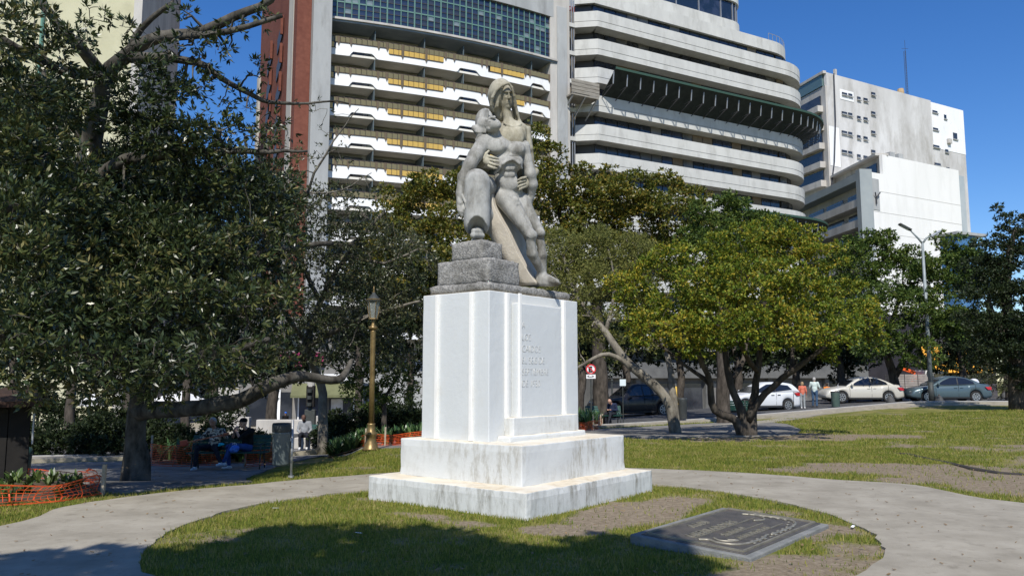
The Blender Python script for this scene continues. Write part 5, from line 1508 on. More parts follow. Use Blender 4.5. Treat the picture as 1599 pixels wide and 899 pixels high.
ygB = [(985,455,22,40),(1035,425,22.4,50),(1095,405,22.8,55),(1160,395,23,56),(1225,395,23,52),(1280,415,22.6,52),(1330,460,22.2,44),(1352,510,22,30),(1005,500,21.6,36),(1060,480,21,50),(1125,465,20.8,56),(1190,460,20.6,56),(1255,465,20.8,52),(1305,500,21.2,42),
       (1075,530,21.4,36),(1130,525,21.2,34),(1195,520,21,36),(1250,528,21.2,34),(1300,545,21.6,26),(1200,362,23.2,34),(1255,372,23,32),(1110,530,24,34),(1180,510,24.6,44),(1240,480,25,50),(1110,460,25,55),(1180,430,25.4,60),(1040,530,22.6,22,.6),(1010,515,19.6,34),(1065,515,19.2,40),(1125,505,19.0,44),(1190,500,19.0,44),(1250,505,19.2,40),(1305,520,19.8,32),(1160,440,19.4,46),(1230,430,19.8,44),(1090,440,19.8,40),(1370,530,22,18,.7),(966,440,22.2,22,.7)]
tree('rounded_tree', 'rounded yellow-green tree with several dark stems on the sunny lawn', (W(1166,681,22.7).x, 22.7), ygL, ygB, LEAF_YG, BARK_D, .094, .052, k=6, dens=740, sub=.30, seed=8, spread=.75, twig=.03)

ggL = [[(1055,673,24.8,.18),(1048,640,24.8,.16),(1030,610,24.8,.15),(985,570,25,.14),(945,520,25.4,.11),(900,460,26,.07),(880,400,26.4,.04)],
       [(1055,673,24.8,.14),(1052,620,25,.12),(1042,560,25.4,.09),(1020,480,26,.06),(990,410,26.4,.03)], [(985,570,25,.08),(950,552,25,.07),(915,566,24.8,.05),(880,590,24.6,.03)], [(945,520,25.4,.08),(960,450,26,.05),(950,390,26.4,.03)], [(900,460,26,.05),(860,430,26,.03)]]
ggB = [(870,395,26.4,46,.9),(925,390,26.6,50,1),(980,400,26.8,44,1),(865,450,26,46,.9),(925,450,26.2,52,1),(985,455,26.4,44,1),(880,505,25.8,40,.55),(940,510,26,40,.55),(850,380,26.6,30,.7),(1000,390,26.8,30,1),(900,550,25.4,26,.22),(960,560,25.6,26,.22),(1010,520,26,36,.6)]
tree('feathery_tree', 'feathery grey-green tree leaning left on a slanting pale trunk right of the pedestal', (W(1055,673,24.8).x, 24.8), ggL, ggB, LEAF_GG, BARK_L, .085, .030, k=8, dens=1000, sub=.42, seed=12, spread=.9, twig=.024)

olB = [(590,370,37,34),(575,420,37,36),(665,285,38,26),(730,285,38,26),(612,325,38,38),(660,305,38,42),(712,300,38,42),(750,330,38,42),(640,365,37,50),(705,365,37,50),(760,380,37,46),(610,410,37,44),(680,430,36,56),(750,440,36,50),(620,470,36,50),(600,300,38,16,.6)]
tree('olive_tree', 'dense olive-green tree behind the statue, at its left side', (W(690,640,38).x, 38), [[(690,636,38,.4),(690,560,38,.34),(680,470,37.6,.26),(650,400,37.4,.16)], [(680,470,37.6,.2),(730,400,37.6,.14)]], olB, LEAF_OL, BARK_D, .175, .088, k=6, dens=290, seed=14, twigs=False, sub=.33)
olB = [(905,300,36,34),(965,310,36.6,40),(1020,320,37,40),(905,270,37,22),(1100,360,37,36),(880,430,36.4,44),(960,410,36.4,50),(1040,400,36.4,50),(842,215,36,24),(850,250,36,34),(868,290,36,38),(840,300,36,34),(900,320,37,40),(945,300,38,38),(990,292,38,40),(1040,300,38,38),(930,350,37,50),(1000,345,37,50),(1060,345,37,46),(870,350,36,44),(1085,310,38,22),(950,270,38,16,.8),(830,200,36,12,.8)]
tree('olive_tree', 'tall olive-green tree behind the statue, at its right side', (W(940,636,38).x, 38), [[(940,634,38,.4),(935,560,38,.34),(930,470,37.6,.26),(890,380,37,.16),(860,290,36.4,.1)], [(930,470,37.6,.2),(1000,380,37.8,.14)]], olB, LEAF_OL, BARK_D, .175, .088, k=6, dens=290, seed=15, twigs=False, sub=.33)
tree('broadleaf_tree', 'deep green broadleaf tree rising behind the rounded yellow-green one', (W(1130,636,34).x, 34), [[(1130,640,34,.3),(1128,540,34,.26),(1120,420,34,.16)]],
     [(1095,335,34,28),(1130,325,34,32),(1165,335,34,32),(1195,355,34,30),(1120,370,33.6,42),(1175,385,33.6,40),(1080,370,34,28),(1130,440,34,50),(1215,350,34,20),(1240,365,34,16)], LEAF_DG, BARK_D, .14, .065, k=7, dens=480, seed=17, twigs=False, sub=.32)
layered = [(1305,420,48,34),(1500,392,47,26),(1470,372,48,16),(1520,410,47,34),(1540,440,46,34),(1355,372,48,18),(1330,395,48,30),(1375,385,48,30),(1345,420,48,42),(1400,425,48,40),(1440,440,47,40),(1480,425,47,38),(1510,445,47,32),(1340,470,47,44),(1400,480,46,46),(1460,490,46,44),(1500,500,46,36),(1370,530,46,38),(1430,545,46,36),(1380,372,48,16,.8),(1425,405,48,24,.9),(1480,400,48,20,.8)]
tree('layered_tree', 'spreading deep green tree behind the street light with leaves in flat layers', (W(1400,632,48).x, 48), [[(1400,630,48,.3),(1396,590,48,.26),(1380,540,47.6,.2),(1350,470,47.4,.12)], [(1396,590,48,.2),(1430,530,47.4,.15),(1460,470,47,.1)], [(1380,540,47.6,.14),(1410,450,47.4,.1)]],
     layered, LEAF_DG, BARK_D, .20, .09, k=6, dens=270, seed=19, twigs=True, twig=.03, sub=.36)
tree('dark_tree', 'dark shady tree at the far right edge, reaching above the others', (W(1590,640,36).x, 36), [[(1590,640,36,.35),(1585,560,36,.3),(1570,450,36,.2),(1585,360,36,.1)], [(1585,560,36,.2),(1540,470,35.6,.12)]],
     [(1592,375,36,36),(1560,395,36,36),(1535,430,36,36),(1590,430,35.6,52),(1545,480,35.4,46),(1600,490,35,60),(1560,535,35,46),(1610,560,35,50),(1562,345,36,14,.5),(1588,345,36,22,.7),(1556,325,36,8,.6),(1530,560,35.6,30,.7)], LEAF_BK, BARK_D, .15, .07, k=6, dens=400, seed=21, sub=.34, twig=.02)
tree('shrub', 'loose grey-green shrub below the dark tree at the right edge', (W(1572,628,49).x, 49), [[(1572,632,49,.1),(1572,600,49,.07),(1568,570,49,.04)]], [(1535,585,49,24,.7),(1565,578,49,28,.7),(1595,583,49,30,.8),(1580,606,49,24,.8),(1550,604,49,18,.7)], LEAF_FIG2, BARK_D, .10, .04, k=6, dens=500, seed=23, cat='shrub')
tree('young_tree', 'small yellowish young tree between the golden lamp and the pedestal', (W(600,655,26).x, 26), [[(600,658,26,.09),(598,625,26,.08),(575,590,26,.04)], [(598,625,26,.06),(620,590,26,.035)]], [(565,590,26,26,.9),(612,583,26,30,.9),(600,612,26,28,.9),(638,606,26,24,.8),(548,612,26,22,.8),(580,625,26,24,.8)], LEAF_DG, BARK_D, .10, .045, k=6, dens=650, seed=25)
# trees and hedging in the shade, further back
back = [(330,575,48),(425,580,46),(200,575,46),(905,560,52),(975,545,54),(1060,550,56),(1150,560,55),(1240,555,56),(1310,560,55),(1500,560,58),(1570,560,60)]
for i, (px, py, Y) in enumerate(back):
    side = ('behind the low fig limb','behind the grey bin','behind the fig trunk','at the pedestal\'s right','behind the leaning trunk','behind the parked dark cars','behind the dark stems','behind the white hatchback','behind the cream sedan','behind the blue-grey sedan','at the far right')[i]
    g = W(px, 625, Y)
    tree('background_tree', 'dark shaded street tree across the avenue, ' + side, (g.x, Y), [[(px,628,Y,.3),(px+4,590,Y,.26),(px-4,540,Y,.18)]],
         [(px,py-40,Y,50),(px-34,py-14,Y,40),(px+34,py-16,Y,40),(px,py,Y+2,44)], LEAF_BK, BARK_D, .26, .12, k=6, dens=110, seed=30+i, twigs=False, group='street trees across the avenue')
for i, (px, Y) in enumerate(((20,30),(110,30),(290,32),(560,34),(640,36))):
    side = ('at the far left edge','behind the cafe umbrellas','behind the fig trunk','behind the golden lamp','beside the pedestal')[i]
    g = W(px, 640, Y)
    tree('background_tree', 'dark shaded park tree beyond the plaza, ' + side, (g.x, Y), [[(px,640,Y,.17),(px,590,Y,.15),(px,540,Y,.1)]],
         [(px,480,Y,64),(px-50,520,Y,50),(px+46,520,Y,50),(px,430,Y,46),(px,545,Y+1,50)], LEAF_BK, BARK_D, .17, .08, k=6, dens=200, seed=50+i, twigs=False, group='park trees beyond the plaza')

for i, (px, py, Y, r_) in enumerate(((60,622,38,34),(118,640,38,26),(175,640,40,26),(228,648,40,24),(340,632,40,26))):
    nm = ('just right of the kiosk','below the left cafe umbrella','below the small cafe umbrella','behind the fig trunk foot','right of the widest umbrella')[i]
    g = W(px, 650, Y); g0 = float(gz(g.x, Y))
    tree('bush', 'dark rounded bush down the slope, ' + nm, (g.x, Y), [[(Vector((g.x, Y, g0)), .08), (W(px, py, Y), .04)]], [(px,py,Y,r_),(px-r_,py+12,Y,r_*.7),(px+r_,py+10,Y,r_*.7),(px,py+24,Y-.5,r_)], LEAF_BK, BARK_D, .16, .07, k=6, dens=330, seed=120+i, twigs=False, cat='bush', group='dark bushes down the slope')
for i, (px, py, Y, wd_) in enumerate(((70,672,26,70),(160,668,26,60),(250,668,25,60),(330,665,25,60),(400,672,26,44),(530,652,30,40),(590,648,30,46),(650,645,30,44))):
    g = W(px, 690, Y); zc_ = float(gz(g.x, Y)); r_ = wd_ * Y / FPX * .55
    nm = ('beyond the kiosk','left of the fig trunk','behind the fig trunk','behind the guitarist','left of the grey bin','right of the traffic light','behind the golden lamp','nearest the pedestal')[i]
    hh = (.9, 1.0, .9, .8, .6, 1.1, 1.2, 1.1)[i]
    tree('shrub', 'dark clipped shrub in deep shade, ' + nm, (g.x, Y), [[(Vector((g.x, Y, zc_)), .05), (Vector((g.x + .05, Y, zc_ + hh)), .03)]],
         [(Vector((g.x + dx * r_, Y + dy, zc_ + hh * dz)), hh * .62, 1.0) for dx, dy, dz in ((-.8,0,.6),(0,.2,.85),(.8,0,.65),(-.4,-.3,.5),(.45,-.3,.5))], LEAF_BK, BARK_D, .12, .05, k=6, dens=900, seed=90+i, twigs=False, cat='shrub', group='dark shrubs behind the plaza')

# tree standing behind the photographer: only its shadow reaches the picture
def from_shadow(px, py, h):
    g = G(px, py); k = h / math.tan(SUN_EL)
    return Vector((g.x - SUN_TRAVEL.x * k, g.y - SUN_TRAVEL.y * k, h))
sb = []
for px, py, h, r in ((455,842,6.6,.62),(380,866,6.4,.6),(350,880,7,.5),(540,880,6.8,.65),(635,842,7.2,.62),(720,858,6.6,.55),(700,890,7,.6),(800,880,6.8,.5),(880,878,7,.5),(960,856,6.6,.5),(1010,868,7.2,.45),(1030,892,6.8,.45),(940,895,6.5,.6),(300,872,7.4,.4),
                     (600,899,6.6,.6),(450,899,7,.6)):
    v = from_shadow(px, py, h); sb.append((v, r, 1.7))
for x, y in ((-5.2,7.0),(-4.1,7.35),(-3.2,7.3),(-6.2,6.6),(-4.6,6.3),(-3.0,6.4),(-1.9,6.9),(-.6,6.5),(.4,6.3),(1.2,6.3),(-2.3,5.9),(-5.6,5.6),(-1,5.6),(.6,5.4),(-7.4,6.6)):
    k = 6.9 / math.tan(SUN_EL); sb.append((Vector((x - SUN_TRAVEL.x*k, y - .35 - SUN_TRAVEL.y*k, 6.9)), .62, 1.6))
sb += [(Vector((x, y, 7.6)), 1.0, 1) for x, y in ((-4,-1.5),(-2,-2.2),(0,-2),(-6,-1.5),(-3,-3.5),(1,-3))]
tree('shade_tree', 'spreading tree standing behind the viewer whose shadow falls on the near grass', (-2.2, -3.6),
     [[(Vector((-2.2,-3.6,0)),.35),(Vector((-2.1,-3.5,3)),.28),(Vector((-2.4,-2.5,5.6)),.2),(Vector((-3.6,-.8,6.8)),.1)], [(Vector((-2.1,-3.5,3)),.2),(Vector((-1,-2,5.6)),.14),(Vector((.2,-.4,6.9)),.08)]],
     sb, LEAF_FIG, BARK_F, .24, .13, k=5, dens=330, seed=70, twigs=False, sub=.42, shell=(.1, .95))
# ------------------------------------------------------------------ plaque in the lawn
pD = Vector((2.104, 7.239, 0)); px_ = Vector((math.cos(.885), math.sin(.885), 0))
plq = thing('memorial_plaque', 'low slanting bronze plaque with raised lettering set in a grey stone frame on the grass', 'plaque', pD, math.atan2(px_.y, px_.x))
STONE = M('grey_stone_frame', L(.15,.155,.145), L(.23,.23,.215), scale=6, rough=.9, bump=.4, bscale=50, c3=L(.16,.16,.15), s3=3)
Wd, Dp, Hh = 2.10, 1.23, .085
MB().add([(0,0,-.1),(Wd,0,-.1),(Wd,Dp,-.1),(0,Dp,-.1),(0,0,.028),(Wd,0,.028),(Wd,Dp,Hh),(0,Dp,Hh)],[(0,3,2,1),(4,5,6,7),(0,1,5,4),(1,2,6,5),(2,3,7,6),(3,0,4,7)]).build('stone_base', STONE, plq, bevel=.012)
til = math.atan2(Hh - .028, Dp)
plate = bpy.data.objects.new('bronze_plate', None)
BRZ = M('dark_bronze', L(.085,.078,.068), L(.15,.135,.115), scale=5, rough=.5, metal=.35, bump=.35, bscale=60, spec=.45, c3=L(.13,.10,.075), s3=2.5, t3=(.5,.8))
BRZ_L = M('worn_bronze', L(.21,.195,.15), L(.32,.295,.23), scale=14, rough=.45, metal=.4, spec=.5)
pl = MB().box(.06, Wd-.05, .07, Dp-.09, -.01, .010).build('bronze_plate', BRZ, plq, bevel=.006)
pl.location = (0, 0, .029); pl.rotation_euler = (til, 0, 0)
m = MB()
loop = [(.11,.12),(Wd-.10,.12),(Wd-.10,Dp-.13),(.11,Dp-.13)]
for a, b in zip(loop, loop[1:] + loop[:1]): m.bar((a[0],a[1],.018), (b[0],b[1],.018), .022, .016)
m.build('border', BRZ_L, pl)
for txt, x, y, s_, sx in (('A LOS', .72, .90, .155, .9), ('LIBERTADORES', .30, .70, .145, 1.06), ('SU PUEBLO', .62, .515, .10, 1.0), ('LES RINDE HONOR', .62, .36, .085, 1.0)):
    letters('raised_line', txt, s_, BRZ_L, pl, (x, y, .013), (0, 0, 0), .006, stretch=sx)
for y0, x0, x1 in ((.675,.30,1.72),(.495,.60,1.50),(.34,.55,1.65)):
    MB().bar((x0, y0, .016), (x1, y0, .016), .010, .010).build('underline', BRZ_L, pl)
def relief(pts, r): MB().tube([(x, y, .016) for x, y in pts], r, 6).build('ornament', BRZ_L, pl, smooth=True, fix=False)
relief(smooth_loop([(.24,.62),(.30,.54),(.26,.44),(.30,.30),(.45,.22),(.75,.20),(.95,.24)], 5, False), .014)
relief(smooth_loop([(.42,.55),(.36,.47),(.40,.38),(.50,.33),(.44,.42)], 5, False), .011)
relief(smooth_loop([(1.0,.21),(1.3,.20),(1.6,.21),(1.82,.27),(1.92,.42),(1.90,.60),(1.84,.80)], 5, False), .014)
relief(smooth_loop([(1.55,.62),(1.68,.56),(1.80,.62),(1.86,.74),(1.80,.86)], 5, False), .012)
for i in range(22):
    t = i / 21; x = .45 + 1.38 * t; y = .205 + (.10 * max(0, t - .75) * 4)
    MB().sphere((x, y + .028 * (-1) ** i, .016), (.034, .013, .009), 8, 4).build('laurel_leaf', BRZ_L, pl)
for i in range(12):
    y = .36 + i * .04; MB().sphere((1.90 + .03 * (-1) ** i, y, .016), (.014, .03, .009), 8, 4).build('laurel_leaf', BRZ_L, pl)

# ------------------------------------------------------------------ street furniture
BRASS = M('golden_paint', L(.16,.11,.042), L(.26,.18,.07), scale=7, rough=.42, metal=.5, spec=.5, c3=L(.12,.08,.035), s3=4, t3=(.5,.8))
LPANE = bpy.data.materials.new('lantern_glass'); LPANE.use_nodes = True
_b = LPANE.node_tree.nodes['Principled BSDF']; _b.inputs['Base Color'].default_value = L(.62,.66,.62); _b.inputs['Roughness'].default_value = .25; _b.inputs['Transmission Weight'].default_value = .75; _b.inputs['Alpha'].default_value = .85
IRON = M('dark_iron', L(.03,.035,.033), L(.055,.06,.055), scale=8, rough=.6, spec=.4)
b = GG(579, 703)
def zz(py, Y, px=575): return W(px, py, Y).z
def lantern(name, label, b, tall, mat):
    lp = thing(name, label, 'street lamp', b)
    s_ = tall / 4.16
    Z = lambda v: v * s_
    MB()._lathe([(.21,0),(.215,.05),(.17,.09),(.165,.16),(.13,.22),(.125,.34),(.15,.38),(.145,.43),(.10,.47),(.095,.62),(.10,.66)], 20, (0,0,0)).build('base', mat, lp, smooth=True)
    MB()._lathe([(.070,.62),(.066,1.6),(.066,Z(2.98)),(.062,Z(3.03))], 16, (0,0,0)).build('pole', mat, lp, smooth=True)
    MB()._lathe([(.06,Z(3.0)),(.11,Z(3.06)),(.115,Z(3.10)),(.05,Z(3.15)),(.035,Z(3.22)),(.06,Z(3.28)),(.03,Z(3.32))], 16, (0,0,0)).build('capital', mat, lp, smooth=True)
    z0, z1, r0, r1 = Z(3.33), Z(3.76), .10, .175
    for k in range(6):
        a0, a1 = k * math.pi / 3, (k + 1) * math.pi / 3
        P = [(r0*.96*math.cos(a0), r0*.96*math.sin(a0), z0), (r0*.96*math.cos(a1), r0*.96*math.sin(a1), z0), (r1*.96*math.cos(a1), r1*.96*math.sin(a1), z1), (r1*.96*math.cos(a0), r1*.96*math.sin(a0), z1)]
        n_ = Vector((math.cos((a0+a1)/2), math.sin((a0+a1)/2), 0)) * .004
        MB().add(P + [tuple(Vector(p) + n_) for p in P], [(0,3,2,1),(4,5,6,7),(0,1,5,4),(1,2,6,5),(2,3,7,6),(3,0,4,7)]).build('pane', LPANE, lp)
        MB().bar((r0*math.cos(a0), r0*math.sin(a0), z0), (r1*math.cos(a0), r1*math.sin(a0), z1), .016).build('glazing_bar', mat, lp)
    MB()._lathe([(.12,z0-.03),(.115,z0)], 6, (0,0,0)).build('tray', mat, lp)
    MB()._lathe([(.20,z1),(.205,z1+.03),(.16,z1+.05),(.10,z1+.13),(.05,z1+.19),(.035,z1+.22)], 12, (0,0,0)).build('roof', IRON if mat is BRASS else mat, lp)
    MB()._lathe([(.205,z1+.028),(.208,z1+.045),(.165,z1+.06)], 12, (0,0,0)).build('rim', mat, lp)
    MB()._lathe([(.02,z1+.20),(.035,z1+.24),(.015,z1+.28),(.025,z1+.31),(.004,z1+.40)], 10, (0,0,0)).build('finial', mat, lp, smooth=True)
    return lp
tall = (W(573, 445, b.y).z - b.z)
lantern('street_lamp', 'golden old-style street lamp with glass lantern at the edge of the lawn', b, tall * .995, BRASS)
lantern('street_lamp', 'dark old-style lantern lamp far across the avenue, right of the pedestal', Vector((W(955,560,66).x, 66, -2.6)), 5.4, IRON)

# tall double-armed street light
b = GG(1455, 628.5); Yl = b.y
sl_ = thing('street_light', 'tall grey street light pole with two lamp heads above the parked cars', 'street light', b)
top = W(1446, 379, Yl) - b
POLE = M('blue_grey_pole', L(.20,.23,.23), L(.28,.31,.31), scale=2, rough=.6, metal=.3)
MB().tube([(0,0,1.1),(0,0,top.z*.5),(0,0,top.z)], [.13,.105,.07], 12).build('pole', POLE, sl_, smooth=True)
MB().tube([(0,0,0),(0,0,1.15)], [.155,.15], 12).build('base', IRON, sl_, smooth=True)
for (hx_, hy_), sgn in (((1425.6, 358), -1), ((1460, 368.5), 1)):
    h_ = W(hx_, hy_, Yl) - b; el = top + Vector((sgn * .05, 0, .05))
    h_.x -= top.x; arm_end = Vector((h_.x, 0, h_.z)); 
    MB().tube([(0,0,top.z - .05), (sgn*.25,0,top.z+.28), arm_end * .98 + Vector((0,0,top.z*.02))], [.06,.055,.045], 8).build('arm', POLE, sl_, smooth=True)
    d = Vector((sgn, 0, .55)).normalized() if sgn < 0 else Vector((sgn, .25, .55)).normalized()
    up = Vector((-d.z*sgn, 0, d.x*sgn)); sd = d.cross(up)
    hd = MB().obox(arm_end + d*.28, d*.38, sd*.15, up*.05).build('lamp_head', IRON if sgn < 0 else GALV, sl_, bevel=.03)
    MB().obox(arm_end + d*.30 - up*.055, d*.26, sd*.11, up*.012).build('lens', M('lamp_lens', L(.55,.56,.54), rough=.3), hd)

# bins
BINM = M('grey_green_plastic', L(.085,.105,.105), L(.12,.14,.14), scale=3, rough=.55, spec=.4)
BIND = M('dark_lid', L(.03,.035,.037), L(.045,.05,.05), scale=5, rough=.5)
b = GG(454.5, 745)
def post_bin(label, b, post_top, body, lid, off, r, matb, post=GALV, dome=False, pr=.022):
    t = thing('litter_bin', label, 'bin', b)
    MB().tube([(0,0,-.02),(0,0,post_top)], [pr,pr], 10).build('post', post, t, smooth=True)
    MB().tube([(0,0,.0),(0,0,.03)], [pr*2.2,pr*2.2], 10).build('foot', post, t)
    bd = MB()._lathe([(r*.86,body[0]),(r*.9,body[0]+.03),(r,body[1]-.02),(r*1.03,body[1])], 20, (off,-.0,0)).build('body', matb, t, smooth=True, angle=30)
    if dome: MB()._lathe([(r*1.04,lid[0]),(r*1.08,lid[0]+.02),(r*1.0,lid[1]-.06),(r*.6,lid[1]-.01),(.01,lid[1])], 20, (off,0,0)).build('lid', matb, t, smooth=True)
    else: MB()._lathe([(r*1.02,lid[0]),(r*1.06,lid[0]+.02),(r*1.06,lid[1]-.03),(r*.98,lid[1]),(.01,lid[1]+.004)], 20, (off,0,0)).build('lid', BIND, t, smooth=True)
    MB().bar((off*.5,0,body[1]-.12),(0,0,body[1]-.12), .05).build('bracket', post, t)
    return t
Yb = b.y; zb = lambda py: W(440, py, Yb).z - b.z
t = post_bin('grey plastic litter bin hung on a steel post beside the lawn, left of the lamp', b, zb(655), (zb(725.5), zb(674)), (zb(674), zb(660)), W(439.5,700,Yb).x - b.x, 14.2 * Yb / FPX, BINM)
b = GG(12, 748); Yb = b.y; zb = lambda py: W(30, py, Yb).z - b.z
post_bin('dark green domed litter bin beside a post at the far left, behind the orange net', b, zb(672), (zb(745), zb(709)), (zb(709), zb(696)), W(33,700,Yb).x - b.x, 15.5 * Yb / FPX, M('dark_green_plastic', L(.02,.05,.045), L(.03,.07,.06), scale=3, rough=.45), post=M('green_post', L(.06,.09,.08), rough=.6), dome=True, pr=.03)
b = GG(1310, 636); Yb = b.y; zb = lambda py: W(1305, py, Yb).z - b.z
post_bin('small green bin on a pale post in front of the cream sedan', b, zb(600), (.03, zb(613)), (zb(613), zb(610.5)), W(1304.5,620,Yb).x - b.x, 6.6 * Yb / FPX, M('green_grey_bin', L(.06,.10,.085), L(.09,.13,.11), scale=3, rough=.5))
b = GG(1056, 660); Yb = b.y; zb = lambda py: W(1056, py, Yb).z - b.z
post_bin('black bin hung on a yellow post beside the leaning tree trunk', b, zb(603), (zb(654), zb(626)), (zb(626), zb(621)), W(1066,640,Yb).x - b.x, 7 * Yb / FPX, BIND, post=M('yellow_post', L(.52,.33,.05), L(.62,.42,.08), scale=4, rough=.6), pr=.07)

# bollards along the kerb
for i, (px, py) in enumerate(((1331,629),(1391,629),(1467,629),(1535,626),(1569,622))):
    b = GG(px, py)
    pos = ('in front of the cream sedan\'s middle','by the rear wheel of the cream sedan','under the front door of the blue-grey sedan','by the rear wheel of the blue-grey sedan','right of the blue-grey sedan')[i]
    t = thing('bollard', 'low dark cone-shaped bollard ' + pos, 'bollard', b, 0, 'bollards along the kerb')
    MB()._lathe([(.25,0),(.24,.06),(.20,.22),(.13,.36),(.05,.42),(.01,.43)], 14, (0,0,0)).build('cone', M('bollard_iron', L(.045,.045,.045), L(.08,.08,.075), scale=6, rough=.7), t, smooth=True)
    MB()._lathe([(.045,.42),(.05,.46),(.01,.50)], 10, (0,0,0)).build('knob', MATS['bollard_iron'], t, smooth=True)

# no-parking sign
RED = M('sign_red', L(.55,.02,.03), rough=.5); WHT = M('sign_white', L(.75), rough=.5); BLK = M('sign_black', L(.015), rough=.5)
Ys = 36.0; cc = W(922.6, 576, Ys); gb_ = float(gz(cc.x, Ys))
ns = thing('no_parking_sign', 'round red-ringed no parking sign with crossed black letter E and small plate below', 'sign', (cc.x, Ys, gb_))
zc = cc.z - gb_
MB().tube([(0,.04,0),(0,.04,zc+.2)], [.03,.03], 8).build('post', IRON, ns)
def disc(r, y, mat, name, r_in=None):
    m = MB(); n = 28
    if r_in is None: m.prism([(r*math.cos(2*math.pi*k/n), r*math.sin(2*math.pi*k/n)) for k in range(n)], lambda a, b_: (a, y, zc+b_), lambda a, b_: (a, y+.01, zc+b_))
    else:
        for k in range(n):
            a0, a1 = 2*math.pi*k/n, 2*math.pi*(k+1)/n
            q = [(r_in*math.cos(a0), r_in*math.sin(a0)),(r*math.cos(a0), r*math.sin(a0)),(r*math.cos(a1), r*math.sin(a1)),(r_in*math.cos(a1), r_in*math.sin(a1))]
            m.prism(q, lambda a, b_: (a, y, zc+b_), lambda a, b_: (a, y+.008, zc+b_))
    return m.build(name, mat, ns)
disc(.225, 0, WHT, 'disc'); disc(.225, -.012, RED, 'ring', .175)
letters('letter', 'E', .33, BLK, ns, (-.11, -.012, zc-.12), (R(90),0,0), .004, bold=.02)
MB().bar((-.14,-.022,zc+.14),(.14,-.022,zc-.14), .045, .006, up=(0,1,0)).build('slash', RED, ns)
MB().box(-.21, .21, -.01, .0, zc-.42, zc-.24).build('plate', WHT, ns)
letters('plate_text', '<-->', .17, BLK, ns, (-.17, -.014, zc-.385), (R(90),0,0), .002, bold=.006)
cc = W(972.5, 597, 37); nb = thing('notice_board', 'small square white notice on a thin post behind the seated bald man', 'sign', (cc.x, 37, float(gz(cc.x, 37))))
zc2 = cc.z - nb.location.z
MB().box(-.14,.14,-.01,.01,zc2-.15,zc2+.15).build('board', M('notice_white', L(.6,.68,.7), rough=.6), nb); MB().tube([(0,.03,0),(0,.03,zc2)], [.02,.02], 6).build('post', IRON, nb)

# park benches
GRN = M('bench_green', L(.012,.10,.07), L(.02,.14,.10), scale=3, rough=.5, spec=.4)
GRN_D = M('bench_dark_green', L(.012,.055,.045), L(.018,.075,.06), scale=3, rough=.5)
def bench(label, loc, rot, w=1.6, mat=GRN, h=1.0):
    t = thing('park_bench', label, 'bench', loc, rot, 'green slatted park benches')
    for k in range(4): MB().box(-w/2, w/2, -.42 + k*.115, -.325 + k*.115, .43*h + (.01 if k in (0,3) else 0), .455*h + (.01 if k in (0,3) else 0)).build('slat', mat, t)
    for k in range(4): 
        z = .52 + k*.10; y = .06 + k*.03
        MB().obox((0, y, z*h+.02), (w/2,0,0), (0,.012,.0), (0,.012,.042)).build('slat', mat, t)
    for sx in (-1, 1):
        x = sx * (w/2 - .15)
        m = MB(); m.tube([(x,-.44,0),(x,-.40,.25),(x,-.36,.42*h),(x,.02,.42*h),(x,.10,.6*h),(x,.19,.92*h)], [.02]*6, 6); m.tube([(x,.14,0),(x,.06,.25),(x,.02,.42*h)], [.02]*3, 6)
        m.tube([(x,-.38,.43*h),(x,-.38,.64*h),(x,-.1,.66*h),(x,.12,.62*h)], [.018]*4, 6)
        m.build('side_frame', IRON, t, smooth=True, fix=False)
    return t
bA = GG(350, 734); bench('green slatted bench under the guitarist and the man in the black cap', bA + Vector((0, .42, 0)), R(4), 2.0, GRN_D)
bC = GG(508, 700); bench('green slatted bench right of the seated man behind the grey bin', bC + Vector((0, .3, 0)), R(-10), 1.7, GRN_D)
bE = GG(944, 664); bench('green slatted bench under the bald man reading, right of the pedestal', bE + Vector((0, .3, 0)), R(8), 1.7, GRN_D)
bG = GG(1233, 636); bench('green bench seen from behind, left of the woman in the coral top', bG, R(172), 1.35, GRN)
bH = GG(1146, 656); bench('dark green bench half hidden behind the stems of the rounded tree', bH, R(150), 1.4, GRN_D)

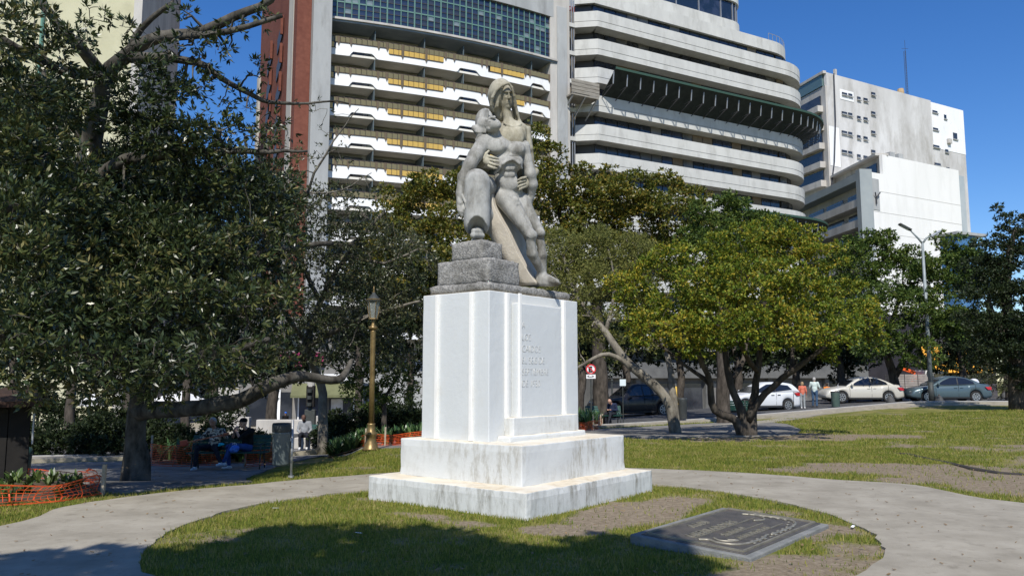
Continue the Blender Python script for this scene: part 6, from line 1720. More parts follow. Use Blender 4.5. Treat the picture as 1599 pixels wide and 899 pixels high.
# ------------------------------------------------------------------ flower beds behind orange netting
ORANGE = M('orange_net', L(.45,.05,.012), L(.68,.11,.02), scale=9, rough=.55, spec=.4)
STRAP = leaf_mat('strap_leaf', [(0.0, L(.02,.045,.012)), (0.5, L(.05,.095,.02)), (1.0, L(.14,.18,.05))], rough=.4, transl=.2, spec=.4, clump=2)
STRAP_D = leaf_mat('strap_leaf_dark', [(0.0, L(.012,.035,.012)), (0.5, L(.035,.085,.025)), (1.0, L(.10,.16,.05))], rough=.35, transl=.15, spec=.5, clump=2)
def netting(name, label, pts, h, posts=True, sag=.06, seed=1, cell=.075, w=.007):
    rg = random.Random(seed)
    P = smooth_loop([tuple(p)[:2] for p in pts], 8, False)
    t = thing(name, label, 'safety net', (P[0][0], P[0][1], float(gz(*P[0]))), 0, 'orange safety netting round the flower beds')
    o = t.location.copy()
    m = MB(); S = [0]
    for a, b_ in zip(P, P[1:]): S.append(S[-1] + math.dist(a, b_))
    def at(s_, z):
        s_ = min(max(s_, 0), S[-1] - 1e-4)
        for i in range(len(P) - 1):
            if S[i+1] >= s_: break
        f = (s_ - S[i]) / max(S[i+1] - S[i], 1e-6); x, y = P[i][0] + (P[i+1][0]-P[i][0])*f, P[i][1] + (P[i+1][1]-P[i][1])*f
        hh = h * (1 - .45 * vnoise(s_*1.3 + seed*3, 4.2)) 
        q = z * hh
        return Vector((x + (vnoise(s_*2.3, z*4+seed)-.5)*.10, y + (vnoise(s_*2.1+7, z*4+seed)-.5)*.16, float(gz(x, y)) + .02 + q)) - o
    n = int(S[-1] / cell); rows = max(3, int(h / .06))
    for k in range(rows + 1):
        w_ = .018 if k in (0, rows) else w
        for i in range(n):
            a, b_ = at(i*cell, k/rows), at((i+1)*cell, k/rows); up = Vector((0,0,w_/2))
            m.add([a-up, b_-up, b_+up, a+up], [(0,1,2,3)])
    for i in range(n + 1):
        for k in range(rows):
            a, b_ = at(i*cell, k/rows), at(i*cell, (k+1)/rows); d = (at(i*cell+.02, .5) - at(i*cell, .5)); d = d.normalized() * (.008 if i % 4 else .018) if d.length > 0 else Vector((.01,0,0))
            m.add([a-d*.5, a+d*.5, b_+d*.5, b_-d*.5], [(0,1,2,3)])
    tag(m.build('net', ORANGE, t, fix=False), kind='stuff')
    if posts:
        k = max(1, int(S[-1] / 1.6))
        for i in range(k + 1):
            a = at(S[-1] * i / k, 0); MB().bar(a + Vector((0,.02,-.1)), a + Vector((.01,.02,h+.05)), .045).build('stake', M('stake_wood', L(.30,.25,.18), L(.42,.36,.27), scale=5, rough=.9), t)
    return t
n0 = GG(154, 773)
netting('safety_net', 'orange safety net drooping round the near left flower bed', [n0, GG(110,781), GG(50,788), GG(0,792), GG(-60,797)], (773-735) * n0.y / FPX, seed=2)
n0b = GG(152, 768)
netting('safety_net', 'back run of orange netting behind the near left flower bed', [n0b, GG(120,752), GG(60,748), GG(-30,752)], .26, posts=False, seed=5)
n1 = GG(596, 696)
netting('safety_net', 'bright orange netting along the leafy bed behind the golden lamp', [GG(532,698), GG(570,697), GG(610,696), GG(670,693)], 25 * n1.y / FPX, seed=3, cell=.14, w=.016)
netting('safety_net', 'shaded orange netting behind the left end of the occupied bench', [GG(235,727), GG(270,729), GG(310,728), GG(352,726)], .75, seed=4, cell=.12, w=.014)
netting('safety_net', 'shaded orange netting between the black-capped man and the grey bin', [GG(384,730), GG(405,728), GG(428,724), GG(440,716)], .8, seed=6, cell=.12, w=.014)
n2 = GG(918, 672)
netting('safety_net', 'orange netting round the small bed right of the pedestal', [GG(895,673), GG(915,673), GG(934,670), GG(941,664)], 20 * n2.y / FPX, seed=7, cell=.14, w=.016)

def strap_plants(name, label, poly, n, hgt, matl, seed, wd=.028, soil=True):
    rg = np.random.default_rng(seed); xs = [p[0] for p in poly]; ys = [p[1] for p in poly]
    V = []; F = []
    cnt = 0
    while cnt < n:
        x, y = rg.uniform(min(xs), max(xs)), rg.uniform(min(ys), max(ys))
        if not inside(poly, np.array([x]), np.array([y]))[0]: continue
        cnt += 1
        z = float(gz(x, y)); k = rg.integers(7, 12)
        for j in range(k):
            a = rg.uniform(0, 2*math.pi); ln = hgt * rg.uniform(.6, 1.15); lean = rg.uniform(.15, .75); w = wd * rg.uniform(.7, 1.3)
            d = np.array([math.cos(a), math.sin(a), 0]); s_ = np.array([-math.sin(a), math.cos(a), 0]); o = len(V)
            for i, f in enumerate((0, .35, .7, 1.0)):
                r = lean * ln * f ** 1.7; zz_ = ln * (f - .42 * lean * f * f * 1.2); ww = w * (.6, 1, .8, .08)[i]
                p = np.array([x, y, z]) + d * r + np.array([0, 0, max(zz_, 0)])
                V += [p - s_ * ww, p + s_ * ww]
            F += [(o, o+1, o+3, o+2), (o+2, o+3, o+5, o+4), (o+4, o+5, o+7, o+6)]
    me = np_mesh(name, np.array(V), np.array(F), matl)
    o = bpy.data.objects.new(name, me); COL.objects.link(o); tag(o, label, 'bed plants', kind='stuff')
    if soil: sheet('soil_bed', poly, [], .03, PATCH)
    return o
def poly_px(*pp): return [tuple(GG(*p))[:2] for p in pp]
strap_plants('bed_plants', 'pale strap-leaved plants in the near left bed', poly_px((150,771),(100,779),(0,789),(-80,796),(-80,758),(0,752),(70,752),(130,757)), 55, .26, STRAP, 1)
strap_plants('bed_plants', 'glossy dark strap-leaved plants in the bed behind the golden lamp', poly_px((530,697),(600,695),(668,692)) + [(-2.2,24.2),(-5.5,24.2)], 190, .62, STRAP_D, 2, wd=.045)
strap_plants('bed_plants', 'dark leafy plants in the bed behind the occupied bench', poly_px((236,725),(300,726),(352,724),(430,722),(436,712),(380,712),(300,714),(240,716)), 90, .75, STRAP_D, 3, wd=.05)
strap_plants('bed_plants', 'strap-leaved plants in the small bed right of the pedestal', poly_px((895,671),(915,671),(934,668),(940,662),(915,660),(895,660)), 50, .85, STRAP_D, 4, wd=.05)
lowwall = MB()
for (x0, x1, Y_, y0, y1, nm) in ((360, 389, 44, 651, 668, 0), (400, 478, 44, 655, 668, 1), (493, 512, 44, 649, 668, 2)):
    a, b_ = W(x0, y0, Y_), W(x1, y0, Y_)
    tag(MB().box(a.x, b_.x, Y_, Y_ + .4, -2.3, a.z).build('low_wall', CONC_W, bevel=.03), ('pale low wall below the shop windows, left of the far trunk','pale low wall under the corner shop door','short pale low wall right of the traffic light')[nm], 'wall')
# umbrellas of a cafe, down the slope
UMB = M('white_canvas', L(.62), L(.74,.74,.72), scale=2, rough=.9)
for i, (px, py, wpx) in enumerate(((280,624,84),(146,629,50),(206,619,38),(95,627,30))):
    Y_ = (58,60,66,64)[i]; c = W(px, py, Y_); g_ = float(gz(c.x, Y_)); r = wpx/2*Y_/FPX; h = c.z - g_
    t = thing('cafe_umbrella', ('widest white cafe umbrella, just above the low fig limb','white cafe umbrella left of the fig trunk','small white cafe umbrella touching the fig trunk','small white cafe umbrella furthest left')[i], 'umbrella', (c.x, Y_, g_), 0, 'white cafe umbrellas')
    m = MB(); vs = [(0,0,h+.75)]
    for k in range(8): vs += [(r*math.cos(k*math.pi/4), r*math.sin(k*math.pi/4), h)]
    m.add(vs, [(0, 1+k, 1+(k+1)%8) for k in range(8)])
    for k in range(8):
        a, b_ = vs[1+k], vs[1+(k+1)%8]; m.add([a, b_, (b_[0],b_[1],h-.2), (a[0],a[1],h-.2)], [(0,1,2,3)])
    m.build('canopy', UMB, t, fix=False); MB().tube([(0,0,0),(0,0,h+.7)], [.03,.03], 8).build('pole', IRON, t)

# kiosk at the far left
kY = 15.0; a, b_ = W(-190, 612, kY), W(50, 632, kY); kg = float(gz(b_.x, kY))
ki = thing('kiosk', 'shade-darkened wooden kiosk with brown roof edge cut by the left border', 'kiosk', (b_.x, kY, kg), R(33))
DW = M('shade_dark_timber', L(.007,.006,.005), L(.014,.012,.010), scale=4, rough=.8); BRR = M('brown_roof', L(.03,.017,.012), L(.05,.026,.018), scale=4, rough=.9)  # timber colour blackened to stand in for the shade over the kiosk
kw = 3.2; kh = b_.z - kg
MB().box(-kw, 0, 0, 1.3, 0, kh).build('cabin', DW, ki)
for k in range(9): MB().box(-kw + k*kw/9 + .01, -kw + (k+1)*kw/9 - .01, -.025, -.002, .05, kh-.05).build('board', DW, ki)
MB().add([(-kw-.1,-.45,kh-.02),(.15,-.45,kh-.02),(.15,1.4,kh+.25),(-kw-.1,1.4,kh+.25),(-kw-.1,-.45,kh+.08),(.15,-.45,kh+.08),(.15,1.4,kh+.35),(-kw-.1,1.4,kh+.35)],[(0,3,2,1),(4,5,6,7),(0,1,5,4),(1,2,6,5),(2,3,7,6),(3,0,4,7)]).build('roof', BRR, ki)
MB().tube([(.04,-.1,.7),(.04,-.1,kh)], [.02,.02], 6).build('corner_pole', GALV, ki)

# traffic light seen from behind
cc = W(486, 596, 34); tg = float(gz(cc.x, 34)); tl = thing('traffic_light', 'dark traffic signal housing on a thick post in front of the corner shop', 'traffic light', (cc.x, 34, tg)); h = cc.z - tg
MB().tube([(0,0,0),(0,0,h-.1)], [.10,.09], 10).build('post', IRON, tl); MB().box(-.17,.17,-.14,.14,h-1.05,h-.15).build('housing', DW, tl, bevel=.03)
MB()._lathe([(.16,h-.2),(.17,h),(.14,h+.04)], 12, (0,0,0)).build('cap', CONC_W, tl)
for k in range(3): MB()._lathe([(.10,0),(.11,.14)], 10, (0,-.22,h-.95+k*.28-.05)).build('visor', IRON, tl)
MB().box(-.22,.22,-.13,.13,h-1.9,h-1.15).build('control_box', IRON, tl, bevel=.02)
MB().tube([(.35,.1,-.0),(.35,.1,h+2.8)], [.04,.035], 8).build('mast', IRON, tl)
# ------------------------------------------------------------------ people
SKIN = M('skin', L(.42,.24,.17), L(.50,.30,.21), scale=6, rough=.6, spec=.35)
SKIN2 = M('tanned_skin', L(.30,.16,.105), L(.36,.20,.135), scale=6, rough=.6, spec=.35)
def cloth(name, c, c2=None, sc=12): return M(name, c, c2 or tuple(v * .8 for v in c[:3]) + (1,), scale=sc, rough=.9, spec=.15, bump=.3, bscale=30)
def person(label, loc, rot, J_, top, legs, shoes, skin=SKIN, hair=None, hairm=None, long_sleeve=True, hat=None, h=.02, scale=1.0, face=(0,-1,0), female=False, bald=False):
    """J_: joints (metres, person faces -y): head neck sh_l sh_r el_l el_r wr_l wr_r hip_l hip_r kn_l kn_r an_l an_r"""
    t = thing('person', label, 'person', loc, rot, scale=scale)
    g = {k: np.array(v, float) for k, v in J_.items()}
    hd, nk = g['head'], g['neck']; f = np.array(face, float); f /= np.linalg.norm(f); side = np.cross(f, (0,0,1.)); side /= np.linalg.norm(side); up = np.cross(side, f)
    ax_ = np.stack([side, f, up])
    def HP(a, b_, c): return hd + side*a + f*b_ + up*c
    body = [ell(hd + up*.02, (.078,.095,.105), .02, ax_), ell(HP(0,.025,-.06), (.055,.06,.055), .03, ax_), cap(nk - (0,0,.03), HP(0,-.01,-.07), .055, .05, .03)]
    body += [cap(HP(0,.088,.02), HP(0,.112,-.02), .010, .016, .012), cap(HP(-.025,.086,-.055), HP(.025,.086,-.055), .010, .010, .008), cap(HP(-.045,.082,.035), HP(.045,.082,.035), .011, .011, .012)]
    body += [ell(HP(-.032,.092,.018), (.015,.012,.010), .006, ax_, True), ell(HP(.032,.092,.018), (.015,.012,.010), .006, ax_, True)]
    body += [ell(HP(-.032,.080,.017), (.011,.009,.008), .004, ax_), ell(HP(.032,.080,.017), (.011,.009,.008), .004, ax_)]
    body += [ell(HP(s_*.08,0,0), (.012,.022,.032), .01, ax_) for s_ in (-1, 1)]
    for s_ in ('l', 'r'):
        el, wr = g['el_'+s_], g['wr_'+s_]; d = wr - el; d /= np.linalg.norm(d)
        hx2 = g.get('hd_'+s_); hdir = d if hx2 is None else (hx2 - wr) / np.linalg.norm(hx2 - wr)
        body += [cap(el, wr, .040, .027, .02)]
        palm = wr + hdir*.055
        sd = np.cross(hdir, (0.13,.2,1.)); sd /= np.linalg.norm(sd)
        body += [cap(wr, palm, .026, .030, .012, fl=(np.cross(hdir, sd), 1.5))]
        for i, o_ in enumerate((-.027,-.009,.009,.027)):
            a = palm + sd*o_ + hdir*.02; b_ = a + hdir*(.055,.065,.062,.048)[i]*.7 + np.cross(hdir, sd)*.012; c = b_ + hdir*.018 + np.cross(hdir, sd)*.022
            body += [cap(a, b_, .0095, .009, .004), cap(b_, c, .009, .0075, .003)]
        body += [cap(wr + sd*.018 + hdir*.02, palm + sd*.048 + hdir*.012, .011, .009, .008)]
    torso_mid = (g['sh_l'] + g['sh_r']) / 2; hip_mid = (g['hip_l'] + g['hip_r']) / 2
    body += [cap(torso_mid + (0,0,-.05), hip_mid + (0,0,.06), .10, .10, .05)]
    for s_ in ('l','r'): body += [cap(g['sh_'+s_], g['el_'+s_], .045, .036, .03), cap(g['hip_'+s_], g['kn_'+s_], .07, .05, .03), cap(g['kn_'+s_], g['an_'+s_], .048, .032, .02)]
    b_ = sdf_mesh(body, .0145 if loc[1] > 28 else .0115, 'body', skin, parent=t)
    # shirt
    sh = []
    ch = torso_mid * .78 + hip_mid * .22; bl = torso_mid * .35 + hip_mid * .65
    sx = g['sh_r'] - g['sh_l']; sx /= np.linalg.norm(sx)
    tz = torso_mid - hip_mid; tz /= np.linalg.norm(tz); ty = np.cross(sx, tz)
    ax2 = np.stack([sx, ty, np.cross(sx, ty)])
    sh += [ell(ch, (.175 if not female else .155,.115,.17), .06, ax2), ell(bl, (.155,.115,.19), .06, ax2), cap(g['sh_l'] + (0,0,-.01), g['sh_r'] + (0,0,-.01), .062, .062, .05), cap(hip_mid + tz*.02, hip_mid + tz*.14, .135, .14, .05)]
    if female: sh += [ell(ch + ty*0 - np.array([0,0,.02]) + (-ty if ty[1] > 0 else ty)*.07, (.14,.07,.07), .05, ax2)]
    for s_ in ('l','r'):
        sh += [cap(g['sh_'+s_], g['el_'+s_], .066, .052, .03)]
        if long_sleeve: sh += [cap(g['el_'+s_], g['el_'+s_]*.14 + g['wr_'+s_]*.86, .052, .036, .02)]
        else: sh += [cap(g['sh_'+s_], g['sh_'+s_]*.3+g['el_'+s_]*.7, .068, .066, .03)]
    sh += [cap(nk + (0,0,-.05), nk + (0,0,-.02), .072, .060, .03)]
    sdf_mesh(sh, h, 'shirt', top, noise_amp=.006, parent=t)
    tr = [cap(hip_mid + tz*.06, hip_mid - tz*.02, .138, .13, .05)]
    for s_ in ('l','r'): tr += [cap(g['hip_'+s_], g['kn_'+s_], .092, .068, .04), cap(g['kn_'+s_], g['an_'+s_] + (0,0,.02), .066, .050, .03)]
    sdf_mesh(tr, h, 'trousers', legs, noise_amp=.005, parent=t)
    for s_ in ('l','r'):
        an = g['an_'+s_]; td = g.get('toe_'+s_); td = np.array([0,-1,0.]) if td is None else (td - an) * (1,1,0); td /= np.linalg.norm(td)
        base_ = np.array([an[0], an[1], an[2] - .055])
        sdf_mesh([cap(base_ - td*.05, base_ + td*.15, .042, .036, .02, fl=((0,0,1), 1.2)), cap(an + (0,0,-.01), base_ - td*.02, .042, .042, .02)], .012, 'shoe', shoes, parent=t)
    if hair == 'short':
        sdf_mesh([ell(HP(0,-.018,.045), (.086,.096,.088), .01, ax_), ell(HP(0,-.05,-.01), (.078,.06,.075), .02, ax_), ell(HP(0,.10,-.02), (.07,.06,.075), .01, ax_, True)], .012, 'hair', hairm, noise_amp=.004, parent=t)
    elif hair == 'bob':
        sdf_mesh([ell(HP(0,-.015,.03), (.098,.108,.105), .01, ax_), ell(HP(0,-.045,-.04), (.095,.07,.085), .03, ax_), ell(HP(0,.11,-.03), (.06,.06,.085), .01, ax_, True)], .012, 'hair', hairm, noise_amp=.006, parent=t)
    if hat:
        hm, style = hat
        pr = [ell(HP(0,-.005,.075), (.092,.105,.075), .01, ax_), ell(HP(0,0,-.02), (.2,.2,.06), .005, ax_, True)]
        pr += [cap(HP(-.04,.10,.055), HP(.04,.10,.055), .042, .042, .01, fl=(up, 4.0)), cap(HP(0,.14,.05), HP(0,.09,.058), .045, .05, .01, fl=(up, 4.0))]
        sdf_mesh(pr, .009, 'cap', hm, parent=t)
    return t
def stand(**k):
    d = dict(head=(0,-.02,1.60), neck=(0,0,1.46), sh_l=(-.18,0,1.40), sh_r=(.18,0,1.40), el_l=(-.24,.02,1.12), el_r=(.24,.02,1.12), wr_l=(-.25,-.06,.88), wr_r=(.25,-.06,.88),
             hip_l=(-.09,0,.92), hip_r=(.09,0,.92), kn_l=(-.10,-.02,.50), kn_r=(.10,-.02,.50), an_l=(-.10,.02,.10), an_r=(.10,.02,.10))
    d.update(k); return d
def sit(**k):
    d = dict(head=(0,-.05,1.17), neck=(0,.02,1.03), sh_l=(-.18,.03,.97), sh_r=(.18,.03,.97), el_l=(-.24,-.04,.70), el_r=(.24,-.04,.70), wr_l=(-.14,-.24,.60), wr_r=(.14,-.24,.60),
             hip_l=(-.10,.0,.54), hip_r=(.10,.0,.54), kn_l=(-.13,-.44,.54), kn_r=(.13,-.44,.54), an_l=(-.13,-.42,.10), an_r=(.13,-.42,.10))
    d.update(k); return d
GREYH = M('grey_hair', L(.30,.29,.27), L(.42,.41,.39), scale=20, rough=.8); DARKH = M('dark_hair', L(.02,.015,.012), L(.05,.035,.025), scale=20, rough=.6); LTH = M('light_hair', L(.26,.17,.09), L(.36,.25,.14), scale=20, rough=.7)
DENIM = cloth('denim', L(.035,.075,.14), L(.07,.12,.20)); DKT = cloth('dark_trousers', L(.012,.014,.02), L(.03,.032,.04)); SHOE_W = M('white_shoe', L(.7), rough=.6); SHOE_D = M('dark_shoe', L(.02), rough=.5)
CORAL = cloth('coral_cloth', L(.50,.135,.085), L(.56,.17,.11)); PALE = cloth('pale_shirt', L(.46,.55,.52), L(.55,.62,.58)); GREYT = cloth('grey_trousers', L(.24,.26,.27), L(.32,.34,.35)); BLACKC = cloth('black_cloth', L(.008), L(.016)); NAVY = cloth('navy_cloth', L(.015,.02,.045), L(.025,.035,.07))
PLAID = M('patterned_shirt', L(.50,.46,.36), L(.05,.05,.055), scale=16, rough=.9, contrast=(.47,.53), spec=.1, detail=2)
GREYSH = cloth('grey_shirt', L(.20,.21,.22), L(.28,.29,.30))
bA0 = bA + Vector((0, .42, 0))
k_ = 77 * bA.y / FPX / 1.28
# guitarist: sits turned slightly to the viewer's left, instrument across the lap
bench_a = [o for o in COL.objects if o.name == 'park_bench'][0]
bench_a.scale = (k_, k_, k_ * .96)
p1 = person('grey-haired man in a patterned shirt sitting on the shaded bench, playing a long-necked instrument', Vector((bA0.x - .42, bA0.y + .0, bA0.z)), R(-6),
    sit(head=(-.02,-.12,1.19), neck=(0,-.03,1.04), el_l=(-.34,-.06,.76), wr_l=(-.40,-.30,.72), el_r=(.36,-.10,.80), wr_r=(.40,-.34,.86), hd_l=(-.36,-.40,.72), hd_r=(.37,-.44,.87), kn_l=(-.24,-.46,.56), an_l=(-.26,-.50,.10), kn_r=(.22,-.46,.60), an_r=(.42,-.52,.22)),
    PLAID, DKT, SHOE_W, SKIN2, 'short', GREYH, face=(.05,-1,-.12), scale=k_)
ins = thing('stringed_instrument', 'slender red-brown stringed instrument held across the seated man\'s lap', 'guitar', p1.location, p1.rotation_euler.z, scale=k_)
WOODR = M('red_wood', L(.26,.07,.03), L(.36,.11,.05), scale=6, rough=.35, spec=.5, stretch=(1,6,6)); 
A_ = Vector((-.52,-.42,.70)); B_ = Vector((.44,-.44,.90)); d_ = (B_-A_).normalized(); u_ = Vector((0,1,0)).cross(d_).normalized()
MB().bar(A_, B_, .045, .03).build('neck', WOODR, ins, bevel=.006)
MB().obox(A_ - d_*.10, d_*.11, Vector((0,.025,0)), u_*.075).build('body', M('red_lacquer', L(.36,.05,.025), L(.45,.08,.035), scale=4, rough=.3), ins, bevel=.02)
MB().obox(B_ + d_*.07, d_*.08, Vector((0,.01,0)), u_*.035).build('headstock', WOODR, ins, bevel=.008)
for k in (-1, 0, 1): MB().bar(A_ + u_*.008*k + Vector((0,-.02,0)), B_ + u_*.008*k + Vector((0,-.02,0)), .003).build('string', GALV, ins)
p2 = person('man in black clothes and black cap on the shaded bench, hands near his chin', Vector((bA0.x + .42, bA0.y + .02, bA0.z)), R(-48),
    sit(head=(0,-.13,1.16), neck=(0,-.02,1.02), el_l=(-.20,-.30,.80), wr_l=(-.06,-.33,1.0), el_r=(.20,-.30,.80), wr_r=(.05,-.34,1.0), hd_l=(-.02,-.30,1.07), hd_r=(.02,-.30,1.07), kn_l=(-.14,-.45,.56), kn_r=(.12,-.46,.62), an_r=(.02,-.62,.20)),
    BLACKC, M('blue_trousers', L(.02,.05,.17), L(.035,.08,.25), scale=8, rough=.9), SHOE_W, SKIN, None, None, long_sleeve=False, hat=(BLACKC, 'cap'), face=(-.0,-1,.0), scale=k_)
# blue bag on the bench beside him
bg_ = GG(366, 735); BLUEB = M('blue_plastic_bag', L(.02,.10,.50), L(.12,.28,.75), scale=9, rough=.35, spec=.5)
bag = thing('shopping_bag', 'crumpled blue and white plastic bag on the bench between the two seated men', 'bag', Vector((bA0.x + .24, bA0.y - .42 * k_, bA0.z + .46 * k_)), 0, scale=.75 * k_)
sdf_mesh([ell((0,0,.10), (.15,.11,.12), .05), ell((.06,.02,.16), (.09,.08,.07), .05), ell((-.07,0,.06), (.09,.08,.07), .05)], .012, 'bag_body', BLUEB, noise_amp=.02, parent=bag)
for s_ in (-1, 1): MB().tube([(s_*.05,0,.2),(s_*.07,-.01,.28),(0,-.02,.32),(-s_*.02,0,.24)], .008, 6).build('handle', WHT, bag, smooth=True, fix=False)
tq = thing('towel', 'small turquoise cloth on the guitarist\'s knee', 'towel', Vector((bA0.x - .08, bA0.y - .46 * k_, bA0.z + .66 * k_)), 0, scale=.6 * k_)
sdf_mesh([ell((0,0,0), (.12,.07,.05), .03), ell((-.08,0,-.05), (.06,.05,.05), .03)], .012, 'towel_cloth', M('turquoise_cloth', L(.01,.33,.45), L(.02,.42,.55), scale=9, rough=.8), noise_amp=.014, parent=tq)
p3loc = GG(470, 702)
person('man in grey shirt seated with folded hands just right of the grey bin', p3loc + Vector((.0,.45,0)), R(10), sit(head=(-.04,-.10,1.16)), GREYSH, DKT, SHOE_W, M('dark_skin', L(.10,.05,.035), L(.13,.07,.05), scale=6), 'short', DARKH, scale=52 * p3loc.y / FPX / 1.26)
st_ = thing('stone_seat', 'low stone block under the seated man right of the grey bin', 'stone seat', p3loc + Vector((.0,.5,0)), 0); MB().box(-.35,.35,-.22,.3,0,.42 * 52 * p3loc.y / FPX / 1.26).build('block', CONC_W, st_, bevel=.03)
g5 = GG(975, 663)
person('bald man in dark jacket bending over his hands on the bench right of the pedestal', Vector((bE.x + .42, bE.y + .28, bE.z)), R(-35), sit(head=(-.02,-.24,1.10), neck=(0,-.08,1.0), sh_l=(-.18,-.05,.96), sh_r=(.18,-.05,.96), wr_l=(-.06,-.36,.72), wr_r=(.06,-.36,.72), an_r=(.15,-.72,.14), kn_r=(.14,-.48,.52)), NAVY, DKT, SHOE_D, SKIN, 'none', None, face=(0,-.75,-.66), scale=1.0)
s6 = GG(1254, 637.5); s7 = GG(1273, 636)
person('woman in a coral top and grey trousers standing with her back to us', s6, R(176), stand(), CORAL, GREYT, SHOE_W, SKIN, 'bob', LTH, female=True, scale=(637.5-597) * s6.y / FPX / 1.71)
person('man in pale shirt and blue jeans standing beside the woman in coral', s7, R(150), stand(el_l=(-.27,-.05,1.13), wr_l=(-.12,-.26,1.10), el_r=(.27,-.05,1.13), wr_r=(.10,-.28,1.12), an_r=(.14,-.10,.10)), PALE, DENIM, SHOE_D, SKIN, 'short', GREYH, long_sleeve=False, scale=(636-590) * s7.y / FPX / 1.71)
w8 = W(1291, 599, 50); 
person('worker in an orange vest half hidden behind the bonnet of the cream sedan', Vector((w8.x, 50, w8.z - 1.65)), R(200), stand(), M('vest_orange', L(.75,.22,.02), rough=.7), DKT, SHOE_D, SKIN2, 'short', DARKH)
w9 = W(446, 643, 46); gg9 = float(gz(w9.x, 46))
person('walker in dark clothes and bright blue cap seen above the grey bin', Vector((w9.x, 46, gg9)), R(30), stand(), BLACKC, DKT, SHOE_D, SKIN2, None, None, hat=(M('blue_cap', L(.01,.12,.55), rough=.6), 'cap'), scale=(w9.z - gg9) / 1.72)

# ------------------------------------------------------------------ vehicles
TYRE = M('tyre', L(.014), L(.025), scale=20, rough=.9); RIM = M('alloy_rim', L(.42), L(.5), scale=5, rough=.35, metal=.8)
CGLASS = glass_mat('car_glass', L(.012,.014,.018), .06, .9); TAILR = M('tail_light', L(.42,.012,.015), rough=.2, spec=.7); HEADL = M('head_light', L(.55,.56,.54), rough=.1, spec=.8); TRIM = M('black_trim', L(.02), rough=.6); UNDER = M('underbody', L(.01), rough=.9)
def car_paint(name, c, metal=.35): return M(name, c, rough=.36, metal=metal * .6, spec=.45, coat=.25)
PROF = {
 'sedan': dict(L=4.5, w=.87, top=[(-2.27,.62),(-2.22,.90),(-2.05,1.02),(-1.55,1.05),(-.6,.99),(.9,.95),(1.35,.90),(1.85,.80),(2.15,.68),(2.27,.48)], roof=[(-1.72,1.02),(-1.25,1.27),(-.75,1.43),(-.25,1.475),(.15,1.45),(.55,1.28),(1.12,.94)],
              win=[[(-1.30,1.05),(-1.22,1.18),(-.82,1.36),(-.42,1.405),(-.38,1.02)],[(-.31,1.02),(-.35,1.41),(.02,1.39),(.40,1.24),(.82,1.00)]], wheels=(-1.33,1.38), rw=.325),
 'hatch': dict(L=4.1, w=.86, top=[(-2.05,.60),(-2.06,.95),(-1.98,1.08),(-1.2,1.04),(.7,.97),(1.1,.93),(1.6,.83),(1.92,.68),(2.04,.48)], roof=[(-1.99,1.06),(-1.80,1.32),(-1.55,1.47),(-.8,1.53),(-.1,1.50),(.42,1.28),(.98,.95)],
              win=[[(-1.55,1.14),(-1.35,1.36),(-.62,1.44),(-.56,1.05)],[(-.49,1.04),(-.55,1.44),(-.08,1.41),(.28,1.25),(.68,1.0)]], wheels=(-1.25,1.28), rw=.32),
 'pickup': dict(L=4.9, w=.90, top=[(-2.45,.62),(-2.46,1.12),(-1.5,1.13),(-.6,1.12),(.8,1.08),(1.6,1.02),(2.2,.93),(2.44,.72),(2.46,.50)], roof=[(-1.0,1.12),(-.86,1.66),(-.5,1.76),(.1,1.74),(.48,1.52),(.98,1.08)],
              win=[[(-.78,1.16),(-.74,1.60),(-.32,1.66),(-.30,1.15)],[(-.22,1.15),(-.24,1.66),(.1,1.63),(.38,1.46),(.66,1.13)]], wheels=(-1.5,1.55), rw=.38),
}
def interp(P, x):
    xs = [p[0] for p in P]; zs = [p[1] for p in P]
    return float(np.interp(x, xs, zs))
def smooth_prof(P): return smooth_loop(P, 4, False)
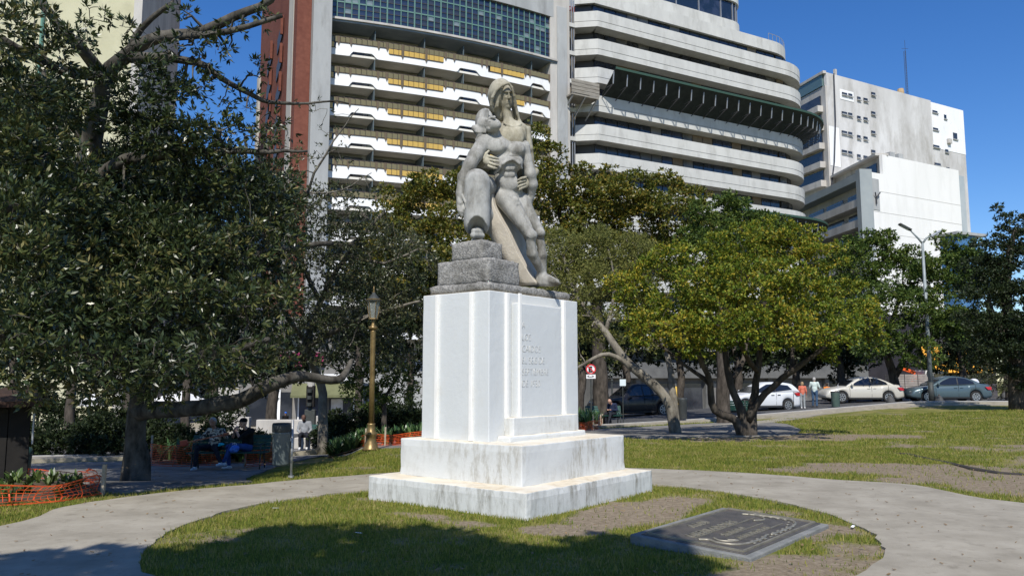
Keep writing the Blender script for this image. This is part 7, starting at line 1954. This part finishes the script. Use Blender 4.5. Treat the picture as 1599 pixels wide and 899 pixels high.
def car(kind, label, loc, rot, paint, group=None, scale=1.0, cat='car', rear_rack=False):
    D = PROF[kind]; t = thing('parked_car' if kind != 'pickup' else 'parked_pickup', label, cat, loc, rot, group, scale)
    w = D['w']; top = smooth_prof(D['top']); x0, x1 = D['top'][0][0], D['top'][-1][0]
    ws = D['wheels']; ra = D['rw'] + .055; zc_ = D['rw']
    xs = set(np.linspace(x0, x1, 41).round(3))
    for c in ws: xs |= set((c + ra * np.cos(np.linspace(0, math.pi, 13))).round(3))
    xs = sorted(xs)
    def bottom(x):
        z = .22 + .10 * max(0, (abs(x) - 1.9) / .4)
        for c in ws:
            if abs(x - c) < ra: z = max(z, zc_ + math.sqrt(ra*ra - (x-c)**2) * .98)
        return z
    def taper(x): q = abs(x) / max(-x0, x1); return 1 - .13 * q ** 5 - .03 * q ** 2
    m = MB(); ring = 16; n = 0
    for x in xs:
        zt, zb_ = interp(top, x), bottom(x); zb_ = min(zb_, zt - .03); hw = w * taper(x)
        pts = []
        for f, y in ((0,.955),(.18,.985),(.45,1.0),(.72,.985),(.92,.945)): pts.append((hw*y, zb_ + (zt - zb_)*f if f < .9 else zt - .045))
        pts += [(hw*.86, zt - .005), (hw*.5, zt + .012), (hw*.15, zt + .018)]
        full = pts + [(-a, b_) for a, b_ in reversed(pts)]
        for y, z in full: m.v.append((x, y, z))
        n += 1
    for i in range(n - 1):
        for k in range(ring):
            q = (k + 1) % ring; m.f.append((i*ring+k, i*ring+q, (i+1)*ring+q, (i+1)*ring+k)); m.mi.append(0)
    m.f.append(tuple(range(ring))); m.mi.append(0); m.f.append(tuple((n-1)*ring + k for k in reversed(range(ring)))); m.mi.append(0)
    me = m.mesh('body', paint, True); body = link('body', me, t)
    # cabin
    rf = smooth_prof(D['roof']); base = lambda x: interp(top, x) - .06
    def yw(z): return w*.93 - max(0, z - .98) * .46
    m = MB(); n = 0
    cx0, cx1 = D['roof'][0][0], D['roof'][-1][0]
    for x, zt in rf:
        zb_ = min(base(x), zt - .005)
        pts = [(yw(zb_ + (zt-zb_)*f) * (1 - .04*abs((x-(cx0+cx1)/2)/1.4)**3), zb_ + (zt - zb_)*f) for f in (0,.35,.7,.92)]
        e = pts[-1]; pts += [(e[0]-.06, zt - .004*(1)), (e[0]*.5, zt + .018), (e[0]*.15, zt + .024)]
        full = pts + [(-a, b_) for a, b_ in reversed(pts)]
        for y, z in full: m.v.append((x, y, z))
        n += 1
    ring = 14
    for i in range(n - 1):
        for k in range(ring):
            q = (k + 1) % ring; m.f.append((i*ring+k, i*ring+q, (i+1)*ring+q, (i+1)*ring+k)); m.mi.append(0)
    m.f.append(tuple(range(ring))); m.mi.append(0); m.f.append(tuple((n-1)*ring + k for k in reversed(range(ring)))); m.mi.append(0)
    link('roof', m.mesh('roof', paint, True), t)
    for s_ in (-1, 1):
        for poly in D['win']:
            m = MB(); o = .012
            fn = lambda off: (lambda a, b_: (a, s_*(yw(b_)*(1 - .04*abs((a-(cx0+cx1)/2)/1.4)**3) + off), b_))
            m.prism(poly, fn(o), fn(-.05)); wd_ = m.build('side_window', CGLASS, t)
            c = np.array(poly).mean(0); big = [tuple(c + (np.array(p) - c) * 1.07) for p in poly]
            MB().prism(big, fn(o - .005), fn(-.05)).build('window_trim', TRIM, wd_)
        # door seams and handles
        for x in (D['win'][0][-1][0] + .035, D['win'][1][-1][0] + .1, D['win'][0][0][0] - .02):
            MB().box(x-.006, x+.006, s_*w*.99 - .012, s_*w*.99 + .006, .34, interp(top, x) - .05).build('door_seam', TRIM, t)
        for x in (D['win'][0][-1][0] - .14, D['win'][1][-1][0] - 1.0):
            MB().box(x-.09, x+.09, s_*w*.985-.02, s_*w*.985+.022, interp(top, x)-.17, interp(top, x)-.135).build('door_handle', TRIM if kind == 'hatch' else paint, t, bevel=.01)
        MB().sphere((D['win'][1][-1][0] - .02, s_*(w + .07), 1.04), (.08,.10,.07), 10, 6).build('wing_mirror', paint, t, smooth=True)
        MB().box(-1.0, 1.0, s_*w*.97-.01, s_*w*.97+.008, .235, .30).build('sill', TRIM, t)
        # lamps
        zt = interp(top, x1 - .28); MB().add([(x1-.50,s_*(w*.86),zt-.06),(x1-.10,s_*(w*.72),zt-.12),(x1-.06,s_*(w*.70),zt-.24),(x1-.44,s_*(w*.955),zt-.20),(x1-.50,s_*(w*.60),zt-.04),(x1-.07,s_*(w*.45),zt-.12),(x1-.03,s_*(w*.45),zt-.24),(x1-.44,s_*(w*.6),zt-.20)],
                 [(0,1,2,3),(4,7,6,5),(0,4,5,1),(1,5,6,2),(2,6,7,3),(3,7,4,0)]).build('headlight', HEADL, t)
        zt = interp(top, x0 + .12)
        MB().add([(x0+.42,s_*(w*.975),zt-.10),(x0+.02,s_*(w*.84),zt-.09),(x0-.01,s_*(w*.84),zt-.27),(x0+.26,s_*(w*.985),zt-.26),(x0+.3,s_*(w*.6),zt-.08),(x0-.015,s_*(w*.5),zt-.10),(x0-.025,s_*(w*.5),zt-.25),(x0+.2,s_*(w*.6),zt-.25)],
                 [(0,1,2,3),(4,7,6,5),(0,4,5,1),(1,5,6,2),(2,6,7,3),(3,7,4,0)]).build('taillight', TAILR, t)
        for c in ws:
            r = D['rw']
            wh = MB(); P = [(r*.62,-.09),(r*.92,-.10),(r,-.07),(r,.07),(r*.92,.10),(r*.62,.09)]
            vs = []; nn = 24
            for k in range(nn):
                a = 2*math.pi*k/nn
                for rr, yy in P: vs.append((c + rr*math.cos(a), s_*(w-.13) + yy, zc_ + rr*math.sin(a)))
            fs = [(k*6+i, ((k+1)%nn)*6+i, ((k+1)%nn)*6+(i+1)%6, k*6+(i+1)%6) for k in range(nn) for i in range(6)]
            wo_ = wh.add(vs, fs).build('wheel', TYRE, t, smooth=False)
            rm = MB(); y = s_*(w-.13) + s_*.075
            for k in range(7):
                a = 2*math.pi*k/7; rm.bar((c, y, zc_), (c + r*.6*math.cos(a), y, zc_ + r*.6*math.sin(a)), .055, .03, up=(0,1,0))
            for k in range(20):
                a0, a1 = 2*math.pi*k/20, 2*math.pi*(k+1)/20; rm.bar((c + r*.62*math.cos(a0), y, zc_ + r*.62*math.sin(a0)), (c + r*.62*math.cos(a1), y, zc_ + r*.62*math.sin(a1)), .04, .05, up=(0,1,0))
            rm.build('rim', RIM, wo_)
            bk = MB(); bk.add([(c + r*.62*math.cos(2*math.pi*k/16), y - s_*.03, zc_ + r*.62*math.sin(2*math.pi*k/16)) for k in range(16)], [tuple(range(16))]); bk.build('hub_back', UNDER, wo_, fix=False)
    # windscreens
    r0, r1 = rf[-2], rf[-1]
    def screen(pa, pb, name, off):
        (xa, za), (xb, zb2) = pa, pb; d = Vector((xb-xa, 0, zb2-za)).normalized(); nn = Vector((-d.z, 0, d.x)); nn = nn if nn.z > 0 else -nn
        ya, yb = yw(za) - .12, yw(zb2) - .10
        q = [Vector((xa, -ya, za)), Vector((xa, ya, za)), Vector((xb, yb, zb2)), Vector((xb, -yb, zb2))]
        MB().add([p + nn*off for p in q] + [p - nn*.03 for p in q], [(0,1,2,3),(7,6,5,4),(0,4,5,1),(1,5,6,2),(2,6,7,3),(3,7,4,0)]).build(name, CGLASS, t)
    R_ = D['roof']; screen((R_[-3][0]+.05, R_[-3][1]-.03) if kind=='x' else R_[-2], (R_[-1][0]-.03, R_[-1][1]+.03), 'windscreen', .03); screen(R_[0] if kind != 'sedan' else (R_[0][0]+.04,R_[0][1]+.02), R_[1], 'rear_window', .03)
    MB().box(x0+.3, x1-.3, -w*.85, w*.85, .17, .34).build('underbody', UNDER, t)
    MB().box(x1-.14, x1-.01, -.42, .42, .36, .52).build('grille', TRIM, t); MB().box(x0-.02, x0+.05, -.26, .26, .60, .73).build('number_plate', WHT, t)
    if kind == 'pickup':
        MB().box(-2.35, -1.05, -.74, .74, 1.0, 1.16).build('load_bed', UNDER, t)
    return t
gC = GG(1343, 628); gG = GG(1490, 628); gH = GG(1186, 641); gD = GG(1068, 639); gB = GG(934, 646); gP = GG(990, 650); gX = GG(1028, 642)
car('sedan', 'cream sedan parked between the standing man and the street light', gC, math.pi, car_paint('cream_paint', L(.52,.50,.44), .2), scale=1.0)
gs = car('sedan', 'blue-grey sedan parked right of the street light with a pale round thing on its boot', gG + Vector((0,.9,0)), math.pi + R(-2), car_paint('steel_blue_paint', L(.075,.115,.135), .5), scale=1.0)
hm_ = thing('round_bundle', 'small white and blue bundle resting on the boot of the blue-grey sedan', 'bundle', gG + Vector((1.72, .9, 1.08)), 0)
sdf_mesh([ell((0,0,.12), (.24,.22,.15), .03), ell((.1,0,.06), (.18,.2,.1), .03)], .02, 'bundle_cloth', M('bundle_cloth', L(.55,.57,.62), rough=.7), parent=hm_)
car('hatch', 'white hatchback with a red tail light behind the green bench', gH, math.pi + R(14), car_paint('white_paint', L(.62,.64,.66), .1))
car('sedan', 'dark sedan in deep shade behind the black bin', gD, math.pi + R(18), car_paint('dark_paint', L(.012,.013,.016), .3))
car('hatch', 'blue hatchback seen from behind, between the no parking sign and the pedestal', gB, R(152), car_paint('blue_paint', L(.03,.06,.16), .4))
car('pickup', 'black pickup parked behind the bald man', gP + Vector((0,.6,0)), math.pi + R(22), car_paint('black_paint', L(.010,.010,.012), .3), cat='pickup')
car('hatch', 'dark grey hatchback between the black pickup and the dark sedan', gX + Vector((0,1.6,0)), math.pi + R(22), car_paint('charcoal_paint', L(.03,.032,.036), .4))
# white crane truck with its load, behind the gap between the two sedans
gT = W(1443, 612, 60); tz_ = float(gz(gT.x, 60)); tz_ = max(tz_, W(1443, 634, 60).z)
tk = thing('crane_truck', 'small white truck with an orange loading crane behind the two sedans', 'truck', (gT.x, 60, tz_), math.pi)
TW = M('truck_white', L(.66,.67,.66), rough=.4); TO = M('crane_orange', L(.75,.10,.02), L(.8,.14,.03), scale=3, rough=.5)
zt = W(1455, 578, 60).z - tz_
MB().prism([(-1.35,.7),(-1.35,zt*.62),(-1.05,zt-.08),(-.85,zt),(.35,zt),(.35,.7)], lambda a, b_: (a,-1.0,b_), lambda a, b_: (a,1.0,b_)).build('cab', TW, tk, bevel=.05)
for s_ in (-1, 1):
    MB().box(-1.0, -.3, s_*1.01-.01, s_*1.01+.01, zt*.55, zt-.25).build('side_window', CGLASS, tk); MB().box(-.2, .25, s_*1.01-.01, s_*1.01+.01, zt*.58, zt-.25).build('side_window', CGLASS, tk)
    for x in (-.8, 2.9): MB().tube([(x, s_*.75, .45), (x, s_*1.0, .45)], [.45,.45], 20).build('wheel', TYRE, tk)
MB().box(.45, 4.4, -1.0, 1.0, .85, 1.05).build('flatbed', UNDER, tk)
m = MB(); m.bar((.75,-.2,1.0),(.55,-.2,zt-.3), .34); m.build('crane_post', TO, tk, bevel=.03)
MB().bar((.5,-.2,zt-.2),(1.5,-.2,zt+.15), .26).build('crane_arm', TO, tk, bevel=.03); MB().bar((1.5,-.2,zt+.15),(2.05,-.2,1.5), .22).build('crane_arm', TO, tk, bevel=.03)
ld = thing('pallet_load', 'grey stack of paving slabs on pallets left of the white truck', 'stack', (W(1418, 600, 58).x, 58, tz_), 0)
zb2 = W(1418, 606, 58).z - tz_; zt2 = W(1418, 584, 58).z - tz_
SL = M('slab_grey', L(.24,.21,.19), L(.34,.31,.28), scale=3, rough=.95)
for i in range(6):
    z = zb2 + (zt2 - zb2) * i / 6
    for x in (-.95, 0, .95): MB().box(x - .45, x + .45, -.5, .5, z + .01, z + (zt2-zb2)/6 - .01).build('slab', SL, ld)
MB().box(-1.5, 1.5, -.6, .6, 0, zb2).build('trestle', UNDER, ld)
netting('safety_net', 'orange construction netting between the cream and blue-grey sedans', [GG(1396,622), GG(1408,621), GG(1425,620)], .9, seed=9, cell=.2, w=.04)
